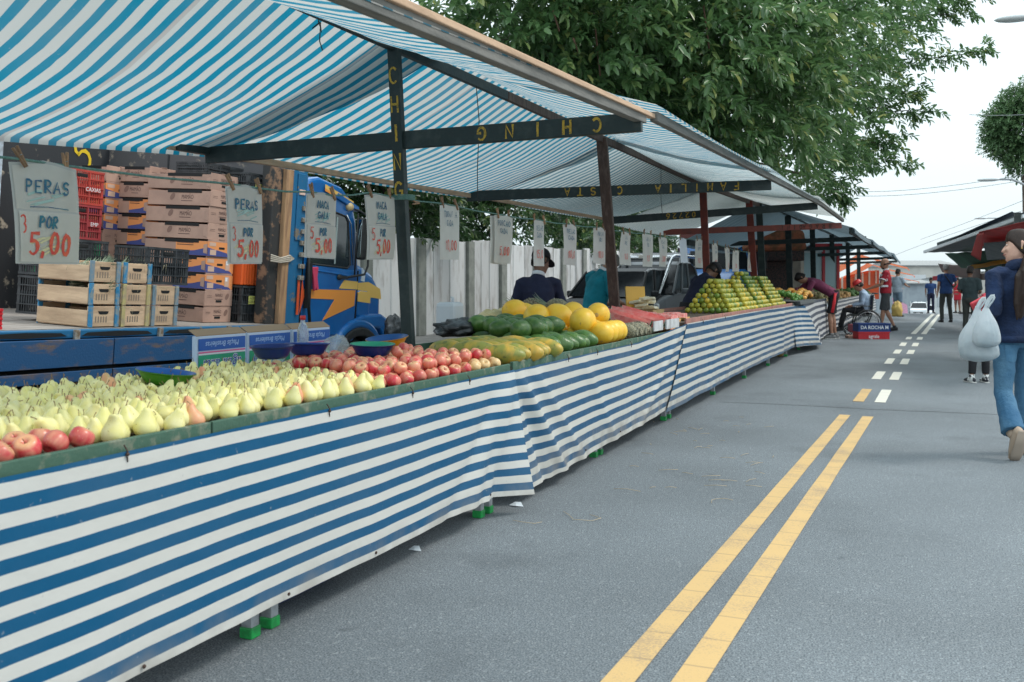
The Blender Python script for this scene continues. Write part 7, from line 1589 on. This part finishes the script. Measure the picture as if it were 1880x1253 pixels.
for s in (-1, 1):
    b = MB(); b.bb((s * 1.075, -.6, 1.5), (s * 1.09, .3, 2.15), CGL); b.build('side_window', None, bt); b = MB(); b.box((s * 1.25, .6, 1.75), (.12, .08, .45)); b.build('mirror', TBLK, bt, bevel=.02); b = MB(); b.ball((s * .62, 1.66, .95), (.12, .08, .12)); b.build('headlight', LAMPW, bt)
    b = MB(); b.lathe([(.2, -.1), (.42, -.1), (.45, 0), (.42, .1), (.2, .1)], 20, TBLK, M=Matrix.Translation((s * .95, .9, .42)) @ Matrix.Rotation(R(90), 4, 'Y')); b.build('wheel', None, bt)
b = MB()
for k in range(4): b.bb((-.5, 1.74, .62 + k * .11), (.5, 1.79, .67 + k * .11))
b.build('grille', CHROME, bt)
b = MB(); b.bb((-1.1, -5.5, 1.0), (1.1, -1.7, 1.1)); b.bb((-1.1, -1.85, 1.1), (1.1, -1.7, 2.7)); b.build('flatbed', mat('lorry_bed', (.14, .04, .03), .7), bt)
# snack kiosk framed in red and a dark stall of clothes farther on
RF = mat('kiosk_red', (.48, .03, .04), .5); KW = mat('kiosk_white', (.72, .74, .74), .6, (.6, .65, .66), 3)
q = W(1475, HY, 36); ko = empty('snack_kiosk', (q.x, q.y, 0), TH + R(5), 'white trailer kiosk framed in red behind the bending man', 'kiosk')
b = MB(); b.bb((-1.5, 0, .6), (1.3, 2, 2.6)); b.build('body', KW, ko)
b = MB()
for x in (-1.5, -.9, .75, 1.3): b.box((x, -.03, 1.6), (.10, .06, 2.1))
b.box((-.1, -.03, 2.62), (3.1, .08, .16)); b.box((-.1, -.03, .62), (2.9, .06, .12)); b.build('red_frame', RF, ko)
for i, (x0, x1) in enumerate(((-1.40, -.96), (-.8, -.1), (0, .66), (.82, 1.22))): b = MB(); b.bb((x0, -.012, 1.0), (x1, .0, 2.35)); b.build('window', mat('kiosk_glass', (.38, .52, .54), .3), ko)
b = MB(); b.prism([(-.6, 2.75), (0, 2.70), (0, 3.0), (-.25, 3.0)], -.9, .35, 'x', mat('awning_crimson', (.50, .02, .08), .7)); b.build('canopy', None, ko)
b = MB(); b.box((-.1, -.07, 2.48), (1.6, .02, .16)); b.build('sign_board', mat('kiosk_sign', (.55, .6, .62), .5), ko)
q = W(1456, HY, 29); b = MB(); b.bb((-.55, 0, 0), (.55, .5, 1.9)); b.bb((-.7, -.3, 1.9), (.8, .5, 2.45)); o = b.build('dark_stand', mat('stand_dark', (.03, .03, .03), .7, (.12, .06, .05), 20), bevel=.03, loc=(W(1422, HY, 29).x, W(1422, HY, 29).y, 0)); o.rotation_euler = (0, 0, TH); tag(o, 'dark goods stand behind the dark green post', 'stand')
b = MB(); b.prism([(-.9, 2.0), (.9, 2.05), (.8, 2.6), (-.8, 2.65)], -.3, .3, 'y'); o = b.build('cloth_bundle', mat('bundle_orange', (.45, .14, .07), .8, (.2, .10, .05), 5), bevel=.1, loc=(W(1418, HY, 27).x, W(1418, HY, 27).y, .1)); o.rotation_euler = (0, 0, TH); tag(o, 'orange and brown bundle on top of the dark stand', 'bundle')
q = W(1448, HY, 33); b = MB(); b.box((0, 0, 1.6), (.9, .9, 3.2)); o = b.build('stone_pillar', mat('pillar_beige', (.42, .37, .30), .85, (.3, .26, .22), 4), bevel=.02, loc=(q.x, q.y, 0)); tag(o, 'beige wall pillar glimpsed between two dark posts', 'pillar')
# orange covered lorry trailer / ramp seen through the far posts
q = W(1555, HY, 58); o_ = empty('stake_lorry', (q.x, q.y, -.9), TH, 'orange stake-sided lorry seen through the far posts', 'truck')
b = MB(); b.prism([(-2.0, 1.0), (1.9, 1.2), (1.9, 2.9), (-2.0, 1.9)], 0, 2, 'y', mat('lorry_orange', (.62, .13, .03), .6, (.5, .1, .05), 3)); b.build('body', None, o_)
for k in range(10): b = MB(); b.box((-1.9 + k * .40, -.05, 1.8 + k * .08), (.09, .08, .8)); b.build('stake', mat('stake_pale', (.55, .5, .42), .7), o_)
# ------------------------------------------------------------------ right-hand side of the street
RT = mat('awning_red', (.40, .06, .06), .7, (.32, .05, .05), 3, transl=.35, bump=.3, bs=8); GT = mat('awning_green', (.02, .12, .065), .7, (.015, .08, .05), 3, transl=.3, bump=.3, bs=8); DT = mat('awning_slate', (.14, .165, .18), .7, (.19, .21, .22), 3, transl=.3, bump=.3, bs=8); YT = mat('awning_amber', (.60, .30, .02), .7, transl=.5); BRT = mat('awning_brown', (.16, .10, .09), .7, (.12, .09, .08), 3, transl=.2)
def pane(name, pts, m, label, grp_='awnings of the stalls on the right', thick=.012, sag=.06, cat='awning', n=10):
    """sagging sheet between four corners"""
    A, B, C_, D_ = [Vector(p) for p in pts]; b = MB()
    for i in range(n + 1):
        for k in range(n + 1):
            u, v = i / n, k / n; p = A.lerp(B, u).lerp(D_.lerp(C_, u), v); p.z -= sag * math.sin(math.pi * u) * math.sin(math.pi * v) - .02 * noise.noise(p * 1.3); b.v.append(tuple(p))
    b.f = [[i * (n + 1) + k, i * (n + 1) + k + 1, (i + 1) * (n + 1) + k + 1, (i + 1) * (n + 1) + k] for i in range(n) for k in range(n)]; b.m = [0] * len(b.f); b.sm = [True] * len(b.f)
    o = b.build(name, m, recalc=False, solid=thick); tag(o, label, cat, grp_); return o
def PX(px, py, zc): return W(px, py, zc)
# near red awning with its hanging end flap
pane('awning', [PX(1797, 427, 15), PX(1990, 380, 11), PX(1990, 425, 14), PX(1800, 452, 17)], RT, 'faded red awning sloping over the right-hand stall behind the woman head')
pane('awning', [PX(1795, 430, 15), PX(1806, 428, 14.7), PX(1800, 478, 14.8), PX(1783, 468, 15.1)], RT, 'red end flap drooping from the corner of the red awning', sag=.02)
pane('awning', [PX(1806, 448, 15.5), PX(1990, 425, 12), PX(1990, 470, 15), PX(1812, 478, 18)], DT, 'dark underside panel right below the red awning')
# slate awnings behind with a pale edge
pane('awning', [PX(1695, 464, 27), PX(1880, 390, 20), PX(1960, 400, 22), PX(1790, 462, 30)], DT, 'long slate awning with a pale front edge, its tip reaching over the street')
pane('awning', [PX(1722, 450, 30), PX(1858, 388, 24), PX(1885, 404, 26), PX(1795, 440, 32)], mat('awning_navy2', (.02, .035, .06), .7, transl=.15), 'peaked dark navy awning standing highest on the right')
b = MB(); b.bar(PX(1697, 463, 26.8), PX(1880, 397, 19.8), .05, .07); o = b.build('pale_pole', mat('pole_pale', (.75, .78, .80), .5)); tag(o, 'pale bright pole along the edge of the slate awning', 'pole')
b = MB(); b.bar(PX(1722, 449, 29.8), PX(1830, 412, 26), .06, .10); o = b.build('dark_pole', WDARK); tag(o, 'dark pole along the edge of the navy awning', 'pole')
pane('awning', [PX(1735, 466, 30), PX(1880, 455, 22), PX(1880, 500, 24), PX(1765, 492, 32)], GT, 'deep green awning underside with a scalloped hanging edge', sag=.15)
pane('awning', [PX(1780, 488, 28), PX(1880, 470, 22), PX(1880, 478, 21), PX(1790, 494, 28)], YT, 'amber strip of awning glowing under the green one', sag=.02)
pane('awning', [PX(1722, 484, 40), PX(1800, 492, 32), PX(1800, 520, 34), PX(1730, 500, 42)], BRT, 'folded brown awning behind the grey-haired man', sag=.1)
pane('awning', [PX(1776, 505, 36), PX(1880, 495, 26), PX(1880, 512, 27), PX(1780, 515, 37)], BRT, 'brown awning low behind the man in grey-green', sag=.05)
for (px, zc, lab) in ((1843, 24, 'post of the right-hand stall behind the woman shoulder'), (1868, 16, 'post of the right-hand stall hidden by the woman'), (1812, 30, 'far post of the right-hand stalls'), (1770, 42, 'thin far post beside the red topped person')):
    q = W(px, HY, zc); b = MB(); b.box((0, 0, 1.2), (.10, .08, 2.4)); o = b.build('stall_post', WDARK, loc=(q.x, q.y, gz(q.y))); tag(o, lab, 'post')
def rtable(y0, y1, x, m, lab):
    o = empty('stall_table', (x + .6, (y0 + y1) / 2, gz((y0 + y1) / 2)), 0, lab, 'table', 'tables of the stalls on the right'); hl = (y1 - y0) / 2
    b = MB(); b.bb((-.5, -hl, .8), (.6, hl, .86)); b.build('tabletop', TWOOD, o)
    b = MB(); b.bb((-.52, -hl, .1), (-.50, hl, .84)); b.build('hanging_cloth', m, o)
    for k in (-1, 1): b = MB(); b.box((0, k * (hl - .2), .4), (.06, .06, .8)); b.build('leg', LEGM, o)
SLS = mat('cloth_stripes_plain', (.5, .08, .09), .8, (.6, .55, .5), 3, stretch=(.1, .1, 12), nlo=.49, nhi=.51)
rtable(16, 24, 1.9, SLS, 'fruit table on the right, mostly behind the woman'); rtable(26, 34, 1.75, SLS, 'second table on the right behind the man in grey-green'); rtable(38, 46, 1.75, SLS, 'red and white striped table near the far red topped person')
heap(2.0, 2.9, 17, 24, .88, VG, 120, .10, 'green produce on the right-hand table'); heap(1.9, 2.8, 27, 33, .88, VO, 100, .10, 'yellow fruit on the second right-hand table')
# ------------------------------------------------------------------ far end: parked cars, houses, lamps, wires
for i, (px, zc, m, lab) in enumerate(((1688, 105, CARW, 'first parked white car at the far end of the left stalls'), (1702, 118, CARW, 'second white car in the far queue'), (1713, 130, CARS, 'silver car, third in the far queue'), (1723, 145, CARW, 'last white car in the far queue'))):
    q = W(px, HY, zc); car(lab, (q.x, q.y, gz(q.y) + .45), R(180) + R(-3), m, 'hatch', 4.2, 1.75, 1.5, 'white cars parked far down the street')
HW = mat('house_cream', (.52, .50, .46), .85, (.42, .41, .38), .5); HW2 = mat('house_grey', (.30, .34, .37), .85, (.24, .27, .3), .6); HB = mat('house_white', (.6, .62, .62), .85); ROOF = mat('roof_tin', (.30, .30, .29), .7, (.22, .23, .23), 1.5, stretch=(6, 1, 1)); HG = mat('house_glass', (.06, .12, .16), .3)
def house(lab, px0, px1, ptop, zc, m, depth=12, roof=None, wins=(), base=-3.5, rise=.0):
    a, c = W(px0, HY, zc), W(px1, HY, zc); wd_ = (c - a).length; zt = EYE + (HY - ptop) / FPX * zc; mid = (a + c) / 2
    o = empty('house', (mid.x, mid.y, base), TH, lab, 'building'); h = zt - base
    b = MB(); b.bb((-wd_ / 2, 0, 0), (wd_ / 2, depth, h)); b.build('wall', m, o)
    b = MB(); b.prism([(-.4, h), (depth + .4, h), (depth + .4, h + .15), (depth / 2, h + .2 + rise), (-.4, h + .15)], -wd_ / 2 - .3, wd_ / 2 + .3, 'x'); b.build('roof', roof or ROOF, o)
    for (u0, u1, z0, z1) in wins:
        b = MB(); b.bb((lerp(-wd_ / 2, wd_ / 2, u0), -.04, z0 * h), (lerp(-wd_ / 2, wd_ / 2, u1), .02, z1 * h)); w_ = b.build('window', HG, o)
        b = MB()
        for k in range(4): xx = lerp(lerp(-wd_ / 2, wd_ / 2, u0), lerp(-wd_ / 2, wd_ / 2, u1), k / 3); b.bb((xx - .06, -.07, z0 * h), (xx + .06, -.04, z1 * h))
        b.build('frame', HB, w_)
    return o
house('long cream building with a low roof closing the street far away', 1655, 1760, 489, 150, HW, 14, wins=((.55, .62, .5, .6), (.7, .9, .5, .6)), rise=.8)
house('grey shop front with wide dark shutters behind the parked cars', 1668, 1705, 522, 118, HW2, 10, wins=((.1, .9, .25, .55),), rise=.6)
house('small pale house behind the grey-haired man', 1712, 1752, 512, 128, HB, 10, wins=((.2, .4, .3, .55), (.6, .8, .3, .55)))
house('pale wide building mostly hidden behind the right stalls', 1752, 1900, 500, 160, HW, 14, wins=((.05, .15, .5, .6),))
house('low grey house seen past the last left posts', 1590, 1655, 512, 150, HW2, 10)
house('distant brick and plaster building behind the kiosk', 1395, 1470, 455, 90, mat('house_beige', (.38, .33, .27), .85, (.28, .25, .22), 1), 12, base=-1, wins=((.3, .6, .4, .7),))
pane('banner', [PX(1712, 508, 60), PX(1760, 505, 58), PX(1760, 512, 60), PX(1712, 516, 62)], mat('awning_rose', (.5, .06, .08), .7, transl=.3), 'far rose coloured awning across the street', 'far small awnings', n=4)
pane('banner', [PX(1700, 492 + 20, 70), PX(1640, 520, 74), PX(1660, 505, 80), PX(1700, 505, 76)], mat('awning_grey2', (.3, .33, .35), .7, transl=.3), 'far grey awning left of the white house', 'far small awnings', n=4)
def lamp(lab, px, py, zc, arm, ph, rz=0, hz=0):
    hd_ = W(px, py, zc); o = empty('street_lamp', (hd_.x + arm, hd_.y, gz(hd_.y)), 0, lab, 'street lamp', 'street lamps along the right pavement'); z = hd_.z - gz(hd_.y)
    gl = mat('lamp_grey', (.30, .32, .33), .6)
    b = MB(); b.tube([(0, 0, 0), (0, 0, z - ph)], [.09, .06], None, 10); b.build('pole', gl, o)
    b = MB(); b.tube([(0, 0, z - ph), (-arm * .3, 0, z - ph * .45), (-arm * .7, 0, z - .02), (-arm, 0, z)], [.045, .04, .035, .03], None, 8); b.build('arm', gl, o)
    b = MB(); b.ball((-arm - .15, 0, z), (.38, .14, .07), None, 12, 6); b.build('lamp_head', mat('lamp_pale', (.55, .57, .57), .4), o); return o
lamp('nearest street lamp, its pale head at the upper right corner', 1880, 33, 19, 2.2, .5); lamp('street lamp with a curved arm below the right-hand tree', 1824, 330, 34, 1.9, .9); lamp('farthest street lamp above the right awnings', 1806, 401, 60, 2.6, 1.2)
def cable(pts, lab, r=.012):
    P_ = [W(*p) for p in pts]; b = MB(); n = 24; q = []
    for i in range(n + 1):
        t = i / n; a, m_, c = P_; q.append(a * (1 - t) ** 2 + m_ * 2 * t * (1 - t) + c * t * t)
    b.tube(q, r, None, 5); o = b.build('cable', mat('cable', (.20, .22, .23), .7)); tag(o, lab, 'cable', 'overhead cables')
cable([(1570, 352, 40), (1680, 356, 42), (1900, 318, 44)], 'upper overhead cable crossing the open sky'); cable([(1572, 360, 40), (1690, 364, 42), (1900, 328, 44)], 'second overhead cable right below the upper one')
cable([(1780, 211, 40), (1830, 214, 42), (1900, 210, 44)], 'cable passing before the right-hand tree'); cable([(1690, 440, 60), (1770, 412, 50), (1900, 360, 40)], 'slanting cable above the right awnings', .01); cable([(1640, 470, 90), (1740, 430, 80), (1900, 380, 60)], 'long slanting cable to the far houses', .015)
# ------------------------------------------------------------------ trees
def leaf_mat(name, ca, cb, cc, rough=.30, transl=.32):
    m = bpy.data.materials.new(name); m.use_nodes = True; nt = m.node_tree; b = nt.nodes['Principled BSDF']; N = nt.nodes.new; L = nt.links.new
    at = N('ShaderNodeAttribute'); at.attribute_name = 'leafval'; r = N('ShaderNodeValToRGB'); e = r.color_ramp.elements; e[0].position = 0; e[0].color = ca + (1,); e[1].position = .72; e[1].color = cb + (1,)
    x = e.new(.93); x.color = tuple(lerp(p, q_, .5) for p, q_ in zip(cb, cc)) + (1,); x = e.new(1.0); x.color = cc + (1,)
    L(at.outputs['Fac'], r.inputs[0]); L(r.outputs[0], b.inputs['Base Color']); b.inputs['Roughness'].default_value = rough; b.inputs['Specular IOR Level'].default_value = .6
    t = N('ShaderNodeBsdfTranslucent'); L(r.outputs[0], t.inputs[0]); ms = N('ShaderNodeMixShader'); ms.inputs[0].default_value = transl; o = nt.nodes['Material Output']; L(b.outputs[0], ms.inputs[1]); L(t.outputs[0], ms.inputs[2]); L(ms.outputs[0], o.inputs[0]); return m
LEAF = leaf_mat('ficus_leaf', (.050, .115, .040), (.135, .25, .09), (.40, .42, .13)); LEAF3 = leaf_mat('shaded_leaf', (.022, .058, .020), (.065, .14, .045), (.30, .34, .08)); LEAF2 = leaf_mat('far_leaf', (.06, .12, .05), (.12, .22, .09), (.22, .30, .12), .5)  # LEAF3: darkened leaf copy, shade put into its colours
BARK = mat('bark', (.10, .075, .055), .9, (.05, .04, .03), 8, bump=.6, bs=20)
def leaves(name, sprigs, m, parent, ln=.15, wd_=.34, per=11, seed=1, droop=.25):
    """sprigs: list of (pos, dir, len); one mesh of single folded leaves set round each twig"""
    rng = np.random.default_rng(seed); n = len(sprigs) * per
    P0 = np.array([s[0] for s in sprigs], float).repeat(per, 0); D = np.array([s[1] for s in sprigs], float).repeat(per, 0); TL_ = np.array([s[2] for s in sprigs], float).repeat(per)
    sv = rng.random(len(sprigs)).repeat(per)
    t = np.tile(np.linspace(.15, 1, per), len(sprigs)); ang = np.tile(np.arange(per) * 2.4, len(sprigs)) + rng.random(n) * .8
    D /= np.linalg.norm(D, axis=1, keepdims=True) + 1e-9
    up = np.tile([0, 0, 1.], (n, 1)); s = np.cross(D, up); s /= np.linalg.norm(s, axis=1, keepdims=True) + 1e-6; u = np.cross(s, D)
    out = s * np.cos(ang)[:, None] + u * np.sin(ang)[:, None]
    ld = D * (.35 + .65 * t)[:, None] + out * (.95 - .35 * t)[:, None] + np.array([0, 0, -droop]) + rng.normal(0, .18, (n, 3)); ld /= np.linalg.norm(ld, axis=1, keepdims=True)
    base = P0 + D * (TL_ * t)[:, None] + np.array([0, 0, -1.]) * (.15 * TL_ * t ** 2)[:, None]
    w_ = np.cross(ld, np.cross(out, ld) + rng.normal(0, .35, (n, 3))); w_ = np.cross(ld, up + rng.normal(0, .45, (n, 3))); w_ /= np.linalg.norm(w_, axis=1, keepdims=True) + 1e-6
    nn = np.cross(w_, ld); L_ = ln * rng.uniform(.65, 1.2, n)
    def pt(a, b_, c): return base + ld * (L_ * a)[:, None] + w_ * (L_ * b_ * wd_)[:, None] + nn * (L_ * c)[:, None]
    pts = [pt(0, 0, 0), pt(.3, -.44, .10), pt(.3, 0, .0), pt(.3, .44, .10), pt(.7, -.40, .06), pt(.7, 0, -.05), pt(.7, .40, .06), pt(1.0, 0, -.12)]
    co = np.stack(pts, 1).reshape(-1, 3); fq = np.array([[1, 2, 5, 4], [2, 3, 6, 5]]); ft = np.array([[0, 2, 1], [0, 3, 2], [4, 5, 7], [5, 6, 7]])
    off = (np.arange(n) * 8)[:, None, None]; q = (fq[None] + off).reshape(-1, 4); tr_ = (ft[None] + off).reshape(-1, 3)
    me = bpy.data.meshes.new(name); me.vertices.add(len(co)); me.vertices.foreach_set('co', co.ravel().astype(np.float32))
    li = np.concatenate([q.ravel(), tr_.ravel()]).astype(np.int32); me.loops.add(len(li)); me.loops.foreach_set('vertex_index', li)
    ls = np.concatenate([np.arange(len(q)) * 4, len(q) * 4 + np.arange(len(tr_)) * 3]).astype(np.int32); me.polygons.add(len(ls)); me.polygons.foreach_set('loop_start', ls)
    me.polygons.foreach_set('use_smooth', [True] * len(ls)); me.update(calc_edges=True)
    lv = np.clip(sv * .55 + rng.random(n) * .42 + (rng.random(n) > .985) * .6, 0, 1); lv[t > .93] = np.minimum(1, lv[t > .93] + .12)
    a = me.attributes.new('leafval', 'FLOAT', 'POINT'); a.data.foreach_set('value', lv.repeat(8).astype(np.float32))
    me.materials.append(m); o = bpy.data.objects.new(name, me); COL.objects.link(o); o.parent = parent; return o
def blob_sprigs(blobs, dens, rng, centre, tl=.40, shell=.55):
    """blobs: (centre, radius, weight)"""
    S = []
    for c, r, wt in blobs:
        k = int(dens * r ** 2 * wt)
        for _ in range(k):
            d = Vector(rng.normal(0, 1, 3)).normalized(); rad = r * (shell + (1 - shell) * rng.random()) if rng.random() < .75 else r * rng.random() ** .5
            p = c + Vector((d.x * rad, d.y * rad, d.z * rad * .9)); dr = (d * .8 + (p - centre).normalized() * .7 + Vector((0, 0, .1)) + Vector(rng.normal(0, .35, 3))).normalized()
            S.append((p, dr, tl * rng.uniform(.6, 1.3)))
    return S
rng = np.random.default_rng(4)
tc_ = Vector((-11.2, 19, 6))
ft_ = empty('ficus_tree', (-11.2, 19, 0), 0, 'huge dark glossy-leaved tree overhanging the stalls from behind the fence', 'tree')
bl = []
for (px, py, zc, r, wt) in ((880, 20, 13, 1.3, 1), (960, 90, 13, 1.2, 1), (1040, 20, 13, 1.4, 1), (1090, 130, 14, 1.4, 1), (1180, 40, 14, 1.5, 1), (1200, 170, 14.5, 1.3, 1), (1290, 110, 14, 1.5, 1), (1330, 20, 15, 1.6, 1), (1300, 240, 15, 1.3, 1), (1400, 190, 15.5, 1.4, 1), (1400, 80, 15.5, 1.5, 1), (1390, 290, 19, 1.3, 1), (1460, 290, 22, 1.36, 0.8), (1480, 170, 22, 1.68, 0.75), (1480, 40, 22, 1.94, 0.8), (1560, 110, 24, 1.6, 0.55), (1560, 10, 24, 1.73, 0.7), (1590, 200, 24, 1.2, 0.5), (1540, 250, 24, 1.2, 0.55), (1650, 30, 25, 1.25, 0.45), (1510, 330, 24, 0.87, 0.7), (1480, 350, 25, 0.86, 0.7), (1640, 120, 25, 0.79, 0.5), (1250, -60, 13, 2, 0.7), (1500, -70, 20, 2.5, 0.7), (1050, -60, 13, 1.6, 0.7), (1690, -20, 25, 0.92, 0.5)):
    bl.append((W(px, py, zc), r, wt * (.72 if px > 1470 else 1)))
S_ = blob_sprigs(bl, 92, rng, tc_)
# inner dark mass behind so that little sky shows through the middle
bl2 = [(W(px, py, zc), r, 1) for px, py, zc, r in ((920, 40, 17, 2), (1050, 80, 18, 2.2), (1180, 60, 18, 2.2), (1250, 180, 18, 2), (1330, 80, 19, 2), (1350, 230, 19, 1.6), (1420, 130, 19, 1.6))]
S_ += blob_sprigs(bl2, 22, rng, tc_, .6, .3)
# long drooping side branches against the sky
def branch(pts, n_, tl=.34):
    P_ = [W(*p) for p in pts]; out_ = []
    for i in range(n_):
        t = i / (n_ - 1) * (len(P_) - 1); k = min(int(t), len(P_) - 2); p = P_[k].lerp(P_[k + 1], t - k); d = (P_[k + 1] - P_[k]).normalized()
        for q in range(2): out_.append((p + Vector(rng.normal(0, .07, 3)), d + Vector(rng.normal(0, .45, 3)) + Vector((0, 0, -.15)), tl))
    return out_, P_
brs = [((1600, 110, 25), (1700, 108, 25), (1770, 100, 25), (1806, 88, 25), 16), ((1560, 190, 24), (1640, 205, 24), (1705, 200, 24), 14), ((1560, 150, 24), (1640, 165, 24), (1680, 172, 24), 12), ((1520, 280, 25), (1600, 290, 25), (1665, 298, 25), 14), ((1500, 330, 25), (1545, 355, 25), (1560, 378, 25), 12), ((1600, 30, 25), (1720, 8, 25), (1790, -4, 25), 15), ((1560, 250, 24), (1600, 262, 24), (1640, 262, 24), 11), ((1620, 60, 25), (1690, 30, 25), (1770, 25, 25), 11), ((1480, 355, 25), (1530, 372, 25), (1548, 376, 25), 10)]
lim = []
for br in brs:
    s_, P_ = branch(br[:-1], br[-1]); S_ += s_; lim.append(P_)
S_ = [s for s in S_ if not (-5.6 < s[0].x < -.8 and s[0].z < 3.35)]
print('sprigs', len(S_))
leaves('crown', [(s[0] - Vector((-11.2, 19, 0)), s[1], s[2]) for s in S_], LEAF, ft_, .168, .42, 13, 3)
tv = Vector((-11.2, 19, 0))
b = MB(); b.tube([(0, 0, -.1), (.1, .1, 1.5), (.3, 0, 3.2), (.8, -.2, 4.5)], [.65, .5, .42, .3], None, 14)
for k in range(8): a = k * .8; b.tube([(math.cos(a) * .6, math.sin(a) * .6, -.1), (math.cos(a) * .35, math.sin(a) * .35, 1.6), (.3, 0, 3)], [.14, .10, .07], None, 8)
b.build('trunk', BARK, ft_)
for (c, r, wt) in bl[::2]:
    b = MB(); e = c - tv; mid = Vector((.8, -.2, 4.5)).lerp(e, .5) + Vector((0, 0, .6)); b.tube([(.5, -.1, 4.0), mid, e], [.16, .09, .03], None, 7); b.build('limb', BARK, ft_)
for P_ in lim:
    b = MB(); b.tube([p - tv - Vector((0, 0, .02)) for p in [W(1450, 150, 17)] + P_] if False else [p - tv for p in P_], [.014] * (len(P_) - 1) + [.006], None, 5); b.build('twig', BARK, ft_)
for (px, py0, py1, zc) in ((1015, 20, 58, 12), (1090, 25, 140, 12.5), (1052, 70, 100, 12), (1290, 0, 90, 13), (1160, 10, 60, 12.6)):
    b = MB(); b.tube([W(px, py0, zc) - tv, W(px + 12, py1, zc) - tv], .012, None, 5); b.build('aerial_root', mat('root_brown', (.16, .09, .06), .9), ft_)
# hedge-like trees right behind the fence, seen under the awnings
for i, (yc, wl_, lab, gap) in enumerate(((14.5, 1, 'bushy tree behind the fence beside the blue truck roof', 0), (20.5, 1, 'dark leafy tree behind the fence right of the lettered post', 0), (27, 1, 'leafy tree behind the fence above the capped vendor', 0), (34, 1, 'leafy tree behind the fence above the teal vendor', 0), (42, 1, 'leafy tree behind the fence near the blue lorry', 0))):
    x0 = -12.0; to = empty('fence_tree', (x0, yc, 0), 0, lab, 'tree', 'leafy trees right behind the fence'); bb_ = []
    for k in range(15): bb_.append((Vector((rng.uniform(-.5, 1.3), rng.uniform(-3.4, 3.4), rng.uniform(2.3, 5.0))), rng.uniform(1.0, 1.5), 1))
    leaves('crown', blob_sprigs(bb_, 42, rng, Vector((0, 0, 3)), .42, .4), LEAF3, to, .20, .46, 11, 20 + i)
    b = MB(); b.tube([(0, 0, 0), (.1, .1, 1.8), (0, 0, 3.4)], [.28, .2, .12], None, 9)
    b.build('trunk', BARK, to)
    for k in range(4): b = MB(); b.tube([(0, 0, 1.5 + .3 * k), (.3 * (-1) ** k, rng.uniform(-1.5, 1.5), 3.8)], [.08, .03], None, 6); b.build('limb', BARK, to)
# round-headed street tree on the right
q = W(1862, 240, 46); rt = empty('street_tree', (q.x + .5, q.y, gz(q.y)), 0, 'rounded dense tree above the right-hand stalls', 'tree'); o0 = Vector(rt.location); bb_ = []
for (px, py, r) in ((1850, 235, 1.35), (1835, 215, 1.0), (1828, 255, 1.0), (1870, 190, 1.3), (1880, 290, 1.2), (1850, 285, .9), (1905, 230, 1.8), (1900, 170, 1.4), (1822, 232, .75), (1850, 185, .8), (1860, 240, 1.6), (1845, 260, 1.1), (1868, 310, .8), (1810, 245, .5)): bb_.append((W(lerp(1865, px, .86) + 6, lerp(238, py, .80), 46) - o0, r * .78, 1))
leaves('crown', blob_sprigs(bb_, 210, rng, W(1880, 240, 46) - o0, .4, .5), LEAF2, rt, .16, .5, 9, 77)
b = MB(); b.tube([(0, 0, 0), (.1, 0, 3), W(1880, 260, 46) - o0], [.3, .22, .12], None, 10); b.build('trunk', BARK, rt)
